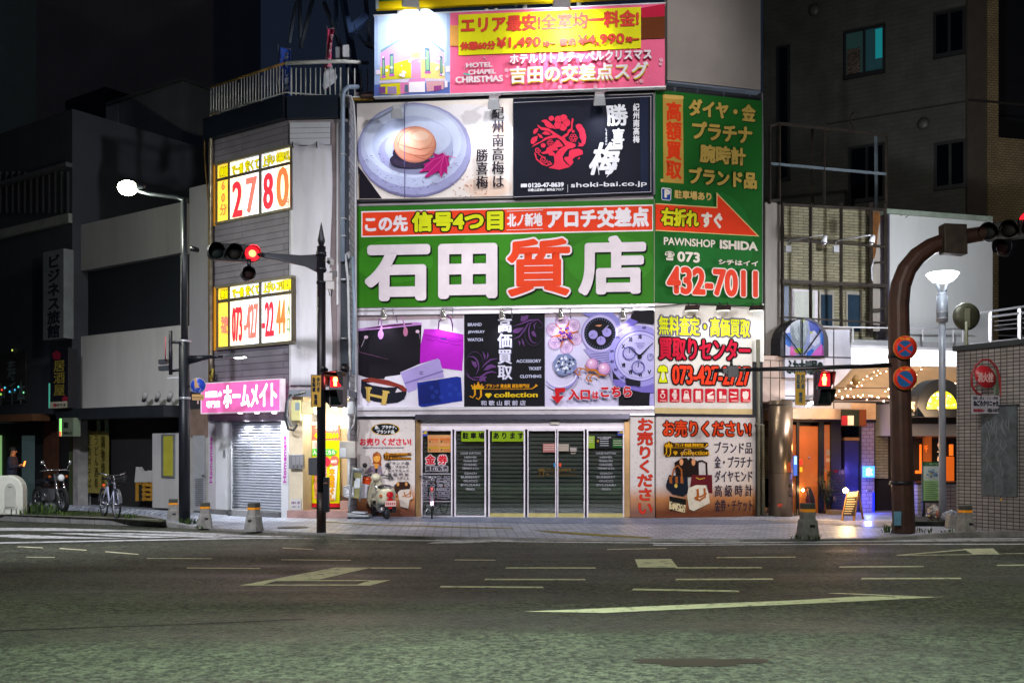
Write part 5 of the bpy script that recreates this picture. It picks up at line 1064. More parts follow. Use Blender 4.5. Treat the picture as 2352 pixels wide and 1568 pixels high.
# 6 side face of the pawnshop
cr = '#c8a860'; crw = '#d8cfc0'
S = Board('phone_sign', 'tall green side sign with a red arrow and a big telephone number', 'sign', PR, .16, 1504, 1751, 206, 694, ink('#1d5c22'), .1)
Z = ZZ(.348, 1481.5, 172.3)
S.ell(1640, 560, 90, 120, '#20662a')
S.art([(118, 135), (250, 150), (256, 718), (122, 708)], '#b08c40', Z).ell(128, 140, 12, 12, '#c09a50', Z, 12).art([(128, 128), (248, 138), (258, 150), (250, 163), (128, 155)], '#c8a458', Z).ell(112, 696, 11, 12, '#c09a50', Z, 12)
S.text('高額買取', 1529, 1566, 323, 178, '#d03a18', 1.6, vert=True)
for tx, xa, xb, yc, h in [('ダイヤ・金', 1581, 1735, 254, 41), ('プラチナ', 1589, 1727, 305, 42), ('腕時計', 1606, 1712, 357, 43), ('ブランド品', 1581, 1737, 410, 41)]:
    S.text(tx, xa, xb, yc, h, '#b89a4c', 1.9, sh=('#0c2a10', 1.5, 2))
S.art([(108, 748), (116, 742), (168, 748), (175, 756), (172, 822), (164, 830), (116, 826), (108, 818)], '#c8c8c0', Z).art([(113, 752), (169, 755), (167, 825), (113, 820)], '#24468c', Z).text('P', 1524.5, 1538, 446, 19, crw, 1.6)
S.text('駐車場あり', 1547, 1632, 450, 20, cr, .8)
S.art([(70, 846), (472, 871), (472, 774), (756, 1066), (70, 1029)], '#c8b878', Z).art([(70, 853), (478, 879), (478, 790), (742, 1060), (70, 1022)], '#d63a1c', Z)
S.text('右折れ', 1516, 1603, 501, 42, '#c8c41c', 1.8, out=[('#20280c', 4.4)], nd=10).text('すぐ', 1608, 1657, 507, 36, crw, 1.8)
S.text('PAWNSHOP', 1522, 1640, 558, 18, crw, .5).text('ISHIDA', 1650, 1737, 565, 21, crw, 1.3).text('☎', 1524, 1546, 589, 21, crw, .4).text('073', 1552, 1604, 592, 24, crw, 1.3).text('シチはイイ', 1646, 1737, 605, 12, crw, .6)
S.text('432-7011', 1527, 1736, 649, 64, '#d8402a', 3.0, out=[('#dcd4c8', 5.6)], nd=12, res=5); S.done()
# side banner with the free appraisal offer
S = Board('appraisal_banner', 'white side banner with yellow and crimson writing and eight red picture icons', 'banner', PR, .12, 1504, 1728, 696, 949, ink('#cbc6c0'), .08)
Z = ZZ(.20137, 1424.1, 660.4)
S.rect(1504, 1728, 936, 949, '#b8a478')
S.text('無料査定・高価買取', 1513, 1722, 750, 44, '#c8ce10', .7, out=[('#585464', 4.8)], nd=10).text('買取りセンター', 1513, 1723, 803, 52, '#b01430', 1.5, out=[('#140c10', 5.4)], nd=10)
S.art([(425, 930), (450, 885), (500, 878), (540, 900), (552, 950), (545, 975), (520, 970), (545, 1060), (548, 1090), (435, 1090), (438, 1050), (462, 970), (430, 970)], '#3c3c10', Z).art([(432, 930), (455, 893), (500, 886), (532, 905), (543, 950), (538, 965), (505, 955), (535, 1060), (538, 1080), (444, 1080), (448, 1050), (475, 955), (440, 962)], '#c8d010', Z).ell(490, 1010, 16, 45, '#cbc6c0', Z, 14)
S.text('073-427-2727', 1543, 1722, 862, 44, '#d8381c', 1.5, out=[('#140c10', 5.2)], nd=10)
for i in range(8):
    x = 430 + i * 135; S.art([(x, 1158), (x + 8, 1150), (x + 106, 1152), (x + 114, 1160), (x + 114, 1298), (x + 106, 1306), (x + 8, 1305), (x, 1297)], '#b4182c', Z); cx = x + 57; c = '#d8c8c0'
    if i == 0: S.ring(cx, 1232, 20, 29, c, Z, 16).art([(cx - 22, 1180), (cx, 1168), (cx + 22, 1180), (cx, 1206)], c, Z)
    elif i == 1: S.ell(cx, 1222, 30, 30, c, Z, 16).rect(cx - 15, cx + 15, 1164, 1272, c, Z).ring(cx, 1222, 18, 22, '#b4182c', Z, 12)
    elif i == 2: S.art([(cx - 22, 1205), (cx + 22, 1205), (cx + 38, 1270), (cx - 38, 1270)], c, Z).ring(cx, 1195, 16, 24, c, Z, 14)
    elif i == 3: S.art([(cx - 30, 1180), (cx - 10, 1170), (cx, 1185), (cx + 10, 1170), (cx + 30, 1180), (cx + 30, 1272), (cx - 30, 1272)], c, Z)
    elif i == 4: S.art([(cx - 38, 1222), (cx + 30, 1180), (cx + 38, 1200), (cx - 30, 1240)], c, Z).rect(cx - 38, cx + 34, 1230, 1270, c, Z)
    elif i == 5: S.rect(cx - 38, cx - 8, 1182, 1268, c, Z).rect(cx - 2, cx + 40, 1228, 1268, c, Z)
    elif i == 6: S.stroke([(cx - 38, 1190), (cx + 34, 1206)], [6, 22], c, Z).stroke([(cx - 40, 1245), (cx + 40, 1240)], [24, 8], c, Z).ell(cx + 22, 1203, 16, 14, c, Z, 12)
    else: S.art([(cx - 30, 1180), (cx - 14, 1190), (cx - 6, 1178), (cx + 10, 1178), (cx + 22, 1190), (cx + 32, 1182), (cx + 36, 1230), (cx + 22, 1270), (cx - 22, 1270), (cx - 36, 1230)], c, Z)
    S.rect(x + 18, x + 96, 1284, 1292, '#d8b8b0', Z)
S.done()
b = MB(); b.rect(PR, 1728.5, 1755, 697, 830, mat('board_plain', '#c9c8c4', .5, var=.08), 0, .1); b.rect(PR, 1728.5, 1752, 830, 1190, mat('gap_dark', '#171a20', .8), -.2, .02); b.rect(PR, 1504, 1730, 949.5, 956, steel, 0, .12); b.build('side_panel', t)
b = MB(); b.tube([PR.p(1741, 780, .2), PR.p(1742, 960, .2), PR.p(1742, 1190, .2)], .045, mat('pipe_dark', '#5c5a4c', .5, var=.2), 8); b.tube([PR.p(1737, 975, .2), PR.p(1751, 975, .15), PR.p(1753, 1190, .15)], .05, mat('pipe_dark', '#5c5a4c', .5, var=.2), 8)
tag(b.build('drain_pipe'), 'drab drain pipe at the right edge of the pawnshop side wall', 'pipe')
for i, x in enumerate((1590, 1662, 1738)):
    t_ = thing('side_flood', PR.p(x, 704, .45), ['flat black floodlight under the green phone sign, left of three', 'flat black floodlight under the green phone sign, middle of three', 'flat black floodlight under the green phone sign, right of three'][i], 'floodlight', 'flat floods under the phone sign')
    c = PR.p(x, 707, .55); MB().box(c, (.34, .22, .05), mat('flood_black', '#15161a', .5), -.27, .5).build('housing', t_, .008)
    lm = MB(); lm.box(c + Vector((0, .03, -.034)), (.28, .16, .01), glow('side_lens', '#fff4dc', 7), -.27, .5); lm.build('lens', t_)
    b = MB()
    for q in (-.1, .1): b.tube([PR.p(x, 695, .12) + PR.d * q, PR.p(x, 697, .5) + PR.d * q, c + PR.d * q], .012, mat('flood_black', '#15161a', .5), 5)
    b.build('bracket', t_)
    lamp('SPOT', 'side_beam', c + Vector((0, .05, -.06)), [42, 34, 22][i], (1, .95, .84), PR.p(x - 4, 820, .1), 120, .9, .08, t_)
b = MB(); b.tube([PM.p(1490, 704, .3), PR.p(1520, 703, .2), PR.p(1580, 697, .25), PR.p(1650, 698, .25), PR.p(1740, 706, .25)], .012, mat('cable_black', '#22262a', .5), 5); tag(b.build('power_cable'), 'thin black cable strung along the row of flat floodlights', 'cable')

# 7 street level posters (printed paper fades to brown at the foot)
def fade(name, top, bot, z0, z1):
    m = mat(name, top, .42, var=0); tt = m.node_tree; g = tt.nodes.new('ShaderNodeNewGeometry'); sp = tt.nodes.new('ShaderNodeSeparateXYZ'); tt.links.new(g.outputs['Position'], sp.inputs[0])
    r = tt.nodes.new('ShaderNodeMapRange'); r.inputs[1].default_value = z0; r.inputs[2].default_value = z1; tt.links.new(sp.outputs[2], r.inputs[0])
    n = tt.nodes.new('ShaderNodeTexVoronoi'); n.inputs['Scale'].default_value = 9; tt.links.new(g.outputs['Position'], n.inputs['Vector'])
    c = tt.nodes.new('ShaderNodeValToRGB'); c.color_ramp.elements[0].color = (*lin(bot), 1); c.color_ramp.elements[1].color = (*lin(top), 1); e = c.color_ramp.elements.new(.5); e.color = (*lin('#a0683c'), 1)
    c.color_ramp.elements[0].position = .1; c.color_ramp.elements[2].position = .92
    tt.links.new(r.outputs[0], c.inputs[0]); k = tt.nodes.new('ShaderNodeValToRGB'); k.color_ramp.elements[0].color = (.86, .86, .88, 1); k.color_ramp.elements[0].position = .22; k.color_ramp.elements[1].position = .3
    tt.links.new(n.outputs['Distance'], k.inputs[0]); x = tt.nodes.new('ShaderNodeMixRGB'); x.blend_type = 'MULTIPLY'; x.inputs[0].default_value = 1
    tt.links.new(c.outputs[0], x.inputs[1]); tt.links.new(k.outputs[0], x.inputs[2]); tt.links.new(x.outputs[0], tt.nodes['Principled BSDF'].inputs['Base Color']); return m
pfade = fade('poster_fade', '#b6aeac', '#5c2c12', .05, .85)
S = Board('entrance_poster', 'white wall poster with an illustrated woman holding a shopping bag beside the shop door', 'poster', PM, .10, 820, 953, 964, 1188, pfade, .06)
Z = ZZ(.1611, 803.9, 953.2)
S.ell(505, 200, 205, 86, '#b08c28', Z).ell(505, 200, 190, 78, '#0e1418', Z).text('金、プラチナ、', 352, 665, 170, 52, '#c8c8cc', .4, Z=Z).text('ブランド品', 380, 635, 236, 54, '#c8c8cc', .4, Z=Z)
S.text('お売りください!', 140, 875, 378, 112, '#c22c3c', .9, Z=Z, hb=.6).text('http://www.jj-kaitori.com/', 185, 775, 462, 38, '#7a747c', .25, Z=Z, shear=.2)
br = '#8a4620'
S.art([(320, 600), (330, 550), (385, 515), (430, 545), (452, 600), (440, 660), (450, 710), (425, 720), (400, 690), (350, 690), (315, 700), (330, 660)], br, Z).art([(345, 690), (405, 690), (405, 760), (345, 760)], '#c88838', Z).ell(382, 605, 50, 62, '#d89840', Z).art([(325, 600), (345, 555), (385, 545), (440, 590), (385, 575)], br, Z).ell(355, 608, 6, 6, '#5a3018', Z, 8).ell(405, 608, 6, 6, '#5a3018', Z, 8).stroke([(370, 640), (383, 645), (396, 640)], 4, '#a85028', Z)
S.art([(300, 720), (345, 715), (375, 860), (405, 715), (445, 725), (470, 860), (440, 862), (425, 790), (420, 865), (340, 865), (330, 790), (260, 830), (330, 838), (335, 862), (210, 838), (215, 810)], '#7c6c7c', Z).art([(355, 760), (395, 758), (380, 865), (362, 865)], '#15161a', Z)
S.art([(190, 835), (325, 850), (335, 880), (180, 868)], '#c8c8cc', Z).art([(180, 868), (335, 882), (310, 1000), (172, 966)], '#c84418', Z).rect(230, 270, 900, 910, '#e0c0a8', Z).art([(172, 968), (310, 1002), (300, 1180), (140, 1180)], '#c4c2cc', Z)
ZL = lambda p: Z((480 + (p[0] - 105) * .385, 520 + (p[1] - 1110) * .46)); S.art([(475, 560), (520, 525), (560, 545), (870, 535), (875, 570), (620, 590), (870, 598), (872, 632), (600, 635), (530, 645), (478, 625)], '#3c220c', Z); jjlogo(S, ZL, '#a86c14', '#a86c14', True, .3)
for i, tx in enumerate(['ブランド品', '金・プラチナ', 'ダイヤモンド', '高 級 時 計', '金券・チケット']): S.text(tx, 545, 850, 682 + i * 53, 44, '#4c4850', .3, Z=Z)
S.art([(620, 1010), (680, 950), (820, 945), (862, 990), (850, 1050), (700, 1060), (680, 1150), (640, 1080)], '#2c1a12', Z).ell(683, 982, 20, 28, '#b07c48', Z, 12).ell(802, 980, 20, 28, '#b07c48', Z, 12).stroke([(690, 950), (700, 880), (740, 860), (790, 880), (800, 950)], 10, '#b4a49c', Z)
S.art([(680, 1100), (720, 1065), (850, 1050), (900, 1180), (850, 1210), (830, 1330), (720, 1300)], '#b8aca4', Z).stroke([(770, 1090), (790, 1160), (860, 1160), (860, 1080)], 18, '#9a5a20', Z).stroke([(745, 1160), (800, 1140), (870, 1100)], 14, '#9a5a20', Z); S.done()
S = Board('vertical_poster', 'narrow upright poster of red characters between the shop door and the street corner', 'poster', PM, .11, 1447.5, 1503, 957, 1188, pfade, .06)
S.text('お売りください', 1463, 1500, 1070, 220, '#c0301c', 1.1, vert=True, out=[('#4a1410', 1.8)]); S.done()
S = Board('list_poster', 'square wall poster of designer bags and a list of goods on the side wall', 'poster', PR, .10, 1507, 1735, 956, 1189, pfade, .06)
Z = ZZ(.20137, 1424.1, 918.8)
S.text('お売りください!', 1523, 1725, 984, 38, '#c83c18', 1.0, out=[('#3a100c', 3.6)])
for i, (tx, y) in enumerate([('ブランド品', 542), ('金・プラチナ', 703), ('ダイヤモンド', 866), ('高 級 時 計', 1030), ('金券・チケット', 1196)]): S.text(tx, 1073, 1506, y, 138, '#2e2838', .5, Z=Z, hb=.4)
S.art([(495, 600), (500, 500), (560, 465), (610, 485), (1005, 480), (1010, 520), (960, 550), (1010, 565), (1010, 635), (600, 640), (520, 645)], '#2a1c08', Z)
ZL = lambda p: Z((490 + (p[0] - 105) * .505, 470 + (p[1] - 1110) * .66)); jjlogo(S, ZL, '#b8860c', '#b8860c', True, .6)
S.art([(620, 710), (700, 660), (760, 655), (780, 680), (800, 655), (880, 690), (900, 850), (760, 880), (640, 850)], '#1a1210', Z).ell(700, 705, 22, 38, '#b88058', Z, 14).ell(838, 705, 22, 40, '#b88058', Z, 14).stroke([(690, 660), (740, 560), (800, 560), (850, 660)], 8, '#b89068', Z)
S.stroke([(885, 700), (935, 690), (985, 715), (990, 850)], 22, '#1a1214', Z).stroke([(885, 700), (890, 850)], 22, '#1a1214', Z)
S.art([(820, 850), (1050, 850), (1055, 1060), (1010, 1055), (990, 960), (800, 985)], '#52141c', Z).stroke([(865, 880), (910, 900), (970, 885)], 12, '#a8842c', Z)
S.art([(560, 850), (770, 870), (780, 1050), (720, 1095), (600, 1065), (530, 1000), (525, 960)], '#141a26', Z).stroke([(590, 880), (620, 770), (660, 742), (700, 790), (705, 890)], 18, '#8a4c20', Z)
for x in (578, 645, 705): S.art([(x - 18, 870), (x + 14, 870), (x + 18, 950), (x - 14, 945)], '#8a4c20', Z)
S.ell(638, 975, 18, 24, '#c0a048', Z, 12)
S.art([(565, 1092), (755, 1130), (740, 1280), (560, 1240)], '#c0b08a', Z).art([(565, 1092), (755, 1130), (750, 1195), (565, 1150)], '#141414', Z)
for i in range(26): S.ell(rr.uniform(565, 740), rr.uniform(1165, 1260), 7, 9, '#1c1810', Z, 8)
S.art([(780, 1000), (870, 965), (980, 970), (1010, 1060), (1025, 1170), (840, 1262), (790, 1240), (765, 1090)], '#c0b8a8', Z)
for i in range(18): S.ell(rr.uniform(800, 1000), rr.uniform(1000, 1200), 6, 6, '#98907c', Z, 8)
S.stroke([(885, 1010), (890, 1080), (870, 1140)], 28, '#94501c', Z).stroke([(965, 1000), (970, 1100), (910, 1140), (850, 1110)], 22, '#94501c', Z).stroke([(850, 1110), (930, 1095), (990, 1060)], 18, '#94501c', Z); S.done()

# stickers and sheets on the glass
PG = PD.sh(.0)
S = Board('parking_sheet', 'lime green sheet with three black characters on the second shop window', 'sheet', PG, -.012, 1059.5, 1115, 986.5, 1013.5, ink('#7c9c14'), .004, 'lime parking sheets on the glass'); S.text('駐 車 場', 1062, 1113, 1000, 15, '#101808', .7).done()
S = Board('parking_sheet', 'lime green sheet with four black kana on the third shop window', 'sheet', PG, -.012, 1130, 1205, 986.5, 1013.5, ink('#7c9c14'), .004, 'lime parking sheets on the glass'); S.text('あ り ま す', 1133, 1203, 1000, 15, '#101808', .7).done()
S = Board('price_sheet', 'orange price sheet on the first shop window', 'sheet', PG, -.012, 982.5, 1036, 998.5, 1038, ink('#c0905c'), .004)
for i in range(2):
    for j in range(2):
        x, y = 984 + i * 27, 1001 + j * 19; S.rect(x, x + 24, y, y + 5, '#c88858').rect(x, x + 24, y + 6, y + 10, '#c46a34' if j == 0 else '#b89428').rect(x + 8, x + 24, y + 11, y + 15, '#c47848').text('券', x + 1, x + 6, y + 13, 5, '#6a4428', .1)
S.done()
S = Board('ticket_decal', 'white and red window lettering for tickets on the first shop window', 'window lettering', PG, -.012, 968.8, 970, 1040, 1041, mat('clear_edge', '#8a8a92', .4), .002)
S.text('金 券', 977, 1028, 1055, 23, '#c01c2c', 1.0, out=[('#c8c4cc', 2.6)]).text('買取/販売', 977, 1029, 1075.5, 13, '#28242c', .4, out=[('#b4b0bc', 1.5)])
S.rect(970, 1036, 1086.5, 1088.3, '#b8b4c0').rect(970, 1036, 1150, 1151.5, '#b8b4c0')
for i, (a_, b_) in enumerate([('新幹線', '回 数 券'), ('商品券', 'ビール券'), ('図書券', '切 手'), ('印 紙', 'はがき類'), ('高 速', '映画入場券'), ('各種', '等')]):
    y = 1096 + i * 9; S.text(a_, 971, 1000, y, 6, '#24222a', .2, out=[('#a8a4b4', 1.2)]).text(b_, 1004, 1034, y, 6, '#24222a', .2, out=[('#a8a4b4', 1.2)])
S.done()
names = [('LOUIS VUITTON', 46, 383), ('HERMÈS', 28, 410), ('Christian Dior', 33, 437), ('CHANEL', 31, 465), ('TIFFANY & Co.', 39, 492), ('COACH', 28, 528), ('BURBERRY', 43, 555), ('GUCCI', 32, 583), ('BVLGARI', 44, 612), ('FENDI', 20, 642)]
for k, cx, lab in [(0, 1081, 'grey column of brand names on the glass under the first lime sheet'), (1, 1392, 'grey column of brand names on the glass right of the sliding doors')]:
    S = Board('name_decal', lab, 'window lettering', PG, -.012, cx - .5, cx + .5, 1030, 1031, mat('clear_edge', '#8a8a92', .4), .002, 'brand name columns on the glass')
    for tx, wd, zy in names: S.text(tx, cx - wd / 2, cx + wd / 2, 918.8 + zy * .3174, 5.2, '#8c8c94', .25)
    S.done()
S = Board('logo_decal', 'dark gold crown logo across the two sliding doors', 'window lettering', PG, -.012, 1230, 1231, 1084, 1085, mat('clear_edge', '#8a8a92', .4), .002)
ZL = lambda p: (1233 + (p[0] - 105) * .0885, 1073 + (p[1] - 1110) * .085); jjlogo(S, ZL, '#5c4418', '#4a3a14', True, .2); S.done()
for x0, x1, y0, y1, c, lab in [(1247, 1275, 1018, 1038, '#a06a68', 'reddish notice on the left sliding door'), (1282, 1307, 1019, 1036, '#8c8478', 'grey notice with small print on the right sliding door'), (1309, 1325, 1027, 1036, '#8a8684', 'small pale notice beside the grey notice on the right sliding door'),
                                (1349, 1366, 1001, 1029, '#7c9c28', 'small green card at the left of the last shop window'), (1369, 1407, 1001, 1029, '#14181c', 'black price board with white lines in the last shop window'), (1407, 1430, 1008, 1028, '#1c5a24', 'dark green card right of the black price board'), (967, 982, 986, 1001, '#3c4a9c', 'blue and yellow security sticker on the first shop window'), (1418, 1433, 985, 1000, '#3c4a9c', 'blue and yellow security sticker on the last shop window')]:
    S = Board('window_notice', lab, 'notice', PG, -.012, x0, x1, y0, y1, ink(c), .004)
    if c == '#14181c':
        for k in range(4): S.rect(1378, 1398, 1007 + k * 5, 1008.2 + k * 5, '#c0c0c8')
        S.text('本日の買取価格', 1372, 1404, 1004, 3.5, '#b0b0b8', .1).text('金', 1371, 1376, 1012, 5, '#c8a030', .1)
    elif c == '#3c4a9c': S.art([(x0 + 1, y1 - 5), (x1 - 1, y0 + 1), (x1 - 1, y1 - 5)], '#b89c28')
    else:
        for k in range(3): S.rect(x0 + 2, x1 - 2, y0 + 3 + k * 5, y0 + 4.2 + k * 5, '#c8b8ac')
    S.done()
# blank grey billboard and its steel on the roof, right
PT = PR.sh(.2)
S = Board('blank_billboard', 'blank beige grey billboard standing on the right end of the pawnshop roof', 'billboard', PT, .1, 1533, 1747, -60, 184, mat('blank_board', '#8a837e', .6, var=.1, scale=.8), .2); S.done()
b = MB(); b.rect(PT, 1533, 1747, 186, 190, std, -.3, .1)
for x in (1548, 1600, 1660, 1720): b.rect(PT, x, x + 5, 190, 222, std, -.2, -.1)
b.build('support_beam', S.root)
# ================================================================== POLES, SIGNALS, STREET FURNITURE
blk = mat('pole_dark', '#1c1f28', .45, .3, var=.15); brn = mat('pole_brown', '#2a1712', .5, .2, var=.3, scale=2, bump=.1); hous = mat('signal_housing', '#131418', .4, .1)
# 1 left street lamp
c = gp(424, 1202); D = c.y; sc_ = D / F
def P1(x, y, dy=0): return at(x, y, D + dy)
t = thing('street_lamp', c, 'tall dark street lamp at the left kerb with its bright head lit', 'street lamp')
lmet = mat('lamp_pole_grey', '#2c3034', .4, .4, var=.15)
b = MB(); b.tube([c, P1(423, 780)], [.125, .115], blk, 14); b.tube([P1(424, 782), P1(424, 455)], [.078, .06], lmet, 12); b.build('pole', t)
b = MB(); b.lathe([(.13, 0), (.14, .01), (.14, .04), (.08, .06)], P1(424, 786), alu, 14); b.lathe([(.13, 0), (.13, .05)], P1(424, 917), alu, 14); b.build('collar', t)
b = MB(); b.tube([P1(424, 470), P1(422, 458), P1(405, 453), P1(340, 445), P1(318, 439)], [.06, .055, .05, .04, .035], lmet, 10); b.build('arm', t)
hp = P1(297, 430); b = MB(); b.lathe([(.05, -.34), (.11, -.2), (.15, 0), (.13, .2), (.05, .3)], hp + Vector((0, 0, .05)), lmet, 16, (-1, 0, .12), sy=.55); b.build('lamp_head', t)
b = MB(); b.ball(hp + Vector((-.02, -.05, -.03)), .20, glow('street_lamp', '#f6ffd8', 55), 16, 10, (1.05, .9, .8)); b.build('lens', t)  # ball made rounder and larger to stand for the lamp's glare
lamp('POINT', 'street_light', hp + Vector((0, -.2, -.3)), 330, (.95, 1, .84), size=.15, parent=t)
# LED arm
b = MB(); b.tube([P1(434, 826), P1(485, 819.5)], [.10, .04], blk, 8); b.tube([P1(485, 819.5), P1(512, 819)], [.04, .03], blk, 8); b.ext([P1(512, 822), P1(520, 815), P1(565, 814.5), P1(562, 818), P1(535, 821)], (0, .2, 0), blk); b.build('led_arm', t)
b = MB(); b.ext([P1(536, 821.5, -.01), P1(562, 818.6, -.01), P1(561, 820, -.01), P1(540, 823, -.01)], (0, .18, 0), glow('led', '#ffffff', 7)); b.build('led_lens', t)
lamp('SPOT', 'led_beam', P1(550, 826, .1), 90, (.95, .97, 1), P1(560, 1180, 1), 120, .8, .05, t)
# edge-on signs on the left of the pole
t_ = thing('edge_sign', P1(388, 850), 'round red rimmed road sign seen edge on, bracketed left of the street lamp pole', 'road sign')
b = MB(); b.lathe([(.26, 0), (.26, .02)], P1(381, 800), mat('sign_red_back', '#b04a50', .5), 24, (-1, -.35, 0)); b.build('disc', t_)
b = MB(); b.tube([P1(392, 760), P1(392, 860)], .04, blk, 8); b.tube([P1(388, 785), P1(420, 787)], .03, blk, 6); b.tube([P1(395, 852), P1(420, 848)], .03, blk, 6); b.build('bracket', t_)
t_ = thing('speaker_pair', P1(373, 850), 'two small black loudspeaker boxes left of the street lamp pole', 'loudspeaker')
b = MB(); b.ext([P1(363, 826), P1(383, 824), P1(384, 834), P1(364, 836)], (0, .15, 0), blk); b.build('horn_box', t_); b = MB(); b.ext([P1(363, 841), P1(389, 838), P1(387, 849), P1(364, 851)], (0, .15, 0), blk); b.build('horn_box', t_)
b = MB(); b.ext([P1(384, 866), P1(417, 864), P1(417, 868), P1(384, 870)], (0, .08, 0), alu); b.build('shelf_bracket', t_)
# round blue sign
class Face:                                          # a plane facing the given horizontal direction through a pixel point
    def __new__(cls, x, y, Y, ang=0): p = at(x, y, Y); return Plane((p.x, p.y), (math.cos(ang), math.sin(ang)))
Fb = Face(455, 884, D - .14, .1)
t_ = thing('cycle_path_sign', Fb.p(455, 926, 0), 'round blue shared path sign with a tan plate on the street lamp pole', 'road sign')
S = Film(Fb, .02, t_, None); b = MB(); b.lathe([(.165, -.02), (.165, .012)], Fb.p(455, 885, 0), mat('sign_rim_grey', '#b0a8a0', .5), 28, Fb.n); b.lathe([(.155, 0), (.155, .016)], Fb.p(455, 885, 0), mat('sign_blue', '#1a3fae', .4, var=.05), 28, Fb.n); b.build('disc', t_)
b = MB(); b.rect(Fb, 441, 468, 905, 918.5, mat('plate_tan', '#b88e4c', .5, var=.15), -.01, .01); b.rect(Fb, 442, 467, 911, 913, mat('plate_line', '#7a5c30', .6), .01, .012); b.rect(Fb, 453, 456, 918.5, 927, mat('sticker_pink', '#c8a0a0', .5), -.005, .005); b.build('plate', t_)
tn = '#c89c70'; S.ell(449, 873, 3.4, 4, tn).art([(446, 876), (452, 876), (455, 884), (459, 890), (450, 891), (447, 890)], tn).ring(446, 896, 4, 5, '#7c8cd0').ring(462, 898, 4, 5, '#7c8cd0').stroke([(446, 896), (453, 889), (460, 890), (462, 898)], 1, '#7c8cd0').stroke([(453, 889), (455, 897), (462, 898)], 1, '#7c8cd0'); S.done('pictogram')
MB().tube([Fb.p(440, 886, -.06), P1(424, 886)], .02, blk, 6).build('clamp', t_)
# 2 spear topped signal pole
c = gp(738, 1222); D2 = c.y
def P2(x, y, dy=0): return at(x, y, D2 + dy)
t = thing('signal_pole', c, 'dark signal pole with a spear finial and a long arm before the massage entrance', 'signal pole')
b = MB(); b.tube([c, P2(738, 1130)], .092, brn, 14); b.tube([P2(738, 1130), P2(738, 566)], .085, mat('pole_black', '#17151c', .45, .3, var=.15), 14); b.build('pole', t)
b = MB(); b.lathe([(.085, 0), (.085, .14), (.03, .20), (.05, .21), (.075, .30), (.012, .62), (0.002, .66)], P2(738, 588), blk, 8); b.build('spear_finial', t)
b = MB(); b.ext([P2(728, 584, .05), P2(728, 625, .05), P2(700, 611, .08), P2(640, 598, .12), P2(597, 590, .16), P2(597, 580, .16), P2(660, 583.5, .12), P2(690, 586, .08)], (0, .09, 0), blk); b.build('arm', t, .01)
b = MB(); b.lathe([(.1, 0), (.1, .08)], P2(738, 588), blk, 14); b.lathe([(.1, 0), (.1, .06)], P2(738, 622), blk, 14); b.lathe([(.096, 0), (.096, .05)], P2(738, 652), blk, 14); b.build('collar', t)
b = MB(); b.ext([P2(708, 1051, -.02), P2(729, 1049, -.02), P2(729, 1092, -.02), P2(708, 1090, -.02)], (0, .22, 0), mat('control_box', '#55565c', .45, .3)); b.build('control_box', t, .01)
b = MB(); b.ext([P2(742, 1096, -.1), P2(753, 1096, -.1), P2(753, 1176, -.1), P2(742, 1176, -.1)], (0, .2, 0), blk); b.ext([P2(743, 1108, -.105), P2(752, 1107, -.105), P2(752, 1110, -.105), P2(743, 1111, -.105)], (0, .01, 0), mat('sticker_orange', '#a05a30', .5)); b.build('lower_box', t, .01)
redL = glow('signal_red', '#ff1824', 2.6); redH = glow('signal_core', '#ff7848', 5)
def visor(b, c, n, r, L, m, th=.006, up=Vector((0, 0, 1))):
    n = Vector(n).normalized(); x = n.cross(up).normalized(); y = x.cross(n); V = []; k = 14
    for j in range(2):
        for i in range(k + 1):
            a = -.6 + (PI + 1.2) * i / k; l = (L * (.55 + .45 * max(0, math.sin(a)))) if j else 0
            V.append(c + (x * math.cos(a) + y * math.sin(a)) * r + n * l - y * (.02 * j))
    f = [[i, i + 1, k + 2 + i, k + 1 + i] for i in range(k)]
    b.add(V, f, m, True)
    b.add([v + (v - c).normalized() * th for v in V], [q[::-1] for q in f], m, True)
def vehicle_signal(name, label, cc, n, group, lit=2, size=.15, lamps=3, flip=1):
    n = Vector(n).normalized(); x = n.cross(Vector((0, 0, 1))).normalized() * flip; t_ = thing(name, cc, label, 'traffic light', group)
    W = size * 2.35; b = MB(); L = W * lamps; k = 18; prof = []
    for i in range(k):
        a = 2 * PI * i / k; sx = 1 if math.cos(a) >= 0 else -1; prof.append((sx * (L / 2 - W / 2) + W / 2 * math.cos(a), W / 2 * math.sin(a)))
    b.ext([cc + x * p + Vector((0, 0, q)) - n * .13 for p, q in prof], n * .14, hous); b.build('housing', t_, .01)
    for i in range(lamps):
        p = cc + x * ((i - (lamps - 1) / 2) * W) + n * .012; on = i == lit
        col = ['#04100c', '#0e0a04', '#140404'][i] if lamps == 3 else '#1c0406'
        lb = MB(); lb.lathe([(size, 0), (size * .8, .02), (size * .3, .035)], p, redL if on else mat('lens_' + col[1:], col, .55, spec=.2), 20, n)
        if on: lb.lathe([(size * .5, .03), (size * .25, .042)], p, redH, 16, n)
        lens = lb.build('lens', t_)
        vb = MB(); visor(vb, p, n, size * 1.06, size * 1.7, hous); vb.build('visor', t_)
        if on: lamp('SPOT', 'signal_glow', p + n * .06, 90, (1, .06, .10), p + n, 150, .6, .1, t_)
    return t_
nS = Vector((.36, -.93, 0)); cS = P2(538, 580)
ts = vehicle_signal('traffic_light', 'horizontal traffic light showing red on the arm of the spear topped pole', cS, nS, None, 2, .145, 3, -1)
b = MB(); b.tube([cS + Vector((-.02, .1, 0)) - Vector((.62, .3, 0)), cS - Vector((.75, .3, -.02))], .05, hous, 8); b.tube([P2(600, 585, .14), P2(560, 583, .2)], .04, blk, 6); b.build('end_bracket', ts)
c3 = P2(570, 628)
ta = vehicle_signal('arrow_signal', 'unlit square auxiliary signal hanging under the red traffic light', c3, nS, None, 9, .12, 1)
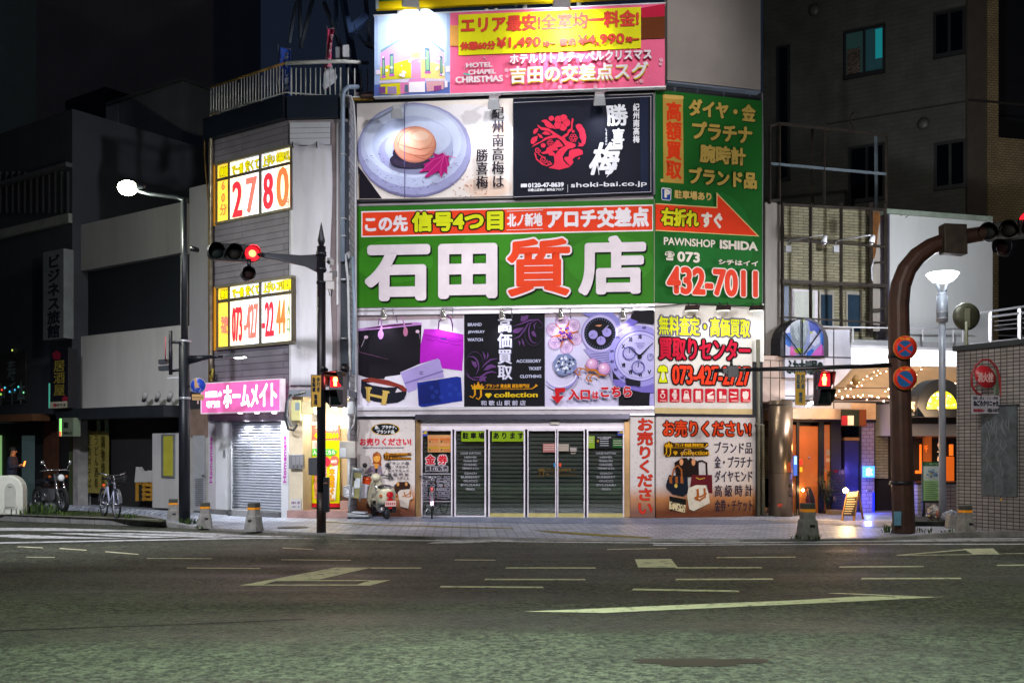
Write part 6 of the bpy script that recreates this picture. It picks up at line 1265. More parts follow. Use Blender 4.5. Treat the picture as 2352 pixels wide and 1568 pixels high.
MB().tube([c3 + Vector((0, .08, .12)), c3 + Vector((0, .08, .3))], .04, hous, 8).build('hanger', ta)
# cameras and boxes on the spear pole
t_ = thing('pole_camera', P2(768, 660), 'white surveillance camera with boxes on the spear topped pole', 'camera')
wc = mat('camera_white', '#b8b4b4', .4, .1)
b = MB(); b.box(P2(759, 600), (.10, .28, .10), wc, .3, .35); b.build('camera_body', t_, .01); b = MB(); b.lathe([(.035, 0), (.035, .02)], P2(755, 601, -.16), hous, 10, (-.25, -1, -.3)); b.build('camera_lens', t_)
b = MB(); b.tube([P2(759, 612), P2(760, 625), P2(746, 630)], .02, wc, 6); b.box(P2(750, 637), (.24, .12, .16), wc); b.box(P2(766, 629), (.13, .1, .10), mat('box_dark', '#3c3a40', .4)); b.box(P2(759, 656), (.16, .12, .14), wc); b.tube([P2(755, 663), P2(757, 678), P2(761, 680), P2(763, 664)], .01, hous, 5); b.build('junction_box', t_)
# pedestrian signal left-facing on that pole
def ped_signal(name, label, cc, n, group=None, s=1.0, bodym=None):
    n = Vector(n).normalized(); x = Vector((-n.y, n.x, 0)); up = Vector((0, 0, 1)); t_ = thing(name, cc - up * .42 * s, label, 'pedestrian signal', group)
    def rc(b, x0, x1, z0, z1, d0, d1, m): b.ext([cc + x * (q * s) + up * (z * s) + n * (d0 * s) for q, z in ((x0, z0), (x1, z0), (x1, z1), (x0, z1))], n * ((d1 - d0) * s), m)
    b = MB(); rc(b, -.2, .2, -.42, .42, -.2, 0, bodym or hous); b.build('housing', t_, .03)
    for k, zc in ((0, .2), (1, -.21)):
        lb = MB(); rc(lb, -.14, .14, zc - .15, zc + .15, .0, .012, glow('ped_red', '#d8081c', 2.2) if k == 0 else mat('ped_dark', '#0c1412', .2)); lb.build('lens', t_)
        vb = MB()
        for q in (-1, 1): vb.ext([cc + x * (.18 * q * s) + up * ((zc + .17) * s), cc + x * (.18 * q * s) + up * ((zc + .17) * s) + n * .24 * s, cc + x * (.18 * q * s) + up * ((zc - .08) * s) + n * .14 * s, cc + x * (.18 * q * s) + up * ((zc - .14) * s)], x * (.012 * q * s), hous)
        rc(vb, -.19, .19, zc + .17, zc + .182, 0, .25, hous); vb.build('visor', t_)
    fm = glow('ped_man', '#ffd860', 6); f = MB()
    def pt(a, z): return cc + x * (a * s) + up * ((.2 + z) * s) + n * (.016 * s)
    f.add([pt(.032 * math.cos(2 * PI * i / 12), .105 + .032 * math.sin(2 * PI * i / 12)) for i in range(12)], [list(range(12))], fm)
    f.add([pt(a, z) for a, z in [(-.03, .07), (.03, .07), (.055, .05), (.06, -.02), (.04, -.025), (.038, -.13), (-.038, -.13), (-.04, -.025), (-.06, -.02), (-.055, .05)]], [list(range(10))], fm); f.build('standing_figure', t_)
    lamp('SPOT', 'signal_glow', cc + up * .2 * s + n * .05, 26, (1, .08, .12), cc + up * .2 * s + n, 140, .6, .08, t_)
    return t_
cp = P2(771, 893, .05)
tp_ = ped_signal('pedestrian_signal', 'red pedestrian signal angled to the left on the spear topped pole', cp, (-.42, -.91, 0), 'red pedestrian signals', .86, mat('signal_grey', '#6c6468', .45, .2))
b = MB(); b.tube([P2(742, 862), P2(792, 860)], .035, mat('bracket_rust', '#5c3c20', .7, .3), 6); b.tube([P2(775, 862), cp + Vector((0, .05, .36))], .03, hous, 6); b.build('bracket', tp_)
t_ = thing('loudspeaker', P2(758, 848), 'two small dark horn loudspeakers above the left pedestrian signal', 'loudspeaker')
for x0 in (752, 783):
    p = P2(x0, 850, .05); MB().lathe([(.03, 0), (.045, .06), (.095, .16)], p, hous, 12, (-.6 if x0 < 770 else .6, -.6, .25)).build('horn', t_)
Fp = Face(726, 898, D2 - .12, .05)
S = Board('crossing_plate', 'tan plate with two columns of dark characters on the spear topped pole', 'sign plate', Fp, .0, 715, 737, 861, 934, ink('#b8903c'), .02, 'tan pedestrian and bicycle plates', frame=mat('plate_edge', '#3c3020', .5), fw=.006)
S.text('歩行者', 727, 735, 883, 34, '#1c2030', .4, vert=True).text('自転車', 717, 725, 883, 34, '#1c2030', .4, vert=True).text('専用', 721, 729, 917, 24, '#1c2030', .4, vert=True); S.done()
# 3 arched brown pole on the right
c = gp(2075, 1224); D3 = c.y
def P3(x, y, dy=0): return at(x, y, D3 + dy)
t = thing('arched_pole', c, 'massive brown arched steel pole carrying road signs and signals on the right', 'signal pole')
bm = mat('pole_brown_big', '#4c3026', .5, .15, var=.3, scale=1.6, bump=.1)
path = [(2076, 1224), (2070, 1000), (2065, 800), (2064, 700), (2069, 655), (2083, 618), (2107, 588), (2138, 566), (2172, 553), (2230, 541), (2300, 530), (2440, 508)]
r_ = [.215, .205, .205, .2, .195, .19, .182, .172, .165, .155, .15, .14]
b = MB(); b.tube([P3(x, y) for x, y in path], r_, bm, 8, smooth=False); b.build('arched_pole', t, .03)
b = MB(); b.ext([P3(2169, 512, -.26), P3(2222, 514, -.26), P3(2224, 583, -.26), P3(2170, 580, -.26)], (0, .28, 0), mat('box_rusty', '#3c3024', .6, .2, var=.4, scale=5)); b.build('junction_box', t, .02)
b = MB()
for y in (822, 1112): b.lathe([(.225, 0), (.225, .07)], P3(2067 + (y - 800) * .012, y), hous, 10)
b.build('steel_band', t)
b = MB(); b.ext([P3(2053, 1174, -.235), P3(2070.5, 1174, -.235), P3(2069.5, 1206, -.235), P3(2054, 1206, -.235)], (0, .015, 0), mat('sticker_blue', '#5c8ca4', .5, var=.15)); b.build('number_sticker', t)
# pedestrian arm and signal
b = MB(); b.tube([P3(2045, 838, -.1), P3(1900, 844, -.1), P3(1712, 849, -.1)], [.05, .045, .04], hous, 8); b.build('side_arm', t)
b = MB(); b.box(P3(1666, 852, -.1), (.1, .1, .1), hous); b.tube([P3(1712, 849, -.1), P3(1640, 851, -.1)], .04, hous, 8); b.box(P3(1682, 853, -.1), (.2, .18, .2), hous); b.tube([P3(1680, 842, -.1), P3(1680, 826, -.1)], .03, hous, 6); b.build('arm_end', t)
cp = P3(1893, 891, -.22)
tp2 = ped_signal('pedestrian_signal', 'red pedestrian signal hanging from the side arm of the brown arched pole', cp, (.12, -1, 0), 'red pedestrian signals', .80)
MB().tube([cp + Vector((0, .1, .33)), P3(1893, 845, -.1)], .03, mat('stem_red', '#702020', .5), 6).build('hanger', tp2)
Fp = Face(1839, 892, D3 - .25, .06)
S = Board('crossing_plate', 'tan plate with two columns of faded blue characters under the arched pole side arm', 'sign plate', Fp, .0, 1827, 1850, 854, 930, ink('#9a7c30'), .02, 'tan pedestrian and bicycle plates')
S.text('歩行者', 1839.5, 1848, 876, 34, '#2c4450', .4, vert=True).text('自転車', 1829, 1837.5, 876, 34, '#2c4450', .4, vert=True).text('専用', 1834, 1843, 912, 24, '#2c4450', .4, vert=True); S.done()
# no stopping / no parking discs
def noparking(y, cross, label, hrs):
    Fq = Face(2079, y, D3 - .26, 0); t_ = thing('no_parking_sign', Fq.p(2079, y + 30, 0), label, 'road sign', 'blue and red round road signs')
    rr_ = 26.8 * D3 / F; b = MB(); b.lathe([(rr_, -.02), (rr_, .01)], Fq.p(2079, y), mat('disc_orange', '#d87820', .4), 36, Fq.n, sx=1); b.lathe([(rr_ * .95, 0), (rr_ * .95, .013)], Fq.p(2079, y), mat('disc_red', '#d8301c', .4, var=.04), 36, Fq.n); b.build('disc', t_)
    S = Film(Fq, .012, t_, None); S.ell(2079, y + 2, 18, 18.5, '#245c94')
    a = .62; S.stroke([(2079 - 17 * math.cos(a), y + 2 - 17 * math.sin(a)), (2079 + 17 * math.cos(a), y + 2 + 17 * math.sin(a))], 5, '#d8301c')
    if cross: S.stroke([(2079 - 17 * math.cos(a), y + 2 + 17 * math.sin(a)), (2079 + 17 * math.cos(a), y + 2 - 17 * math.sin(a))], 5, '#d8301c')
    S.done('pictogram'); S.text(hrs, 2067, 2091, y - 20, 5, '#e0a030', .4)
    MB().box(Fq.p(2079, y) + Vector((0, .06, 0)), (.3, .05, .06), hous).build('bracket', t_)
noparking(798, True, 'round blue no stopping sign with a red cross on the arched pole', '22-86'); noparking(868, False, 'round blue no parking sign with one red bar below the crossed one', '8-22')
# signals at the far right on the arched pole
ts2 = vehicle_signal('traffic_light', 'traffic light cut by the right picture edge, on the arched pole', P3(2318, 528, -.3), (-.52, -.85, 0), None, 9, .15, 3, -1)
c4 = P3(2362, 507, -.42); lb = MB(); lb.lathe([(.16, 0), (.14, .03), (.05, .06)], c4, redL, 20, (-.35, -.93, 0)); lb.build('lit_lens', ts2); vb = MB(); visor(vb, c4, (-.35, -.93, 0), .17, .25, hous); vb.build('lit_visor', ts2)
lamp('SPOT', 'signal_glow', c4 + Vector((-.03, -.1, 0)), 30, (1, .1, .12), c4 + Vector((-1, -1.6, 0)), 150, .6, .1, ts2)
tx2 = vehicle_signal('arrow_signal', 'dark auxiliary signal with hood hanging below the right traffic light', P3(2306, 568, -.25), (-.8, -.6, 0), None, 9, .14, 1)
# 4 bollards
conc_b = mat('bollard_concrete', '#8d8a86', .9, var=.25, scale=7, bump=.4); band = mat('reflector_band', '#d88a1c', .35, var=.08, emit='#d88010', es=.18)
def bollard0():
    t_ = thing('bollard', (0, 0, 0), '', 'bollard', 'concrete bollards along the kerb')
    b = MB()
    def ring(w, z, c=.72): q = w * c; return [(w, q, z), (q, w, z), (-q, w, z), (-w, q, z), (-w, -q, z), (-q, -w, z), (q, -w, z), (w, -q, z)]
    rs = [ring(.150, 0), ring(.118, .27), ring(.098, .30), ring(.094, .40)]
    V = [v for r in rs for v in r]; f = [[k * 8 + i, k * 8 + (i + 1) % 8, k * 8 + 8 + (i + 1) % 8, k * 8 + 8 + i] for k in range(3) for i in range(8)] + [[24 + i for i in range(8)]]
    b.add(V, f, conc_b); b.box((.02, -.128, .20), (.07, .03, .035), vdark); b.build('base', t_)
    b = MB(); V = [v for r in (ring(.098, .40), ring(.098, .445)) for v in r]; b.add(V, [[i, (i + 1) % 8, 8 + (i + 1) % 8, 8 + i] for i in range(8)], band); b.build('reflective_band', t_)
    b = MB(); V = [v for r in (ring(.094, .445), ring(.094, .515), ring(.085, .525)) for v in r]; b.add(V, [[k * 8 + i, k * 8 + (i + 1) % 8, k * 8 + 8 + (i + 1) % 8, k * 8 + 8 + i] for k in range(2) for i in range(8)] + [[16 + i for i in range(8)]], mat('bollard_cap', '#46463f', .85, var=.2)); b.build('cap', t_)
    return t_
b0 = None
for x, y, lab, rz, s in [(398, 1200, 'concrete bollard half hidden by the street lamp pole', .3, 1), (471, 1212, 'concrete bollard in front of the grey louvred door, right of the lamp pole', .35, 1.0), (583, 1219, 'concrete bollard in front of the white shutter', -.5, 1.06), (1855, 1237, 'concrete bollard with a mossy cap in front of the cafe door', .1, 1.0), (2217, 1227, 'tall concrete bollard in front of the tiled kiosk corner', .2, 1.0)]:
    p = gp(x, y)
    if b0 is None: b0 = bollard0(); o = b0; o.location = p; o['label'] = lab
    else: o = copy_thing(b0, p, lab)
    o.rotation_euler = (0, 0, rz); k = s if x < 1800 else (1.2 if x < 2000 else 1.05); o.scale = (k, k, k * (1.0 if x != 1855 else 1.02))
weeds(586, 1219, 'weed tuft at the foot of the bollard before the shutter', 40, .10, .16, 5); weeds(462, 1213, 'weed tuft at the foot of the bollard before the louvred door', 30, .08, .12, 6); weeds(1850, 1238, 'weed ring around the bollard in front of the cafe', 60, .10, .30, 7); weeds(430, 1203, 'weeds around the street lamp foot', 50, .16, .2, 8); weeds(2045, 1222, 'tall weeds at the left foot of the arched pole', 40, .18, .16, 9); weeds(2105, 1223, 'low weeds at the right foot of the arched pole', 40, .14, .3, 10); weeds(2200, 1226, 'grass at the foot of the kiosk bollard', 40, .1, .3, 12)
g = blades(gp(40, 1179, LZ), 420, .26, 1.0, GR, 14).build('kerb_grass'); g['kind'] = 'stuff'
g = blades(gp(150, 1182, LZ), 160, .10, .9, GR, 15).build('kerb_grass'); g['kind'] = 'stuff'
weeds(288, 1190, 'grass clump on the kerb right of the white bicycle', 50, .12, .25, 16, LZ); weeds(2150, 1196, 'dark weeds below the green information board', 60, .18, .5, 17)
# small stub stone beside the kiosk bollard
t_ = thing('stone_stub', gp(2187, 1213), 'low grey concrete stub leaning beside the kiosk bollard', 'stone stub'); b = MB(); b.ext([gp(2178, 1213), gp(2198, 1213), gp(2197, 1213) + Vector((0, 0, .26)), gp(2182, 1213) + Vector((0, 0, .3))], (0, .2, 0), conc_b); b.build('block', t_, .02)
# ================================================================== BICYCLES, SCOOTER, MOTORCYCLE, CART, PERSON
tyre = mat('tyre_rubber', '#111114', .8); rimm = mat('rim_metal', '#b4b8c0', .25, .8); blackm = mat('black_plastic', '#16171b', .45)
def wheel(t, x, r, name='wheel', spokes=18, tw=.02, mud=None):
    w_ = MB(); w_.tube([(x + r * math.cos(a * PI / 16), 0, r + r * math.sin(a * PI / 16)) for a in range(32)], tw, tyre, 8, close=True); o = w_.build(name, t)
    b = MB(); rr2 = r - tw * 1.3; b.tube([(x + rr2 * math.cos(a * PI / 16), 0, r + rr2 * math.sin(a * PI / 16)) for a in range(32)], .009, rimm, 6, close=True)
    for i in range(spokes): a = i * 2 * PI / spokes; b.tube([(x, .02 * (-1) ** i, r), (x + rr2 * math.cos(a), 0, r + rr2 * math.sin(a))], .0022, rimm, 4)
    b.tube([(x, -.05, r), (x, .05, r)], .022, rimm, 8); b.build('rim', o); return o
def bicycle(label, fm, loc, rz, basket=False, saddle='#15151a', steer=0):
    t_ = thing('bicycle', (0, 0, 0), label, 'bicycle', 'bicycles parked on the pavement'); r = .31
    wheel(t_, .52, r); wheel(t_, -.50, r)
    b = MB(); bb = (-.05, 0, .28); seat = (-.20, 0, .72); hd = (.34, 0, .78); hl = (.38, 0, .62)
    for p, q, w_ in [(bb, seat, .018), (bb, hl, .022), (seat, hd, .016), (hd, hl, .022), (bb, (-.50, .05, r), .012), (bb, (-.50, -.05, r), .012), (seat, (-.50, .05, r), .010), (seat, (-.50, -.05, r), .010)]: b.tube([p, q], w_, fm, 8)
    b.build('frame', t_)
    b = MB()
    for s_ in (-1, 1): b.tube([hl, (.42, .04 * s_, .56), (.52, .05 * s_, r)], .014, fm, 6)
    b.tube([hl, (.42, 0, .57)], .03, fm, 6); b.build('fork', t_)
    b = MB(); b.tube([hd, (.31, 0, .92)], .015, rimm, 6); b.tube([(.16, -.27, .97), (.26, -.25, .98), (.31, -.1, .94), (.31, .1, .94), (.26, .25, .98), (.16, .27, .97)], .012, rimm, 6); hb_ = b.build('handlebar', t_)
    b = MB()
    for s_ in (-1, 1): b.tube([(.14, .275 * s_, .97), (.24, .258 * s_, .98)], .018, blackm, 8)
    b.build('grip', hb_)
    b = MB(); b.tube([seat, (-.22, 0, .82)], .013, rimm, 6); V = []
    b.ext([(-.37, -.08, .83), (-.30, -.09, .83), (-.12, -.03, .83), (-.06, 0, .83), (-.12, .03, .83), (-.30, .09, .83), (-.37, .08, .83)], (0, 0, .045), mat('saddle_' + saddle[1:], saddle, .5)); b.build('saddle', t_, .01)
    b = MB()
    for x0, a0, a1 in ((.52, .1, 2.4), (-.50, .6, 3.1)):
        for k in range(9):
            a = a0 + (a1 - a0) * k / 9; a2 = a0 + (a1 - a0) * (k + 1) / 9; R2 = r + .035
            b.add([(x0 + R2 * math.cos(a), -.03, r + R2 * math.sin(a)), (x0 + R2 * math.cos(a), .03, r + R2 * math.sin(a)), (x0 + R2 * math.cos(a2), .03, r + R2 * math.sin(a2)), (x0 + R2 * math.cos(a2), -.03, r + R2 * math.sin(a2))], [[0, 1, 2, 3]], rimm, True)
    b.build('mudguard', t_)
    b = MB(); b.tube([(-.05, -.07, .28), (-.05, .07, .28)], .02, rimm, 8); b.lathe([(.09, 0), (.09, .008)], (-.05, .05, .28), rimm, 20, (0, 1, 0))
    for s_ in (-1, 1): b.tube([(-.05, .08 * s_, .28), (-.05 + .12 * s_, .08 * s_, .20)], .009, rimm, 6); b.box((-.05 + .12 * s_, .13 * s_, .20), (.09, .08, .02), blackm)
    b.build('crankset', t_)
    b = MB(); b.tube([(-.46, .08, .28), (-.42, .22, .0)], .01, rimm, 6); b.build('kickstand', t_)
    b = MB(); b.box((-.52, 0, .70), (.02, .05, .05), glow('reflector', '#e05020', .3)); b.build('reflector', t_)
    if basket:
        b = MB()
        for z in (.72, .80, .88, .95): b.tube([(.40, -.13 - (z - .72) * .2, z), (.66 + (z - .72) * .2, -.13 - (z - .72) * .2, z), (.66 + (z - .72) * .2, .13 + (z - .72) * .2, z), (.40, .13 + (z - .72) * .2, z)], .005, blackm, 4, close=True)
        for i in range(7): y = -.13 + i * .0433; b.tube([(.66, y, .72), (.71, y * 1.35, .95)], .004, blackm, 4); b.tube([(.40, y, .72), (.40, y * 1.35, .95)], .004, blackm, 4)
        for i in range(6): x = .42 + i * .045; b.tube([(x, -.13, .72), (x, -.176, .95)], .004, blackm, 4); b.tube([(x, .13, .72), (x, .176, .95)], .004, blackm, 4); b.tube([(x, -.13, .72), (x, .13, .72)], .004, blackm, 4)
        b.build('basket', t_)
    t_.location = loc; t_.rotation_euler = (0, 0, rz); return t_
bicycle('white and blue city bicycle standing on the left pavement near the kerb', mat('bike_white', '#b8bcd8', .35, .1, var=.05), gp(240, 1189, LZ) + Vector((0, .3, 0)), -.93, True)
bicycle('pink and black bicycle seen from behind at the first shop window', mat('bike_pink', '#b0308c', .35, .1, var=.05), gp(986, 1190) + Vector((.02, .45, 0)), 1.66)
# scooter, seen from behind
def scooter(loc, rz):
    t_ = thing('scooter', (0, 0, 0), 'cream scooter with a red tail light parked in front of the white wall poster', 'scooter')
    cm = mat('scooter_cream', '#b8b39c', .25, var=.04, coat=.6); ch = chrome
    for x, r in ((.60, .22), (-.52, .22)):
        b = MB(); b.tube([(x + (r - .045) * math.cos(a * PI / 14), 0, r + (r - .045) * math.sin(a * PI / 14)) for a in range(28)], .05, tyre, 10, close=True); o = b.build('wheel', t_)
        b = MB(); b.lathe([(.13, -.03), (.13, .03)], (x, 0, r), rimm, 16, (0, 1, 0)); b.build('rim', o)
    # rear body: rounded shell from cross sections along x
    b = MB(); secs = [(-.80, .02, .55, .10), (-.76, .15, .56, .17), (-.62, .19, .54, .20), (-.42, .20, .52, .20), (-.2, .17, .47, .17), (-.05, .12, .36, .13), (.05, .10, .28, .08)]; V = []; n_ = 16
    for x, hw, zc, hh in secs:
        for i in range(n_): a = 2 * PI * i / n_; V.append((x, hw * math.copysign(abs(math.cos(a)) ** .7, math.cos(a)), zc + hh * math.copysign(abs(math.sin(a)) ** .7, math.sin(a))))
    b.add(V, [[k * n_ + i, k * n_ + (i + 1) % n_, (k + 1) * n_ + (i + 1) % n_, (k + 1) * n_ + i] for k in range(len(secs) - 1) for i in range(n_)] + [list(range(n_))], cm, True); b.build('rear_body', t_)
    b = MB(); b.ext([(.05, -.15, .24), (.42, -.13, .26), (.42, .13, .26), (.05, .15, .24)], (0, 0, .06), blackm); b.build('footboard', t_, .02)
    b = MB(); V = []
    for k, (x, z, hw) in enumerate([(.40, .24, .14), (.46, .40, .20), (.43, .62, .19), (.38, .82, .14), (.36, .90, .09)]):
        for i in range(9): q = (i - 4) / 4; V.append((x + .10 * (1 - q * q), hw * q, z))
    b.add(V, [[k * 9 + i, k * 9 + i + 1, (k + 1) * 9 + i + 1, (k + 1) * 9 + i] for k in range(4) for i in range(8)], cm, True); o = b.build('leg_shield', t_); o.modifiers.new('s', 'SOLIDIFY').thickness = .03
    b = MB(); V = []
    for k in range(9):
        a = -.2 + 2.6 * k / 8
        for i in range(5): q = (i - 2) / 2; V.append((.60 + .27 * math.cos(a), .085 * q, .22 + .27 * math.sin(a) - .03 * q * q))
    b.add(V, [[k * 5 + i, k * 5 + i + 1, (k + 1) * 5 + i + 1, (k + 1) * 5 + i] for k in range(8) for i in range(4)], cm, True); o = b.build('front_fender', t_); o.modifiers.new('s', 'SOLIDIFY').thickness = .01
    b = MB(); b.ball((.40, 0, .95), .14, cm, 14, 10, (1.0, .95, .72)); b.build('headset', t_)
    b = MB(); b.ball((.52, 0, .95), .085, mat('headlamp', '#d8d8d0', .1), 12, 8, (.5, 1, 1)); b.build('headlight', t_)
    b = MB(); b.tube([(.30, -.34, .98), (.38, -.16, 1.0), (.38, .16, 1.0), (.30, .34, .98)], .014, blackm, 8)
    for s_ in (-1, 1): b.tube([(.28, .36 * s_, .97), (.34, .24 * s_, .99)], .02, blackm, 8)
    b.build('handlebar', t_)
    for s_ in (-1, 1):
        b = MB(); b.tube([(.37, .18 * s_, 1.0), (.34, .27 * s_, 1.2)], .007, ch, 6); b.lathe([(.055, -.012), (.06, 0), (.055, .01)], (.34, .28 * s_, 1.24), blackm, 16, (-1, 0, 0)); b.build('mirror', t_)
    b = MB(); b.ball((-.40, 0, .74), .15, blackm, 16, 8, (2.1, 1.05, .42)); b.build('seat', t_)
    b = MB(); b.tube([(-.62, -.13, .74), (-.80, -.12, .76), (-.84, 0, .76), (-.80, .12, .76), (-.62, .13, .74)], .014, ch, 8); b.build('grab_rail', t_)
    b = MB(); b.ball((-.80, 0, .58), .085, mat('tail_red', '#8c0c14', .15, emit='#c01020', es=.25), 14, 8, (.6, 1, .9)); b.box((-.81, 0, .47), (.05, .13, .05), mat('tail_red', '#8c0c14', .15)); b.build('tail_light', t_)
    for s_ in (-1, 1): b = MB(); b.ball((-.72, .19 * s_, .55), .04, mat('indicator_orange', '#a0501c', .2), 10, 6); b.build('indicator', t_)
    b = MB(); b.box((-.86, 0, .38), (.008, .26, .13), mat('plate_pink', '#d0a8a0', .5), 0, 0, -.15); pl_ = b.build('number_plate', t_)
    b = MB()
    for k in range(5): b.box((-.866, -.09 + k * .045, .375), (.006, .025, .05), mat('plate_ink', '#8a3038', .5), 0, 0, -.15)
    b.build('plate_characters', pl_); b = MB(); b.box((-.84, 0, .28), (.03, .08, .04), mat('tail_red', '#8c0c14', .15)); b.build('reflector', t_)
    b = MB(); b.box((-.45, -.14, .24), (.42, .1, .16), mat('engine_grey', '#2c2c30', .4, .6)); b.tube([(-.2, .14, .2), (-.6, .16, .22), (-.78, .16, .26)], [.03, .05, .05], ch, 10); b.box((-.42, .0, .30), (.4, .16, .16), mat('engine_grey', '#2c2c30', .4, .6)); b.build('engine', t_, .02)
    b = MB(); b.tube([(.60, -.08, .22), (.50, -.05, .55), (.42, 0, .8)], .025, ch, 8); b.tube([(.60, .08, .22), (.50, .05, .55)], .025, ch, 8); b.build('fork', t_)
    t_.location = loc; t_.rotation_euler = (0, 0, rz); return t_
scooter(gp(893, 1193) + Vector((-.28, .62, 0)), 1.98)
# motorcycle in the dark on the left
def motorcycle(loc, rz):
    t_ = thing('motorcycle', (0, 0, 0), 'black motorcycle with chrome headlight parked in the dark before the inn', 'motorcycle')
    for x in (.68, -.62):
        b = MB(); b.tube([(x + .25 * math.cos(a * PI / 14), 0, .31 + .25 * math.sin(a * PI / 14)) for a in range(28)], .055, tyre, 8, close=True); o = b.build('wheel', t_)
        b = MB()
        b.tube([(x + .2 * math.cos(a * PI / 14), 0, .31 + .2 * math.sin(a * PI / 14)) for a in range(28)], .012, rimm, 6, close=True)
        for i in range(12): a = i * .5236; b.tube([(x, .03 * (-1) ** i, .31), (x + .2 * math.cos(a), 0, .31 + .2 * math.sin(a))], .003, rimm, 4)
        b.build('rim', o)
    b = MB()
    for s_ in (-1, 1): b.tube([(.68, .09 * s_, .31), (.44, .09 * s_, .92)], .024, chrome, 8)
    b.build('fork', t_)
    b = MB(); b.lathe([(.03, -.1), (.08, -.06), (.09, .03), (.085, .05)], (.56, 0, .84), chrome, 16, (1, 0, 0)); h_ = b.build('headlight', t_); b = MB(); b.lathe([(.08, 0), (.05, .02)], (.61, 0, .84), mat('headlamp_glass', '#e0e4e8', .08, emit='#dfe8f0', es=.12), 14, (1, 0, 0)); b.build('lens', h_)
    b = MB(); b.ball((.1, 0, .78), .17, mat('tank_black', '#15161c', .15, coat=.8), 16, 10, (1.5, .8, .75)); b.build('fuel_tank', t_)
    b = MB(); b.ball((-.38, 0, .74), .16, blackm, 14, 8, (2.0, .9, .4)); b.build('seat', t_)
    b = MB(); b.tube([(.3, -.36, 1.0), (.42, -.2, 1.02), (.44, .2, 1.02), (.3, .36, 1.0)], .014, chrome, 8); b.build('handlebar', t_)
    for s_ in (-1, 1): b = MB(); b.tube([(.4, .22 * s_, 1.02), (.36, .32 * s_, 1.18)], .007, chrome, 6); b.lathe([(.05, 0), (.05, .015)], (.36, .33 * s_, 1.2), chrome, 14, (-1, 0, 0)); b.build('mirror', t_)
    b = MB(); b.box((.02, 0, .42), (.36, .26, .3), mat('engine_alu', '#6a6c70', .35, .7)); b.lathe([(.1, -.16), (.1, .16)], (-.02, 0, .38), chrome, 14, (0, 1, 0)); b.tube([(.2, .14, .4), (.1, .16, .2), (-.7, .17, .3)], .035, chrome, 8); b.build('engine', t_, .01)
    b = MB(); b.tube([(.44, 0, .95), (.1, 0, .62), (-.3, 0, .6), (-.62, .08, .31)], .025, blackm, 8); b.tube([(.44, 0, .9), (.3, 0, .3), (-.25, 0, .25), (-.62, -.08, .31)], .022, blackm, 8); b.build('frame', t_)
    b = MB(); b.ball((.44, .2, .86), .04, mat('indicator_orange', '#a0501c', .2), 10, 6); b.ball((.44, -.2, .86), .04, mat('indicator_orange', '#a0501c', .2), 10, 6); b.build('indicator', t_)
    t_.location = loc; t_.rotation_euler = (0, 0, rz)
motorcycle(gp(104, 1178, LZ) + Vector((-.1, .45, 0)), -.72)
# platform cart / weighing scale beside the scooter
t = thing('platform_cart', gp(824, 1191), 'grey steel platform cart with an olive back panel beside the scooter', 'cart')
Y = gp(824, 1191).y
def Pc(x, y, dy=0): return at(x, y, Y + dy)
gm = mat('cart_grey', '#8f9498', .4, .4, var=.15)
b = MB(); b.tube([Pc(804, 1175), Pc(801, 1165), Pc(806, 1120), Pc(810, 1080), Pc(812, 1077)], .03, gm, 8); b.tube([Pc(808, 1077), Pc(833, 1080)], .05, gm, 8); b.tube([Pc(833, 1082), Pc(826, 1150)], .02, gm, 8); b.build('frame', t)
b = MB(); b.ext([Pc(811, 1084, .03), Pc(831, 1086, .03), Pc(825, 1144, .03), Pc(805, 1142, .03)], (0, .03, 0), mat('cart_olive', '#84804c', .6, var=.15)); b.build('back_panel', t)
b = MB(); b.ext([Pc(815, 1098, .02), Pc(828, 1097, .02), Pc(826, 1120, .02), Pc(813, 1121, .02)], (0, .006, 0), mat('paper_note', '#cdd2d8', .6)); b.build('paper_note', t); b = MB(); b.ext([Pc(812, 1096, 0), Pc(816, 1096, 0), Pc(816, 1103, 0), Pc(812, 1103, 0)], (0, .04, 0), blackm); b.build('handle', t)
b = MB(); b.ext([Pc(797, 1178), Pc(846, 1183), Pc(848, 1187), Pc(798, 1187)], (0, .55, 0), gm); b.ext([Pc(808, 1174.5), Pc(838, 1177), Pc(840, 1179.5), Pc(806, 1178)], (0, .45, 0), mat('deck_pale', '#a8aeb8', .4, .2)); b.build('platform', t, .01)
b = MB()
for x in (802, 843): b.lathe([(.045, -.02), (.045, .02)], Pc(x, 1188.2, .05), tyre, 12, (0, 1, 0)); b.lathe([(.045, -.02), (.045, .02)], Pc(x, 1188.2, .5), tyre, 12, (0, 1, 0))
b.build('castor', t)
# white arched telephone box at the far left
t = thing('utility_box', gp(20, 1182, LZ), 'white arched utility box with an embossed door at the left picture edge', 'utility box')
Fu = Face(20, 1181, gp(20, 1182, LZ).y, .12); wbx = mat('box_white', '#d8d8cc', .5, var=.12, scale=2)
b = MB(); P = [Fu.p(-34, 1182), Fu.p(52, 1182), Fu.p(52, 1125)] + [Fu.p(20 + 31.5 * math.cos(a), 1123 - 32 * math.sin(a)) for a in [.1 + i * .29 for i in range(6)]] + [Fu.p(0, 1092), Fu.p(-34, 1094)]
b.ext(P, -Fu.n * .32, wbx); b.build('body', t, .03)
b = MB(); q = [Fu.p(10, 1170, .012), Fu.p(36, 1170, .012), Fu.p(36, 1130, .012)] + [Fu.p(23 + 13 * math.cos(a), 1128 - 20 * math.sin(a), .012) for a in [.1 + i * .49 for i in range(7)]] + [Fu.p(10, 1130, .012)]
b.ext(q, -Fu.n * .03, mat('box_panel', '#b3b5aa', .5, var=.1)); b.build('door_panel', t, .004)
for y, x0, x1 in ((1117, 18, 27), (1164, 12, 32)): b = MB(); b.rect(Fu, x0, x1, y, y + 1.2, mat('box_shadow', '#6c6e66', .6), .01, .025); b.build('vent_slot', t)
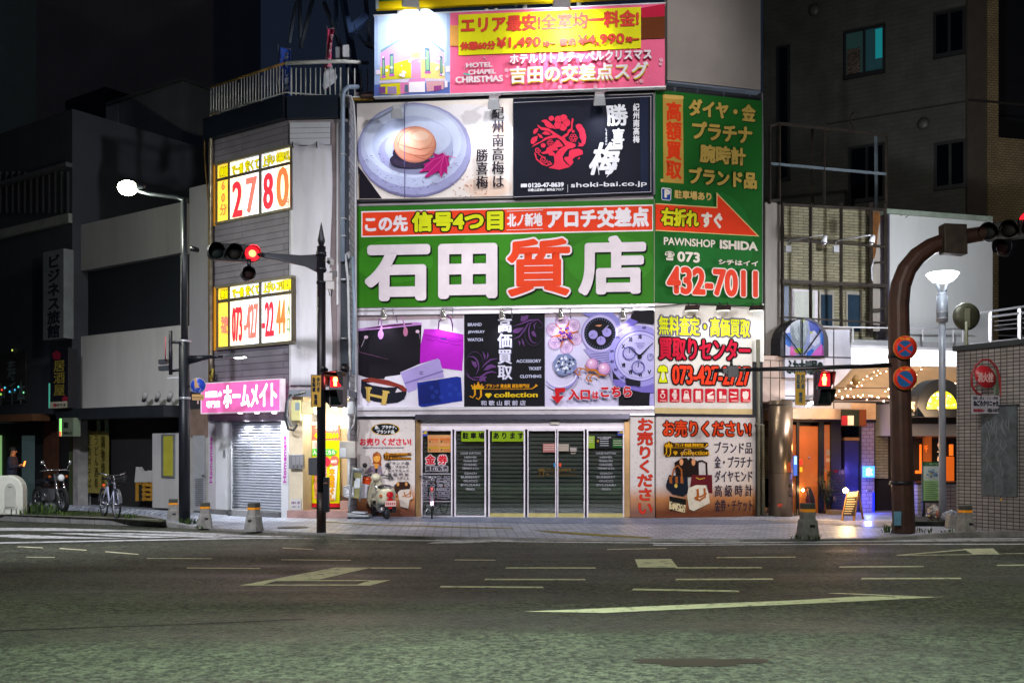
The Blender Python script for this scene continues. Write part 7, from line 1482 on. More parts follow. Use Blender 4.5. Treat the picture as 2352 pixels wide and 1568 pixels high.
# person behind the box
def person():
    Yp = 28.3; p0 = at(27, 1033.6, Yp); p0.z = 0
    t_ = thing('person', p0, 'person in a dark jacket standing in the inn doorway with an orange lit face', 'person')
    me = bpy.data.meshes.new('body'); bm_v = []; ed = []; rad = []
    def J(x, y, z, r, par=None):
        bm_v.append((x, y, z)); rad.append(r); i = len(bm_v) - 1
        if par is not None: ed.append((par, i))
        return i
    pel = J(0, 0, .92, .14); ch = J(.0, 0, 1.12, .145, pel); sh = J(.01, 0, 1.34, .14, ch); nk = J(.02, 0, 1.45, .055, sh); hd = J(.05, 0, 1.56, .085, nk); J(.055, 0, 1.63, .075, hd)
    for s_ in (-1, 1):
        a = J(.02, .17 * s_, 1.36, .07, sh); e = J(.06, .21 * s_, 1.10, .05, a); w_ = J(.26, .10 * s_, 1.16, .038, e); J(.33, .06 * s_, 1.20, .035, w_)
        h = J(0, .09 * s_, .86, .095, pel); k = J(.01, .10 * s_, .48, .065, h); f = J(-.01, .11 * s_, .09, .045, k); J(.14, .12 * s_, .05, .04, f)
    me.from_pydata(bm_v, ed, []); o = bpy.data.objects.new('body', me); COL.objects.link(o); o.parent = t_
    sk = o.modifiers.new('skin', 'SKIN'); sk.use_smooth_shade = True
    for i, r in enumerate(rad): me.skin_vertices[0].data[i].radius = (r, r); me.skin_vertices[0].data[i].use_root = i == 0
    o.modifiers.new('sub', 'SUBSURF').levels = 2; o.modifiers['sub'].render_levels = 2
    jm = mat('jacket_dark', '#23283c', .8); skin = mat('skin', '#b07850', .6, var=0); me.materials.append(jm)
    dg = bpy.context.evaluated_depsgraph_get(); m2 = bpy.data.meshes.new_from_object(o.evaluated_get(dg)); o.modifiers.clear(); o.data = m2
    m2.materials.clear(); m2.materials.append(jm); m2.materials.append(skin); m2.materials.append(mat('trousers', '#1a1c24', .85))
    for p in m2.polygons:
        c_ = p.center; p.material_index = 1 if c_.z > 1.42 or (c_.x > .27 and c_.z > 1.1) else (2 if c_.z < .86 else 0)
    b = MB(); b.ball(Vector((.02, 0, 1.62)) + p0, .105, mat('hair_dark', '#1a120e', .7), 12, 8, (1, .9, .85)); b.build('hair', t_)
    b = MB(); b.ball(Vector((.135, 0, 1.565)) + p0, .018, skin, 8, 6, (1.2, .8, 1.2)); b.build('nose', t_)
    for s_ in (-1, 1):
        b = MB(); b.ball(Vector((.118, .032 * s_, 1.59)) + p0, .009, blackm, 6, 5); b.build('eye', t_)
        b = MB(); b.ball(Vector((.04, .088 * s_, 1.57)) + p0, .022, skin, 6, 5, (.7, .4, 1.2)); b.build('ear', t_)
    b = MB(); b.ball(Vector((.128, 0, 1.525)) + p0, .02, mat('lips', '#8a4a40', .6), 8, 5, (.4, 1.2, .4)); b.build('mouth', t_)
    b = MB(); b.box(Vector((.36, 0, 1.22)) + p0, (.012, .075, .15), glow('phone_screen', '#ff8a3a', 3), 0, 0, .3); ph = b.build('held_phone'); tag(ph, 'glowing phone held up by the person in the inn doorway', 'phone')  # glowing panel added as a source for the orange face
    lamp('POINT', 'phone_glow', p0 + Vector((.34, -.06, 1.34)), 1.6, (1, .38, .10), size=.03)  # point light added to throw orange on the face
    return t_
person()
# ================================================================== RIGHT SIDE: FRAMED HOUSE, CAFE, KIOSK, APARTMENTS
DR = (.9636, .2672)
tileO = tilemat('tile_olive', DR, '#a09a7c', '#8a846a', '#4a4638', .30, .075, .008, .7, .5, .5, .4)
# apartment house behind
cA = Vector((13.66, 30, 0)); PA = Plane((cA.x, cA.y), (.857, -.515)); PA2 = Plane((cA.x, cA.y), (.974, .225))
tA = tilemat('tile_grey_dark', (.857, -.515), '#4a4b45', '#464740', '#383a36', .45, .15, .008, .7, .5, .5, .3)
tB = tilemat('tile_tan', (.974, .225), '#9c8862', '#907c58', '#4c4234', .15, .075, .010, .7, .5, .5, .4)
t = thing('apartment_house', Vector((12, 33, 0)), 'tall tiled apartment house with dark windows behind the pawnshop and cafe', 'building')
b = MB(); b.uzbox(PA, PA.u(1752), 0, 0, 26, tA, -7, 0); b.build('side_wall', t)
xs = [(2290, 2360)]
b = MB(); u1 = PA2.u(2262); u2 = PA2.u(2286); b.uzbox(PA2, 0, u1, 0, 26, mat('pillar_dark', '#4c443a', .8, var=.15), -.02, .10); b.uzbox(PA2, u1, u2, 0, 26, tB, -7, .14)
zb = [PA2.uz(2300, y)[1] for y in (318, 520, 845, 1000)]
ue = PA2.u(2520)
b.uzbox(PA2, u2, ue, zb[1], zb[0], tB, -7, .05); b.uzbox(PA2, u2, ue, 0, zb[2], tB, -7, .05); b.build('front_wall', t)
b = MB(); b.uzbox(PA2, u2, ue, 0.1, 26, vdark, -7, -1.2); b.build('balcony_recess', t)
b = MB(); zl = PA2.uz(2310, 750)[1]
for k in range(5): b.uzbox(PA2, u2, ue, zb[2] + .25 + k * .24, zb[2] + .29 + k * .24, alu, -.02, .03)
b.build('balcony_rail', t)
b = MB(); zc = PA2.uz(2290, 240)[1]; b.uzbox(PA2, 0, ue, zc - .03, zc + .03, mat('joint_dark', '#26241f', .8), .14, .155); b.uzbox(PA, PA.u(1900), 0, zc - .02, zc + .02, mat('joint_dark', '#26241f', .8), 0, .02); b.build('floor_joint', t)
frm = mat('window_frame_black', '#16181c', .5)
for x0, x1, y0, y1, k in [(1938, 2034, 75, 186, 1), (2144, 2218, 32, 138, 0), (2146, 2220, 330, 440, 0), (1950, 2034, 340, 470, 0), (1785, 1815, 110, 420, 0)]:
    f = MB(); u0, z1 = PA.uz(x0, y0); u1 = PA.u(x1); z0 = PA.uz(x0, y1)[1]; fw_ = .08
    f.uzbox(PA, u0, u1, z1 - fw_, z1, frm, 0.01, .06).uzbox(PA, u0, u1, z0, z0 + fw_ * 1.6, frm, .01, .09).uzbox(PA, u0, u0 + fw_, z0, z1, frm, .01, .062).uzbox(PA, u1 - fw_, u1, z0, z1, frm, .01, .062)
    um = (u0 + u1) / 2
    if k != 0 or x1 - x0 > 50: f.uzbox(PA, um - .04, um + .04, z0, z1, frm, .01, .058)
    w_ = f.build('window', t)
    if k:
        b = MB(); b.uzbox(PA, u0 + .08, um - .04, z0 + .1, z1 - .08, mat('frosted', '#22302e', .3, emit='#2a4a46', es=.25), .005, .02); b.uzbox(PA, um + .04, u1 - .08, z0 + .1, z1 - .08, mat('curtain_dim', '#1c3a40', .6, emit='#1c4a50', es=.22), .005, .02); b.build('pane', w_)
        b = MB(); b.uzbox(PA, u0 + .1, um - .12, z0 + .12, z0 + (z1 - z0) * .62, tilemat('blind_weave', (.857, -.515), '#7c6a5c', '#4c443c', '#241f1c', .12, .06, .01, .8), .02, .024); b.build('blind', w_)
        b = MB(); b.uzbox(PA, u1 - .30, u1 - .09, z0 + .5, z1 - .12, glow('teal_lamp', '#1aa0a8', .3), .02, .026); b.build('lit_curtain', w_)
    else:
        b = MB(); b.uzbox(PA, u0 + .08, u1 - .08, z0 + .1, z1 - .08, glassmat('dark_pane', (.05, .06, .07), .06), .005, .02); b.build('pane', w_)
for x, y in ((2122, 286), (1872, 26)):
    b = MB(); b.lathe([(.16, 0), (.18, .1), (.10, .16)], PA.p(x, y), mat('vent_hood', '#5c5e58', .5, .3), 14, PA.n); b.build('vent_hood', t)
# roof frame (steel scaffold) on the framed house
PRb = PR.sh(-.3); PRc = PR.sh(-2.2)
t = thing('rooftop_frame', PRb.p(1900, 470), 'empty rusty steel billboard frame on the roof of the framed house', 'steel frame')
rs = mat('rusty_steel', '#3c342c', .7, .3, var=.35, scale=4); rs2 = mat('steel_pale', '#7c8a94', .5, .3, var=.2)
def bar(a, c, m=rs, r=.045, nm='member', par=None): MB().tube([a, c], r, m, 4, smooth=False).build(nm, par or t)
for x, y0, m in [(1768, 290, rs), (1790, 284, rs), (1893, 294, rs), (2036, 310, rs)]: bar(PRb.p(x, y0), PRb.p(x, 468), m, .04, 'post')
bar(PRc.p(2012, 312), PRc.p(2013, 476), rs2, .05, 'post'); bar(PRc.p(1866, 296), PRc.p(1866, 465), rs, .04, 'post')
bar(PRb.p(1790, 284), PRb.p(2036, 311)); bar(PRb.p(1768, 290), PRb.p(1790, 284)); bar(PRb.p(1770, 376), PRb.p(2034, 400), rs2, .04); bar(PRb.p(1893, 294), PRc.p(1866, 296)); bar(PRc.p(1866, 385), PRb.p(1893, 384), rs, .04); bar(PRb.p(1768, 462), PRb.p(1790, 460))
MB().tube([PRc.p(1960, 258), PRc.p(1950, 272), PRc.p(1962, 298), PRc.p(1958, 312)], .02, rs, 5).build('bent_rod', t)
# framed house: olive tile front
t = thing('framed_house', PR.p(1915, 900), 'olive tiled house front behind a rusty steel grid beside the pawnshop', 'building')
PF = PR.sh(-.9)
b = MB(); b.rect(PF, 1790, 2040, 466, 1100, tileO, -6, 0); b.build('tile_wall', t)
b = MB(); b.rect(PR.sh(-.35), 1758, 1793, 464, 815, mat('panel_grey_beige', '#8c857e', .6, var=.15, streak=1), -.5, 0); b.build('side_panel', t)
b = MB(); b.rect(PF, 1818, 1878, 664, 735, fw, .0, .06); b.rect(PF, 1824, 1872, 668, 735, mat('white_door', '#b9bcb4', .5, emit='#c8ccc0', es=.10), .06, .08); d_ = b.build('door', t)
for x0, x1 in ((1882, 1916), (1944, 1980)):
    b = MB(); b.rect(PF, x0, x1, 668, 760, mat('frame_beige', '#9c968a', .5), 0, .05); w_ = b.build('window', t); b = MB(); b.rect(PF, x0 + 4, x1 - 4, 676, 760, mat('pane_slate', '#2a3c4c' if x0 < 1900 else '#15181c', .2), .05, .06); b.build('pane', w_)
b = MB(); b.rect(PF, 1798, 1812, 655, 735, mat('unit_blue_grey', '#68748a', .5), 0, .15); b.build('pipe_casing', t)
b = MB(); b.rect(PR.sh(-.5), 2003, 2034, 484, 760, mat('rust_panel', '#a49c94', .6, var=.3, scale=1.5, streak=1), -.05, 0); b.poly(PR.sh(-.5), [(2003, 486), (2030, 486), (2018, 520), (2012, 580), (2006, 600), (2003, 560)], mat('rust_stain', '#7a4c1c', .8, var=.3, scale=4), .004); b.build('rusty_panel', t)
b = MB(); b.rect(PR.sh(-.2), 1790, 2070, 776, 782, alw, -.8, .0); b.build('balcony_floor', t)
t = thing('steel_grid', PR.p(1915, 780, -.25), 'rusty steel grid of posts and rails in front of the olive tiled house', 'steel frame')
PG2 = PR.sh(-.25)
for x in (1797, 1862, 1932, 2001, 2035): bar(PG2.p(x, 466), PG2.p(x, 775), rs, .045, 'post')
for y0, y1, r in ((547, 568, .035), (553, 566, .02), (646, 657, .06), (728, 742, .03), (470, 482, .04)): bar(PG2.p(1795, y0), PG2.p(2037, y1), rs, r, 'rail')
for y in (605, 712): bar(PG2.p(2001, y), PG2.p(2036, y - 4), rs, .03, 'rail')
for x, i in ((1818, 0), (1928, 1)):
    t_ = thing('arm_spot', PG2.p(x, 560), ['white arm spotlight on the steel grid, nearer the pawnshop', 'white arm spotlight on the steel grid, nearer the white wall'][i], 'spotlight', 'white arm spots on the steel grid')
    b = MB(); b.tube([PG2.p(x - 10, 573), PG2.p(x - 8, 556, .05), PG2.p(x - 2, 552, .15), PG2.p(x + 72, 540, 1.0)], .018, alu, 6); b.build('arm', t_); b = MB(); b.tube([PG2.p(x + 78, 541, 1.0), PG2.p(x + 74, 556, 1.0)], [.05, .075], whitep, 10); b.ball(PG2.p(x + 74, 559, 1.0), .06, chrome, 10, 6); b.build('lamp_head', t_); MB().box(PG2.p(x - 8, 572), (.14, .1, .16), alu).build('box', t_)
MB().tube([PG2.p(2007, 596, .05), PG2.p(2002, 615, .08), PG2.p(2003, 640, .05), PG2.p(2005, 645, .05)], .02, whitep, 6).build('hose', t)
# white wall on the right of it
t = thing('white_wall', PR.p(2160, 800, -.2), 'big blank white wall behind the bowl street lamp', 'wall')
PWW = PR.sh(-.3)
b = MB(); b.rect(PWW, 2044, 2280, 488, 1000, mat('white_paint', '#bcbfbf', .6, var=.08, scale=.6, streak=1), -4, 0); b.build('wall', t)
b = MB(); b.rect(PWW, 2038, 2280, 479, 489, mat('coping_green', '#8c9a8c', .7, var=.2), -4, .12); b.build('coping', t)
b = MB(); b.rect(PWW, 2036, 2043, 484, 790, mat('edge_violet', '#3c3848', .6), -.3, .06); b.build('edge_post', t)
b = MB()
for q in [[(2063, 490), (2072, 493)], [(2068, 495), (2077, 493)], [(2080, 500), (2088, 494)], [(2088, 494), (2095, 493)]]: b.tube([PWW.p(*q[0], .01), PWW.p(*q[1], .01)], .012, drk, 4)
b.build('paint_scratch', t)
# terrace railings, white fascia of the cafe
t = thing('terrace_railing', PR.p(1990, 780, 0), 'slim white terrace railing above the cafe roof', 'railing')
PT2 = PR.sh(.1)
b = MB(); b.tube([PT2.p(1884, 750), PT2.p(2090, 754), PT2.p(2232, 756)], .02, whitep, 6); b.build('top_rail', t)
for x in (1959, 2120, 2190, 2212): bar(PT2.p(x, 752), PT2.p(x, 785), whitep, .02, 'post', t)
t = thing('ramp_railing', at(2300, 780, 23), 'galvanised railing rising to the right edge above the tiled kiosk', 'railing')
YR = 23.5
for a, c_ in [((2252, 718), (2352, 704)), ((2280, 727), (2400, 712)), ((2285, 738), (2400, 726)), ((2285, 748), (2400, 736)), ((2285, 758), (2400, 748)), ((2230, 790), (2400, 772)), ((2235, 797), (2400, 780))]: bar(at(*a, YR), at(*c_, YR), alu, .035 if a[1] > 780 or a[1] < 730 else .012, 'rail', t)
for x, y0, y1 in ((2275, 716, 786), (2342, 708, 782)): bar(at(x, y0, YR), at(x, y1, YR), whitep, .05, 'post', t)
# cafe
t = thing('cafe_building', PR.p(1900, 1195), 'low cafe with a stained glass arch, fairy lit awning and orange lit door', 'building')
tl = tilemat('tile_block', DR, '#b9bac6', '#b0b0be', '#3c3c48', .72, .98, .02, .4, .0, .5, .2); tlo = tilemat('tile_block_tan', DR, '#b08a58', '#a88052', '#4a3420', .48, .50, .02, .5, .0, .5, .2)
PK = PR.sh(.12)
b = MB(); b.rect(PR, 1750, 1803, 816, 922, mat('tile_pinkish', '#b09a90', .5, var=.12), -2, .0); b.build('left_pier', t)
b = MB()
for x in (1769, 1790): b.rect(PR, x, x + 1.6, 826, 920, drk, .0, .005)
for y in (826, 866): b.rect(PR, 1750, 1803, y, y + 1.6, drk, .0, .006)
b.build('tile_joint', t)
b = MB(); b.rect(PR, 1803, 1893, 818, 936, tl, -2, -.02); b.rect(PR, 1893, 1955, 752, 938, tl, -2, .0); b.rect(PR, 1893, 1960, 748, 753, whitep, -2, .06); b.build('tile_front', t)
b = MB(); b.rect(PR, 1955, 2215, 779, 792, mat('louvre_grey', '#a8a8aa', .5, var=.1), -3, -.2); b.rect(PR, 1955, 2215, 792, 797, whitep, -3, .02); b.build('roof_edge', t)
b = MB(); b.rect(PR, 1955, 2215, 798, 852, glow('lit_sign_band', '#f0f4f6', 1.25), -.3, -.05); b.build('lit_fascia', t)
b = MB(); b.rect(PR, 1815, 2012, 922, 961, mat('fascia_cream', '#c4a890', .6, var=.12), -1.4, -.05); b.rect(PR, 1800, 2200, 917, 922, blackm, -1.2, .1); b.build('fascia', t)
# stained glass arch
ac = (1849, 800)
b = MB(); q = [PK.p(1793, 818), PK.p(1793, 786)] + [PK.p(1848 - 55 * math.cos(a), 786 - 56 * math.sin(a)) for a in [i * PI / 14 for i in range(15)]] + [PK.p(1903, 818)]
b.ext(q, -PR.n * .5, mat('arch_dark', '#1d1c22', .5)); b.build('arch_frame', t)
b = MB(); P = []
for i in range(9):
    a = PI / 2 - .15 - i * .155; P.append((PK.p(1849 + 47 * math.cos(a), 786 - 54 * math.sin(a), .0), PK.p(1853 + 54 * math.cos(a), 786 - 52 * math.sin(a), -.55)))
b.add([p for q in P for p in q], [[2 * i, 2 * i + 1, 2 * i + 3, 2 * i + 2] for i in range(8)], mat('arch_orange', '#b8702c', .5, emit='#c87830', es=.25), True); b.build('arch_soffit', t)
sg = thing('stained_glass', PK.p(1848, 816), 'arched stained glass panel in blue, grey, pink and lime over the cafe front', 'stained glass')
S = Film(PK, .03, sg, None); ZS = ZZ(400 / 1792 / 1.7415, 1751.4, 746.5)
def stg(h): return mat('glass_' + h[1:], h, .2, var=.15, scale=8, emit=h, es=.05)
ap = [(405, 555), (405, 100), (420, 60), (470, 0), (540, -60), (640, -110), (740, -115), (860, -90), (960, -40), (1030, 30), (1080, 110), (1100, 200), (1100, 550)]
S.art(ap, stg('#7c86b0'), ZS)
for pts, c_ in [([(405, 100), (470, 0), (500, 10), (480, 130), (420, 160)], '#b0b4cc'), ([(405, 140), (500, 140), (520, 330), (500, 400), (410, 340)], '#3c68b8'), ([(405, 340), (500, 400), (490, 550), (405, 550)], '#a8aac4'), ([(500, -30), (640, -110), (800, -100), (820, 100), (780, 300), (720, 420), (560, 330), (500, 150)], '#78848e'), ([(560, 30), (620, 10), (660, 200), (640, 280), (580, 220)], '#98a4ac'), ([(700, 60), (780, 0), (790, 200), (730, 330)], '#8c989e'), ([(820, -80), (960, -40), (1040, 80), (960, 180), (860, 100)], '#3a4898'), ([(860, 120), (930, 95), (1030, 220), (1020, 320), (930, 380), (840, 300)], '#a4a8c0'), ([(1040, 80), (1100, 200), (1100, 380), (1040, 320)], '#3c68b8'), ([(500, 370), (570, 400), (640, 520), (540, 552), (490, 540)], '#b85c9c'), ([(560, 440), (650, 400), (750, 440), (700, 510), (600, 500)], '#84a028'), ([(800, 480), (880, 420), (930, 450), (860, 550), (790, 550)], '#2c58b0'), ([(870, 550), (960, 440), (1060, 330), (1095, 470), (1095, 550)], '#b058a8'), ([(760, 400), (850, 300), (920, 400), (800, 480)], '#8088a8'), ([(690, -112), (760, -112), (740, -60), (700, -50)], '#98a838'), ([(840, 120), (900, 115), (895, 145), (845, 150)], '#a0a84c')]: S.art(pts, stg(c_), ZS)
for k in range(20):
    x0 = 520 + (k % 5) * 52; y0 = 20 + (k // 5) * 85; S.stroke([(x0, y0), (x0 + 30, y0 + 50), (x0 + 10, y0 + 90)], 5, '#586470', ZS)
S.done('glass_pieces')
S = Film(PK, .07, sg, None)
for pts in [[(712, 545), (715, -115)], [(690, 530), (405, 140)], [(740, 530), (1060, 80)]]: S.stroke(pts, 22, '#1a1822', ZS)
S.stroke([(400, 560), (1105, 560)], 30, '#2a2428', ZS).stroke([(405, 560), (405, 110), (450, 30), (540, -55), (640, -105), (740, -115)], 14, '#2a2833', ZS).stroke([(740, -115), (860, -90), (960, -40), (1030, 30), (1080, 110), (1100, 200), (1100, 560)], 16, '#4a4460', ZS).done('leading')
S = Board('cafe_letters', 'row of dark raised characters under the stained glass arch', 'lettering', PR, .10, 1803, 1892, 821, 866, mat('tile_pale', '#b4b4c4', .45, var=.08), .11)
S.text('ふわ木川屋の', 1806, 1890, 843, 36, '#14201c', 1.2, sh=('#6c7480', 2.0, .8)); S.done()
# awning with fairy lights
t = thing('awning', PR.p(2050, 917), 'cream cafe awning strung with fairy lights', 'awning')
am = mat('awning_cloth', '#b88c5c', .8, var=.12, scale=2)
b = MB(); aw = [(1866, 905, 2.0), (2196, 905, 2.0), (2196, 842, -.05), (1962, 838, -.05)]
def aw_p(q, v): a = PR.p(1868, 915, 1.7).lerp(PR.p(1962, 840, -.02), v); c_ = PR.p(2215, 912, 1.7).lerp(PR.p(2215, 842, -.02), v); return a.lerp(c_, q) - Vector((0, 0, .12 * math.sin(v * PI)))
V = [aw_p(i / 16, j / 8) for j in range(9) for i in range(17)]
b.add(V, [[j * 17 + i, j * 17 + i + 1, (j + 1) * 17 + i + 1, (j + 1) * 17 + i] for j in range(8) for i in range(16)], am, True); o = b.build('cloth', t); o.modifiers.new('s', 'SOLIDIFY').thickness = .01
b = MB(); b.ext([PR.p(1868, 915, 1.7), PR.p(2215, 912, 1.7), PR.p(2215, 921, 1.7), PR.p(1866, 922, 1.7)], (0, .01, 0), mat('valance_cloth', '#b09684', .8, var=.15)); b.build('valance', t)
b = MB(); b.tube([aw_p(0, .45), aw_p(.5, .43), aw_p(1, .45)], .02, mat('wood_dark', '#6a3c1c', .6), 6); b.tube([PR.p(1868, 916, 1.7), PR.p(2215, 913, 1.7)], .025, mat('wood_dark', '#6a3c1c', .6), 6); b.build('batten', t)
t = thing('string_lights', PR.p(2000, 917, 1.5), 'tangle of warm fairy lights hung under and over the cream awning', 'fairy lights')
bulb = glow('fairy_bulb', '#ffd8b0', 12); wires = MB(); wm_ = mat('wire_dark', '#2c2018', .7); q = random.Random(11); nb = 0
strands = [((0.0, .02), (1.0, .04), 30, .05), ((0, .06), (1, .02), 26, .08), ((.05, .10), (.35, .98), 14, .03), ((.12, .5), (.28, 1.0), 8, .02), ((.42, .2), (.62, .95), 10, .04), ((.75, .15), (1, .75), 10, .04), ((.30, 1.0), (1.0, .96), 16, .05)]
for (a, c_, n_, sag) in strands:
    P = []
    for i in range(n_):
        v = i / (n_ - 1); p = aw_p(a[0] + (c_[0] - a[0]) * v, a[1] + (c_[1] - a[1]) * v) + Vector((0, -.06, .07 - sag * math.sin(v * PI) - .05 * (q.random() < .4 and n_ > 20) * q.random() * 4)); P.append(p)
        if nb < 98 and q.random() < .92: MB().ball(p + Vector((q.uniform(-.03, .03), -.02, q.uniform(-.03, .03))), q.uniform(.012, .021), bulb, 8, 5).build('bulb', t); nb += 1
    wires.tube(P, .005, wm_, 4)
wires.build('wire', t)
lamp('AREA', 'fairy_glow', aw_p(.45, .3) + Vector((0, -.5, -.5)), 75, (1, .66, .38), aw_p(.5, .6), size=2.6, sizey=.5)
MB_ = tag(MB().lathe([(.02, .1), (.09, .02), (.10, -.06), (.03, -.16)], PR.p(1965, 870, 1.0), mat('lantern_tan', '#a07840', .7), 12, sx=.9).build('hanging_gourd'), 'brown gourd shaped ornament hung under the awning beside the arched pole', 'ornament')
# chrome column
t = thing('chrome_column', PR.p(1792, 1195, .05), 'round polished steel column at the corner of the cafe entrance', 'column')
cc_ = PR.p(1793, 1196, .18); cc_.z = 0; ch_ = PR.uz(1793, 921)[1]; cm_ = mat('column_steel', '#94806c', .3, .75, var=.2, scale=.8, streak=1)
b = MB(); b.lathe([(.285, 0), (.285, ch_)], cc_, cm_, 36); b.build('shaft', t); b = MB(); b.lathe([(.29, ch_ - .12), (.29, ch_ - .09)], cc_, mat('joint_dark', '#26241f', .8), 36); b.lathe([(.2865, 1.05), (.2865, 1.06)], cc_, mat('joint_dark', '#26241f', .8), 36); b.build('joint_ring', t)
b = MB()
for y in (1114, 1136): b.ball(PR.p(1815, y, .45), .05, mat('ball_dark', '#3c3830', .4, .3), 10, 8)
b.build('wall_knob', t)
S = Film(PR, .47, t, None); S.text('⛩', 1785, 1798, 1160, 9, '#b04030', .3, name='sticker_mark')
S.rect(1808, 1816, 1061, 1084, '#c05a34').done('stickers')
# wall lamp over the column
t_ = thing('wall_lamp', PR.p(1835, 930, .5), 'bracket lamp with a white tube over the polished column', 'wall lamp')
b = MB(); b.ext([PR.p(1822, 925, .7), PR.p(1851, 911, .5), PR.p(1884, 905, .4), PR.p(1856, 917, .6)], (0, .1, .02), alu); b.ext([PR.p(1850, 931, .6), PR.p(1930 - 60, 929, .3), PR.p(1875, 931, .3), PR.p(1852, 934, .6)], (0, .1, 0), alu); b.build('shade', t_)
MB().tube([PR.p(1858, 927, .5), PR.p(1886 - 14, 922, .45)], .035, glow('tube_white', '#f4f4ff', 14), 8).build('tube', t_)
lamp('POINT', 'wall_lamp_light', PR.p(1862, 932, .75), 45, (1, .93, .86), size=.06, parent=t_)
# cafe doors
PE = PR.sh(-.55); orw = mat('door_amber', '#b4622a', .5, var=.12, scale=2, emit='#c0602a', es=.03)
b = MB(); b.rect(PE, 1819, 2010, 961, 1196, blackm, -.6, -.30); cb_ = bpy.data.objects['cafe_building']; b.build('entrance_recess', cb_)
b = MB(); b.rect(PE, 1816, 2012, 961, 968, blackm, -.3, .1); b.rect(PE, 1830, 1836, 968, 1194, blackm, -.3, .04); b.rect(PE, 1881, 1893, 968, 1194, blackm, -.3, .05); b.rect(PE, 1909, 1932, 968, 1194, mat('wall_charcoal', '#1e1c1e', .7), -.3, .06); b.build('door_frame', cb_)
b = MB(); b.rect(PE, 1836, 1881, 978, 1194, orw, -.2, 0); d_ = b.build('door', cb_); b = MB(); b.ball(PE.p(1858, 1050, .04), .03, chrome, 8, 6); b.build('knob', d_)
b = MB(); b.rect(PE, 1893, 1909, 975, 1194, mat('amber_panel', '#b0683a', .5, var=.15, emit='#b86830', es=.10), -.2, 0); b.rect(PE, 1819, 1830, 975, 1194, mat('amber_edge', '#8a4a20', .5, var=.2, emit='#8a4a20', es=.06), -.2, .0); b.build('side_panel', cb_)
b = MB(); b.rect(PE, 1898, 1908, 1052, 1060, ink('#c8b4a0'), 0, .006); b.rect(PE, 1898, 1907, 1032, 1046, ink('#a8988c'), 0, .006); b.build('notice', cb_)
bd = mat('door_indigo', '#2a2850', .4, var=.2); b = MB(); b.rect(PE, 1940, 1975, 1012, 1194, bd, -.2, .0); b.rect(PE, 1979, 2008, 960, 1194, tilemat('cafe_tile', DR, '#9c8c9c', '#94849a', '#5c5068', .2, .10, .008, .5), -.2, .03); b.rect(PE, 1940, 1978, 1004, 1011, mat('wood_lintel', '#8c6230', .6, var=.2), -.1, .04); b.rect(PE, 1975, 1979, 960, 1194, frm, -.1, .06); b.build('blue_door', cb_)
MB().rect(PE, 1941, 1977, 966, 1001, glassmat('cafe_pane', (.3, .3, .35), .12), -.05, .03).build('transom_window', cb_)
MB().tube([PE.p(1988, 1126, .1), PE.p(2003, 1127, .1)], .015, chrome, 6).build('door_handle', cb_)
b = MB(); b.rect(PE, 1978, 2010, 1184, 1194, glow('blue_strip', '#1c30ff', 1.0), .03, .1); b.rect(PE, 2005, 2008.5, 1130, 1184, glow('blue_strip2', '#2a3cf0', .5), .03, .06); b.build('blue_light_strip', cb_)
lamp('POINT', 'blue_light', PE.p(1994, 1150, .45), 30, (.12, .16, 1), size=.08); lamp('POINT', 'blue_light', PE.p(1975, 1080, .4), 18, (.2, .16, 1), size=.08)
lamp('POINT', 'amber_light', PE.p(1860, 1020, .6), 16, (1, .48, .16), size=.1); lamp('POINT', 'amber_light', PE.p(1901, 1100, .3), 5, (1, .5, .2), size=.08)
S = Board('blue_lit_sign', 'small glowing pale blue sign beside the blue lit door', 'sign', PE, .2, 1985, 2009, 1070, 1096, glow('blue_sign', '#4a8cff', 2.4), .08); S.text('氷', 1989, 2004, 1083, 18, glow('blue_sign_core', '#d8f4ff', 4), .8); S.done()
S = Board('door_monitor', 'small coloured screen left of the amber door', 'screen', PE, .08, 1823, 1831, 1046, 1092, glow('screen_blue', '#4068c8', .7), .03); S.rect(1824, 1830, 1048, 1066, glow('screen_cyan', '#90d0e8', 1.2)).done()
b = MB(); b.rect(PE, 1838, 1843, 1055, 1067, glow('red_tab', '#e03020', 1.1), .0, .02); b.rect(PE, 1838, 1843, 1072, 1083, glow('yellow_tab', '#d8a020', 1.0), 0, .02); b.build('door_tabs', cb_)
# cafe plates and flag banner
t_ = thing('hanging_flag', PR.p(1960, 990, .3), 'small dark green, white and red flag board under the cafe fascia', 'flag')
b = MB(); b.rect(PR, 1933, 1974, 940, 978, ink('#1c2420'), .25, .28); b.rect(PR, 1973, 1990, 940, 978, ink('#5c3020'), .25, .275); b.build('board', t_); b = MB(); b.rect(PR, 1933, 1947, 954, 976, ink('#8c2030'), .28, .285); b.rect(PR, 1947, 1961, 954, 976, ink('#c8c4c0'), .28, .284); b.build('flag_stripes', t_)
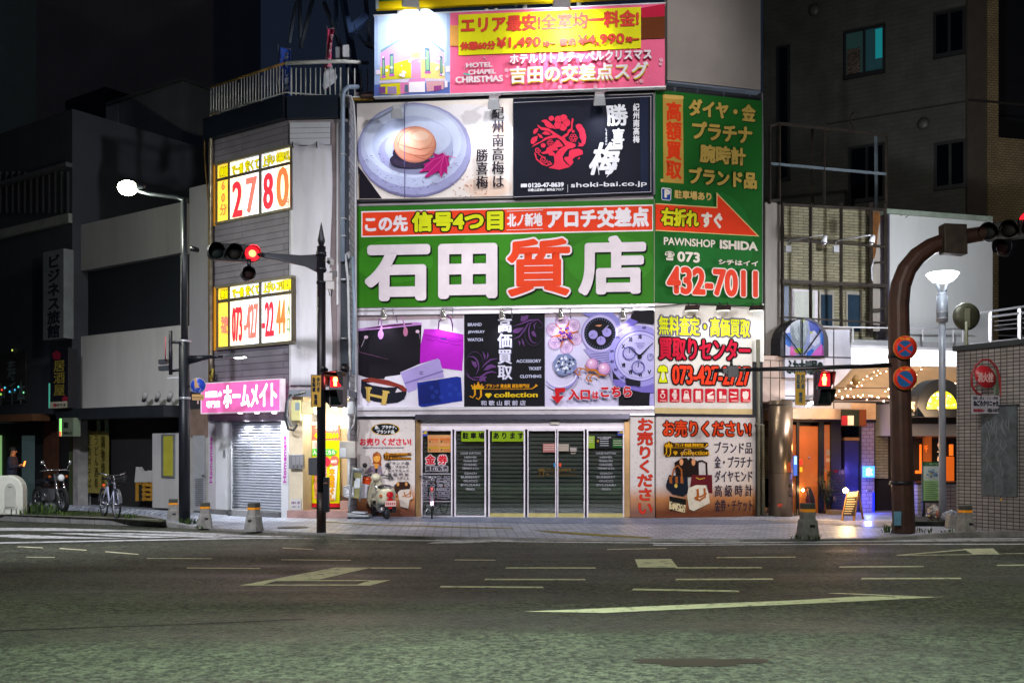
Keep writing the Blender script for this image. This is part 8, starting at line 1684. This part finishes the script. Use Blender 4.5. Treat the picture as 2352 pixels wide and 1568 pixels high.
# A-board, lamp, box, umbrella, plant, black board
c = gp(1957, 1195); Ya = c.y + .05
def Pa(x, y, dy=0): return at(x, y, Ya + dy)
t_ = thing('menu_board', c, 'wooden A frame menu board lit by a clip lamp at the cafe entrance', 'menu board')
wd = mat('wood_yellow', '#a8763a', .6, var=.2, scale=5)
b = MB(); b.tube([Pa(1948, 1128), Pa(1934, 1195)], .03, wd, 4, smooth=False); b.tube([Pa(1971, 1128), Pa(1961, 1195)], .03, wd, 4, smooth=False); b.tube([Pa(1971, 1128, .05), Pa(1983, 1195, .55)], .03, wd, 4, smooth=False); b.tube([Pa(1950, 1128, .05), Pa(1962, 1195, .55)], .025, wd, 4, smooth=False); b.build('easel', t_)
b = MB(); b.ext([Pa(1947, 1131, -.03), Pa(1970, 1131, -.03), Pa(1963, 1184, -.03), Pa(1936, 1184, -.03)], (0, .02, 0), mat('chalkboard', '#2c2018', .7, var=.15)); b.ext([Pa(1948, 1129, -.035), Pa(1971, 1129, -.035), Pa(1969, 1140, -.035), Pa(1946, 1141, -.035)], (0, .006, 0), mat('board_header', '#c8b490', .6)); bo_ = b.build('board', t_)
b = MB()
for k in range(7): y = 1145 + k * 5.4; x0 = 1946 - k * 1.3; b.ext([Pa(x0, y, -.036), Pa(x0 + 17 + (k * 5) % 6, y, -.036), Pa(x0 + 17 + (k * 5) % 6, y + 2, -.036), Pa(x0, y + 2, -.036)], (0, .004, 0), mat('chalk', '#b8a890', .8))
b.build('chalk_lines', bo_)
lp = Pa(1942.5, 1126, -.15); t_ = thing('clip_lamp', lp, 'blazing little clip lamp on top of the A frame menu board', 'lamp')
MB().ball(lp, .06, glow('clip_bulb', '#ffd890', 60), 12, 8).build('bulb', t_); MB().tube([lp, lp + Vector((.1, .12, -.03))], .012, blackm, 6).build('clip', t_)
lamp('POINT', 'clip_light', lp + Vector((-.02, -.1, .02)), 60, (1, .66, .28), size=.05, parent=t_)
boxthing('step_box', 'pale wooden box on the ground left of the A frame menu board', 'box', PR.sh(.12), 1912, 1936, 1171, 1195, mat('box_pale', '#b09468', .7, var=.15), -.3, .0)
S = Board('chalk_board', 'dark standing chalkboard with a red heart behind the A frame board', 'menu board', PE, .12, 1909, 1941, 1078, 1172, mat('chalkboard', '#2c2018', .7, var=.15), .04)
S.text('16', 1928, 1938, 1083, 12, '#8c7c6c', .4).ell(1920, 1082, 5, 4, '#8c2020')
for k in range(10): S.rect(1914, 1932 + (k * 3) % 5, 1096 + k * 7, 1097.6 + k * 7, '#5c5040')
S.ell(1917, 1145, 4, 6, '#b08c60').done()
t_ = thing('umbrella', PE.p(1868, 1194, .3), 'closed dark umbrella leaning against the amber door', 'umbrella')
b = MB(); b.lathe([(.01, 0), (.05, .15), (.075, .5), (.05, .7), (.012, .78)], PE.p(1872, 1188, .3), mat('umbrella_cloth', '#1a0e14', .7), 10, (-.18, 0, 1)); b.build('canopy', t_)
b = MB(); p = PE.p(1858, 1122, .3); b.tube([PE.p(1862, 1140, .3), p, p + Vector((-.02, 0, .04)), p + Vector((-.07, 0, .03)), p + Vector((-.08, 0, -.04))], .014, blackm, 6); b.build('handle', t_)
t_ = thing('umbrella', PE.p(1852, 1194, .35), 'closed reddish umbrella with a curved handle left of the dark one', 'umbrella')
b = MB(); b.lathe([(.01, 0), (.04, .15), (.06, .45), (.012, .68)], PE.p(1860, 1190, .35), mat('umbrella_red', '#501420', .7), 10, (-.10, 0, 1)); b.build('canopy', t_); b = MB(); p = PE.p(1849, 1120, .35); b.tube([PE.p(1854, 1135, .35), p, p + Vector((-.05, 0, .03)), p + Vector((-.09, 0, -.02))], .01, mat('cane', '#7a4a24', .6), 6); b.build('handle', t_)
def leafplant(name, label, c, h, r, n, seed):
    q = random.Random(seed); t_ = thing(name, c, label, 'plant'); b = MB(); st = MB(); gm_ = [mat('leaf_dark', '#1c3018', .6, var=.2), mat('leaf_mid', '#2c4420', .6, var=.2)]
    MB().lathe([(.10, 0), (.14, .2), (.15, .22)], c, mat('pot_brown', '#4a2c20', .8), 14).build('pot', t_)
    for i in range(n):
        a = q.uniform(0, 6.28); d = q.uniform(.1, 1) * r; z = q.uniform(.35, 1) * h; p = c + Vector((d * math.cos(a), d * .6 * math.sin(a), z)); k = Vector((math.cos(a), math.sin(a) * .6, q.uniform(-.6, .5))).normalized() * q.uniform(.10, .2); s_ = k.cross(Vector((0, 0, 1))).normalized() * .035
        b.add([p, p + k * .5 + s_, p + k, p + k * .5 - s_], [[0, 1, 2, 3]], gm_[i % 2])
        if i % 4 == 0: st.tube([c + Vector((0, 0, .2)), p], .008, gm_[0], 4)
    b.build('leaves', t_); st.build('stems', t_)
leafplant('potted_plant', 'tall dark potted plant between the amber panel and the chalkboard', PE.p(1902, 1192, .2), 1.25, .28, 120, 4)
t_ = thing('bottle_cluster', PR.p(1842, 1193, .2), 'small cluster of dark bottles and pots at the foot of the steel column', 'bottles')
for i in range(6): MB().lathe([(.035, 0), (.035, .14), (.012, .2), (.012, .26)], PR.p(1826 + i * 6, 1195 - (i % 2) * 3, .12), mat('bottle_' + 'ab'[i % 2], ['#3c3418', '#5c4420'][i % 2], .15), 10).build('bottle', t_)
lamp('POINT', 'window_reflex', PE.p(1846, 1124, .25), 3, (1, .8, .5), size=.03);  # point light added for the bright reflection on the glass
t_ = thing('footlight', PE.p(1844, 1125, .15), 'small bright light on the glass left of the umbrellas', 'lamp'); MB().ball(PE.p(1844, 1125, .12), .035, glow('clip_bulb', '#ffd890', 60), 10, 6).build('bulb', t_)  # glowing ball stands in for a reflection, no lamp here
# right cafe window behind the arched pole
PV = PR.sh(-1.0); cb = cb_
b = MB(); b.rect(PV, 2012, 2240, 922, 1200, mat('cafe_dark', '#120f12', .7), -.3, 0); b.rect(PV, 2105, 2240, 985, 1005, mat('beam_amber', '#7c4c20', .6, var=.2), 0, .08); b.rect(PV, 2125, 2140, 985, 1108, mat('post_amber', '#b0602c', .6, var=.2, emit='#b86020', es=.25), 0, .1); b.build('veranda_wall', cb)
b = MB(); b.rect(PR.sh(.3), 2088, 2240, 955, 972, blackm, -.3, .0); b.build('veranda_beam', cb)
am_ = glow('amber_cut', '#ff7a22', .9)
for x0, x1, y0, y1, m, lab in [(2113, 2117, 1020, 1080, am_, 'thin glowing orange slot in the cafe veranda'), (2171, 2192, 1048, 1104, mat('lantern_orange', '#c85a18', .5, emit='#ff7420', es=.55), 'glowing orange paper lantern on the cafe veranda'), (2103, 2135, 1080, 1087, am_, 'glowing orange shelf edge in the cafe veranda'), (2181, 2190, 1020, 1046, am_, 'tapering glowing orange lamp above the lantern')]:
    t_ = thing('lit_lantern' if x1 - x0 > 5 else 'light_slot', PV.p(x0, y1, .1), lab, 'lantern'); b = MB(); b.rect(PV, x0, x1, y0, y1, m, .02, .05); b.build('glowing_body', t_, .01)
S = Film(PV, .2, bpy.data.objects['cafe_building'], None); S.text('千', 2122, 2132, 1030, 16, am_, .3, name='lit_lettering'); S.text('らーめん', 2152, 2162, 1045, 60, glow('letter_cream', '#ffd0a0', .8), .3, vert=True, name='lit_lettering')
lamp('POINT', 'veranda_light', PV.p(2150, 1060, .7), 9, (1, .48, .18), size=.1)
# black arch sign with lit stained glass
PX = PR.sh(2.0)
t_ = thing('arch_sign', PX.p(2160, 955), 'black arched sign with a glowing yellow stained glass fan beside the arched pole', 'sign')
b = MB(); q = [PX.p(2106, 957), PX.p(2108, 930)] + [PX.p(2163 - 55 * math.cos(a), 930 - 60 * math.sin(a)) for a in [i * PI / 16 for i in range(17)]] + [PX.p(2220, 957)]; b.ext(q, -PR.n * .4, mat('arch_black', '#15171a', .6)); b.build('arch_frame', t_)
S = Film(PX, .01, t_, None); fan = [(2128, 939)] + [(2164 - 36 * math.cos(a), 939 - 43 * math.sin(a)) for a in [i * PI / 12 for i in range(13)]]
S.art(fan, glow('fan_yellow', '#d8d820', 1.1)); q = random.Random(5)
for i in range(46):
    a = q.uniform(.1, 3.0); d = q.uniform(.15, .95); x, y = 2164 - 36 * d * math.cos(a), 938 - 42 * d * math.sin(a); r_q = q.uniform(2.5, 6)
    h_ = q.choice(['#e8d810', '#f0e840', '#c8d860', '#e0a8b0', '#d8e0c8', '#f0f070', '#e8b020']) if d < .8 else q.choice(['#d8a8b8', '#c8dcd0', '#b8d8a0'])
    S.art([(x + r_q * math.cos(k * 1.3 + i) * q.uniform(.6, 1), y + r_q * math.sin(k * 1.3 + i) * q.uniform(.6, 1)) for k in range(5)], glow('fan_' + h_[1:], h_, 1.15))
S.stroke(fan + [fan[0]], 1.6, '#15171a').done('lit_glass')
S = Board('small_white_sign', 'small cream sign with dark brush characters left of the black arch', 'sign', PX, -.1, 2090, 2109, 922, 954, ink('#b8a488'), .04); S.text('元祖', 2094, 2104, 938, 24, '#2c2018', .3, vert=True); S.done()
# tiled counter, info board, garbage
tk = tilemat('kiosk_tile', (-.472, .882), '#918b88', '#7f7a78', '#2a282a', .135, .072, .010, .45, .0, .5, .4); tkr = tilemat('counter_tile', DR, '#b4b0b4', '#a8a4aa', '#4a484e', .2, .095, .008, .4, .0, .5, .3)
t_ = thing('tiled_counter', PR.p(2150, 1192, .5), 'low white tiled counter behind the green information board', 'counter'); PQ = PR.sh(.55)
b = MB(); b.rect(PQ, 2108, 2240, 1112, 1196, tkr, -.5, 0); b.build('tiled_body', t_); b = MB(); b.rect(PQ, 2106, 2240, 1107, 1112, mat('counter_top', '#3c2c24', .4), -.55, .05); b.build('counter_top', t_)
c = gp(2143, 1192); Fi = Face(2143, 1130, c.y - .1, 0)
S = Board('info_board', 'green framed street information board with a map standing on two legs', 'notice board', Fi, .0, 2119, 2167, 1060, 1151, mat('board_green', '#3c5a38', .5), .06)
S.rect(2121, 2165, 1070, 1102, '#c4d4d0').rect(2121, 2165, 1102, 1149, '#9cc890').rect(2119.5, 2166.5, 1060.5, 1069, '#2c5c34')
S.text('ご案内図', 2124, 2162, 1065, 5, '#90b490', .2)
for i in range(24): S.rect(x := q.uniform(2124, 2152), x + q.uniform(2, 8), y := q.uniform(1074, 1096), y + q.uniform(1, 4), q.choice(['#6c8cb0', '#5c7ca8', '#a8a860', '#7c9cb8']))
for k in range(9): S.rect(2124, 2145 + (k * 7) % 17, 1106 + k * 4.6, 1107.4 + k * 4.6, '#5c8454')
S.done()
b = MB()
for x in (2120, 2163): b.rect(Fi, x, x + 5, 1151, 1193, mat('board_leg', '#15181a', .5), -.06, 0)
b.rect(Fi, 2118, 2168, 1150, 1154, mat('board_leg', '#15181a', .5), -.06, .01); b.build('leg_frame', S.root)
b = MB(); b.ext([gp(2100, 1208), gp(2200, 1208), gp(2200, 1195), gp(2100, 1195)], (0, 0, .10), mat('planter_dark', '#1a201a', .9)); tag(b.build('planter_kerb'), 'dark low planter kerb under the information board', 'planter')
for x, w_, h_, m, lab, sd in [(2147, .17, .34, mat('bag_clear', '#a09890', .25, var=.4, scale=9), 'clear rubbish bag with reddish contents under the information board', 1), (2184, .18, .26, mat('bag_white', '#9498a4', .25, var=.4, scale=9), 'whitish rubbish bag right of the information board legs', 2)]:
    c = gp(x, 1194 if x < 2160 else 1198, .1); b = MB(); V = []; q2 = random.Random(sd); n_ = 16; K = 9
    for j in range(K + 1):
        f_ = j / K; rr3 = w_ * (math.sin(PI * min(1, f_ * .9 + .08)) ** .5) * (1 if f_ < .8 else 1 - (f_ - .8) * 3.2)
        for i in range(n_): a = 2 * PI * i / n_; k_ = 1 + q2.uniform(-.16, .16); V.append(c + Vector((rr3 * k_ * math.cos(a), rr3 * k_ * .8 * math.sin(a), h_ * f_)))
    b.add(V, [[j * n_ + i, j * n_ + (i + 1) % n_, (j + 1) * n_ + (i + 1) % n_, (j + 1) * n_ + i] for j in range(K) for i in range(n_)] + [list(range(n_)), [K * n_ + i for i in range(n_)]], m, False)
    t_ = thing('rubbish_bag', c, lab, 'rubbish bag', 'rubbish bags by the counter'); b.build('plastic_bag', t_)
    if sd == 1: b = MB(); b.ball(c + Vector((.03, -.13, .14)), .07, mat('contents_red', '#8c4a38', .6), 10, 6, (1, .5, 1.2)); b.build('contents', t_)
tag(MB().ball(PR.p(1747, 1170, -.3) + Vector((.1, 0, 0)), .09, mat('bag_tan', '#a07850', .5, var=.3, scale=9), 10, 6, (1.4, 1, .7)).build('paper_bundle'), 'tan crumpled bundle in the dark gap beside the pawnshop', 'bundle')
# kiosk on the right
kA = gp(2197, 1213); PKi = Plane((kA.x, kA.y), (.472, -.882))
t = thing('kiosk', base(PKi, 2270), 'tiled kiosk wall with a slate relief panel at the right picture edge', 'kiosk')
zk = PKi.uz(2200, 806)[1]; ue = PKi.u(2420)
b = MB(); b.ext([PKi.w(0, 0), PKi.w(ue, 0), PKi.w(ue, 0, -3.2), PKi.w(0, 0, -3.2)], (0, 0, zk), tk); b.build('tiled_wall', t)
b = MB(); b.ext([PKi.w(-.05, zk, .06), PKi.w(ue, zk, .06), PKi.w(ue, zk, -3.3), PKi.w(-.05, zk, -3.3)], (0, 0, .10), mat('roof_dark', '#22272a', .6)); b.build('roof_edge', t)
sl = mat('slate_relief', '#545c62', .55, .1, var=.3, scale=5, bump=.5); b = MB(); b.rect(PKi, 2253, 2335, 934, 1137, sl, 0, .04); b.rect(PKi, 2252, 2336, 931, 934.5, mat('slate_frame', '#30363a', .5), 0, .06)
S = Film(PKi, .044, t, None); q = random.Random(9)
for i in range(26): x, y = q.uniform(2262, 2326), q.uniform(950, 1080); S.stroke([(x, y), (x + q.uniform(-10, 10), y + 14), (x + q.uniform(-14, 14), y + 34)], [.6, 2.2, .6], mat('relief_light', '#6c747a', .5))
for x in (2280, 2305): S.stroke([(x, 1090), (x + 2, 1136)], 1.4, mat('relief_dark', '#3a4046', .6))
S.done('relief_lines'); b.build('relief_panel', t)
b = MB(); b.box(PKi.p(2292, 878, .0), (.05, .2, .5), mat('box_green_grey', '#5c6a5c', .5), -1.08); b.build('wall_box', t)
# fire hydrant sign pole
c = gp(2304, 1221); D5 = c.y
def P5(x, y, dy=0): return at(x, y, D5 + dy)
t = thing('hydrant_sign', c, 'red pole with a round red hydrant sign in an arched ring before the kiosk', 'road sign')
rp = mat('pole_red', '#8c1c24', .4, .1, var=.2); Fh = Face(2264, 865, D5 - .05, .12)
b = MB(); b.tube([c, P5(2302, 1060), P5(2301, 930)], [.04, .038, .036], rp, 10); arc_ = [P5(2301, 930), P5(2299, 900), P5(2296, 868), P5(2288, 842), P5(2272, 826), P5(2256, 826), P5(2240, 840), P5(2231, 864), P5(2233, 888), P5(2243, 902), P5(2256, 908)]; b.tube(arc_, .022, rp, 8); b.build('pole', t)
b = MB(); b.tube([P5(2302, 1150.5), P5(2302, 1144)], .043, mat('tape_yellow', '#c89a28', .5), 10); b.tube([P5(2301.5, 1083), P5(2301.5, 1076)], .042, mat('tape_blue', '#5c8cb0', .5), 10); b.tube([P5(2301.5, 1096), P5(2301.5, 1091)], .042, mat('tape_white', '#b0a0a0', .5), 10); b.build('tape_band', t)
rd5 = 22.5 * D5 / F; b = MB(); b.lathe([(rd5, -.015), (rd5, .015)], Fh.p(2263, 865), mat('hydrant_red', '#a81c26', .4, var=.1), 30, Fh.n, sy=1.28) ; b.tube([P5(2285, 848), P5(2292, 852)], .012, rp, 6); b.tube([P5(2246, 880), P5(2238, 890)], .012, rp, 6); b.tube([P5(2247, 850), P5(2238, 846)], .012, rp, 6); b.build('disc', t)
S = Film(Fh, .02, t, None); S.text('消火栓', 2245, 2282, 866, 23, '#c8a0a0', .7)
S = Board('clinic_plate', 'white clinic advertising plate under the hydrant sign', 'sign plate', Fh, .0, 2232.5, 2295.5, 908, 949, ink('#a4a2ac'), .02)
S.text('内科・皮ふ・リハ・外科', 2235, 2292, 914, 8, '#2c3038', .3).text('ねごろクリニック', 2235, 2293, 926, 14, '#24283a', .9).text('国体道路沿い', 2235, 2261, 942, 7, '#8c3040', .3).text('435-1417', 2266, 2293, 942, 8, '#2c3038', .4).rect(2233, 2295, 936, 936.6, '#7c7c88').done()
# bowl street lamp
c = gp(2170, 1208); D6 = 21.2; c = Vector(((2165 - CX) / F * D6, D6, 0))
def P6(x, y, dy=0): return at(x, y, D6 + dy)
t = thing('bowl_street_lamp', c, 'slim white street lamp with a glowing bowl shaped head before the white wall', 'street lamp')
lw_ = mat('lamp_white', '#878d98', .4, .1)
b = MB(); b.tube([c, P6(2164, 850), P6(2164, 740)], [.075, .07, .07], lw_, 12); b.tube([P6(2164, 740), P6(2164, 679)], .115, lw_, 12); b.build('pole', t)
b = MB(); b.tube([P6(2164, 682), P6(2164, 672)], [.11, .09], lw_, 12)
for s_ in (-1, 1): b.tube([P6(2164 + 4 * s_, 676), P6(2164 + 13 * s_, 648)], [.04, .03], lw_, 8)
b.build('yoke', t)
b = MB()
for y in (718, 732): b.lathe([(.13, 0), (.13, .015)], P6(2164, y), alu, 12)
b.build('collar', t)
b = MB(); b.lathe([(.09, -.10), (.20, -.06), (.28, .02), (.335, .10), (.30, .125), (.02, .15)], P6(2165, 640), glow('bowl_glow', '#f0fbff', 6), 24); b.build('bowl', t)
lamp('POINT', 'bowl_light', P6(2165, 640, -1.0) + Vector((0, 0, .35)), 110, (.92, .97, 1), size=.2, parent=t); lamp('POINT', 'bowl_light', P6(2165, 640, .7) + Vector((0, 0, .3)), 620, (.90, .93, 1), size=.2, parent=t)
# round traffic mirror from behind
t = thing('traffic_mirror', P6(2220, 800, .6), 'round traffic mirror seen from behind above the kiosk roof', 'mirror')
D7 = 20.6; b = MB(); b.lathe([(.05, .05), (.2, .05), (.275, .0), (.29, -.04), (.29, -.06)], at(2222, 726, D7), mat('mirror_back', '#4a4a38', .5, .3, var=.4, scale=5), 30, (.1, -1, 0)); b.build('mirror_disc', t); b = MB(); b.tube([at(2220, 738, D7 - .08), at(2219, 815, D7), at(2219, 1180, D7)], .035, mat('mirror_post', '#6c6c58', .5, .3), 8); b.box(at(2222, 730, D7 - .07), (.1, .03, .4), mat('mirror_post', '#6c6c58', .5, .3)); b.build('post', t)
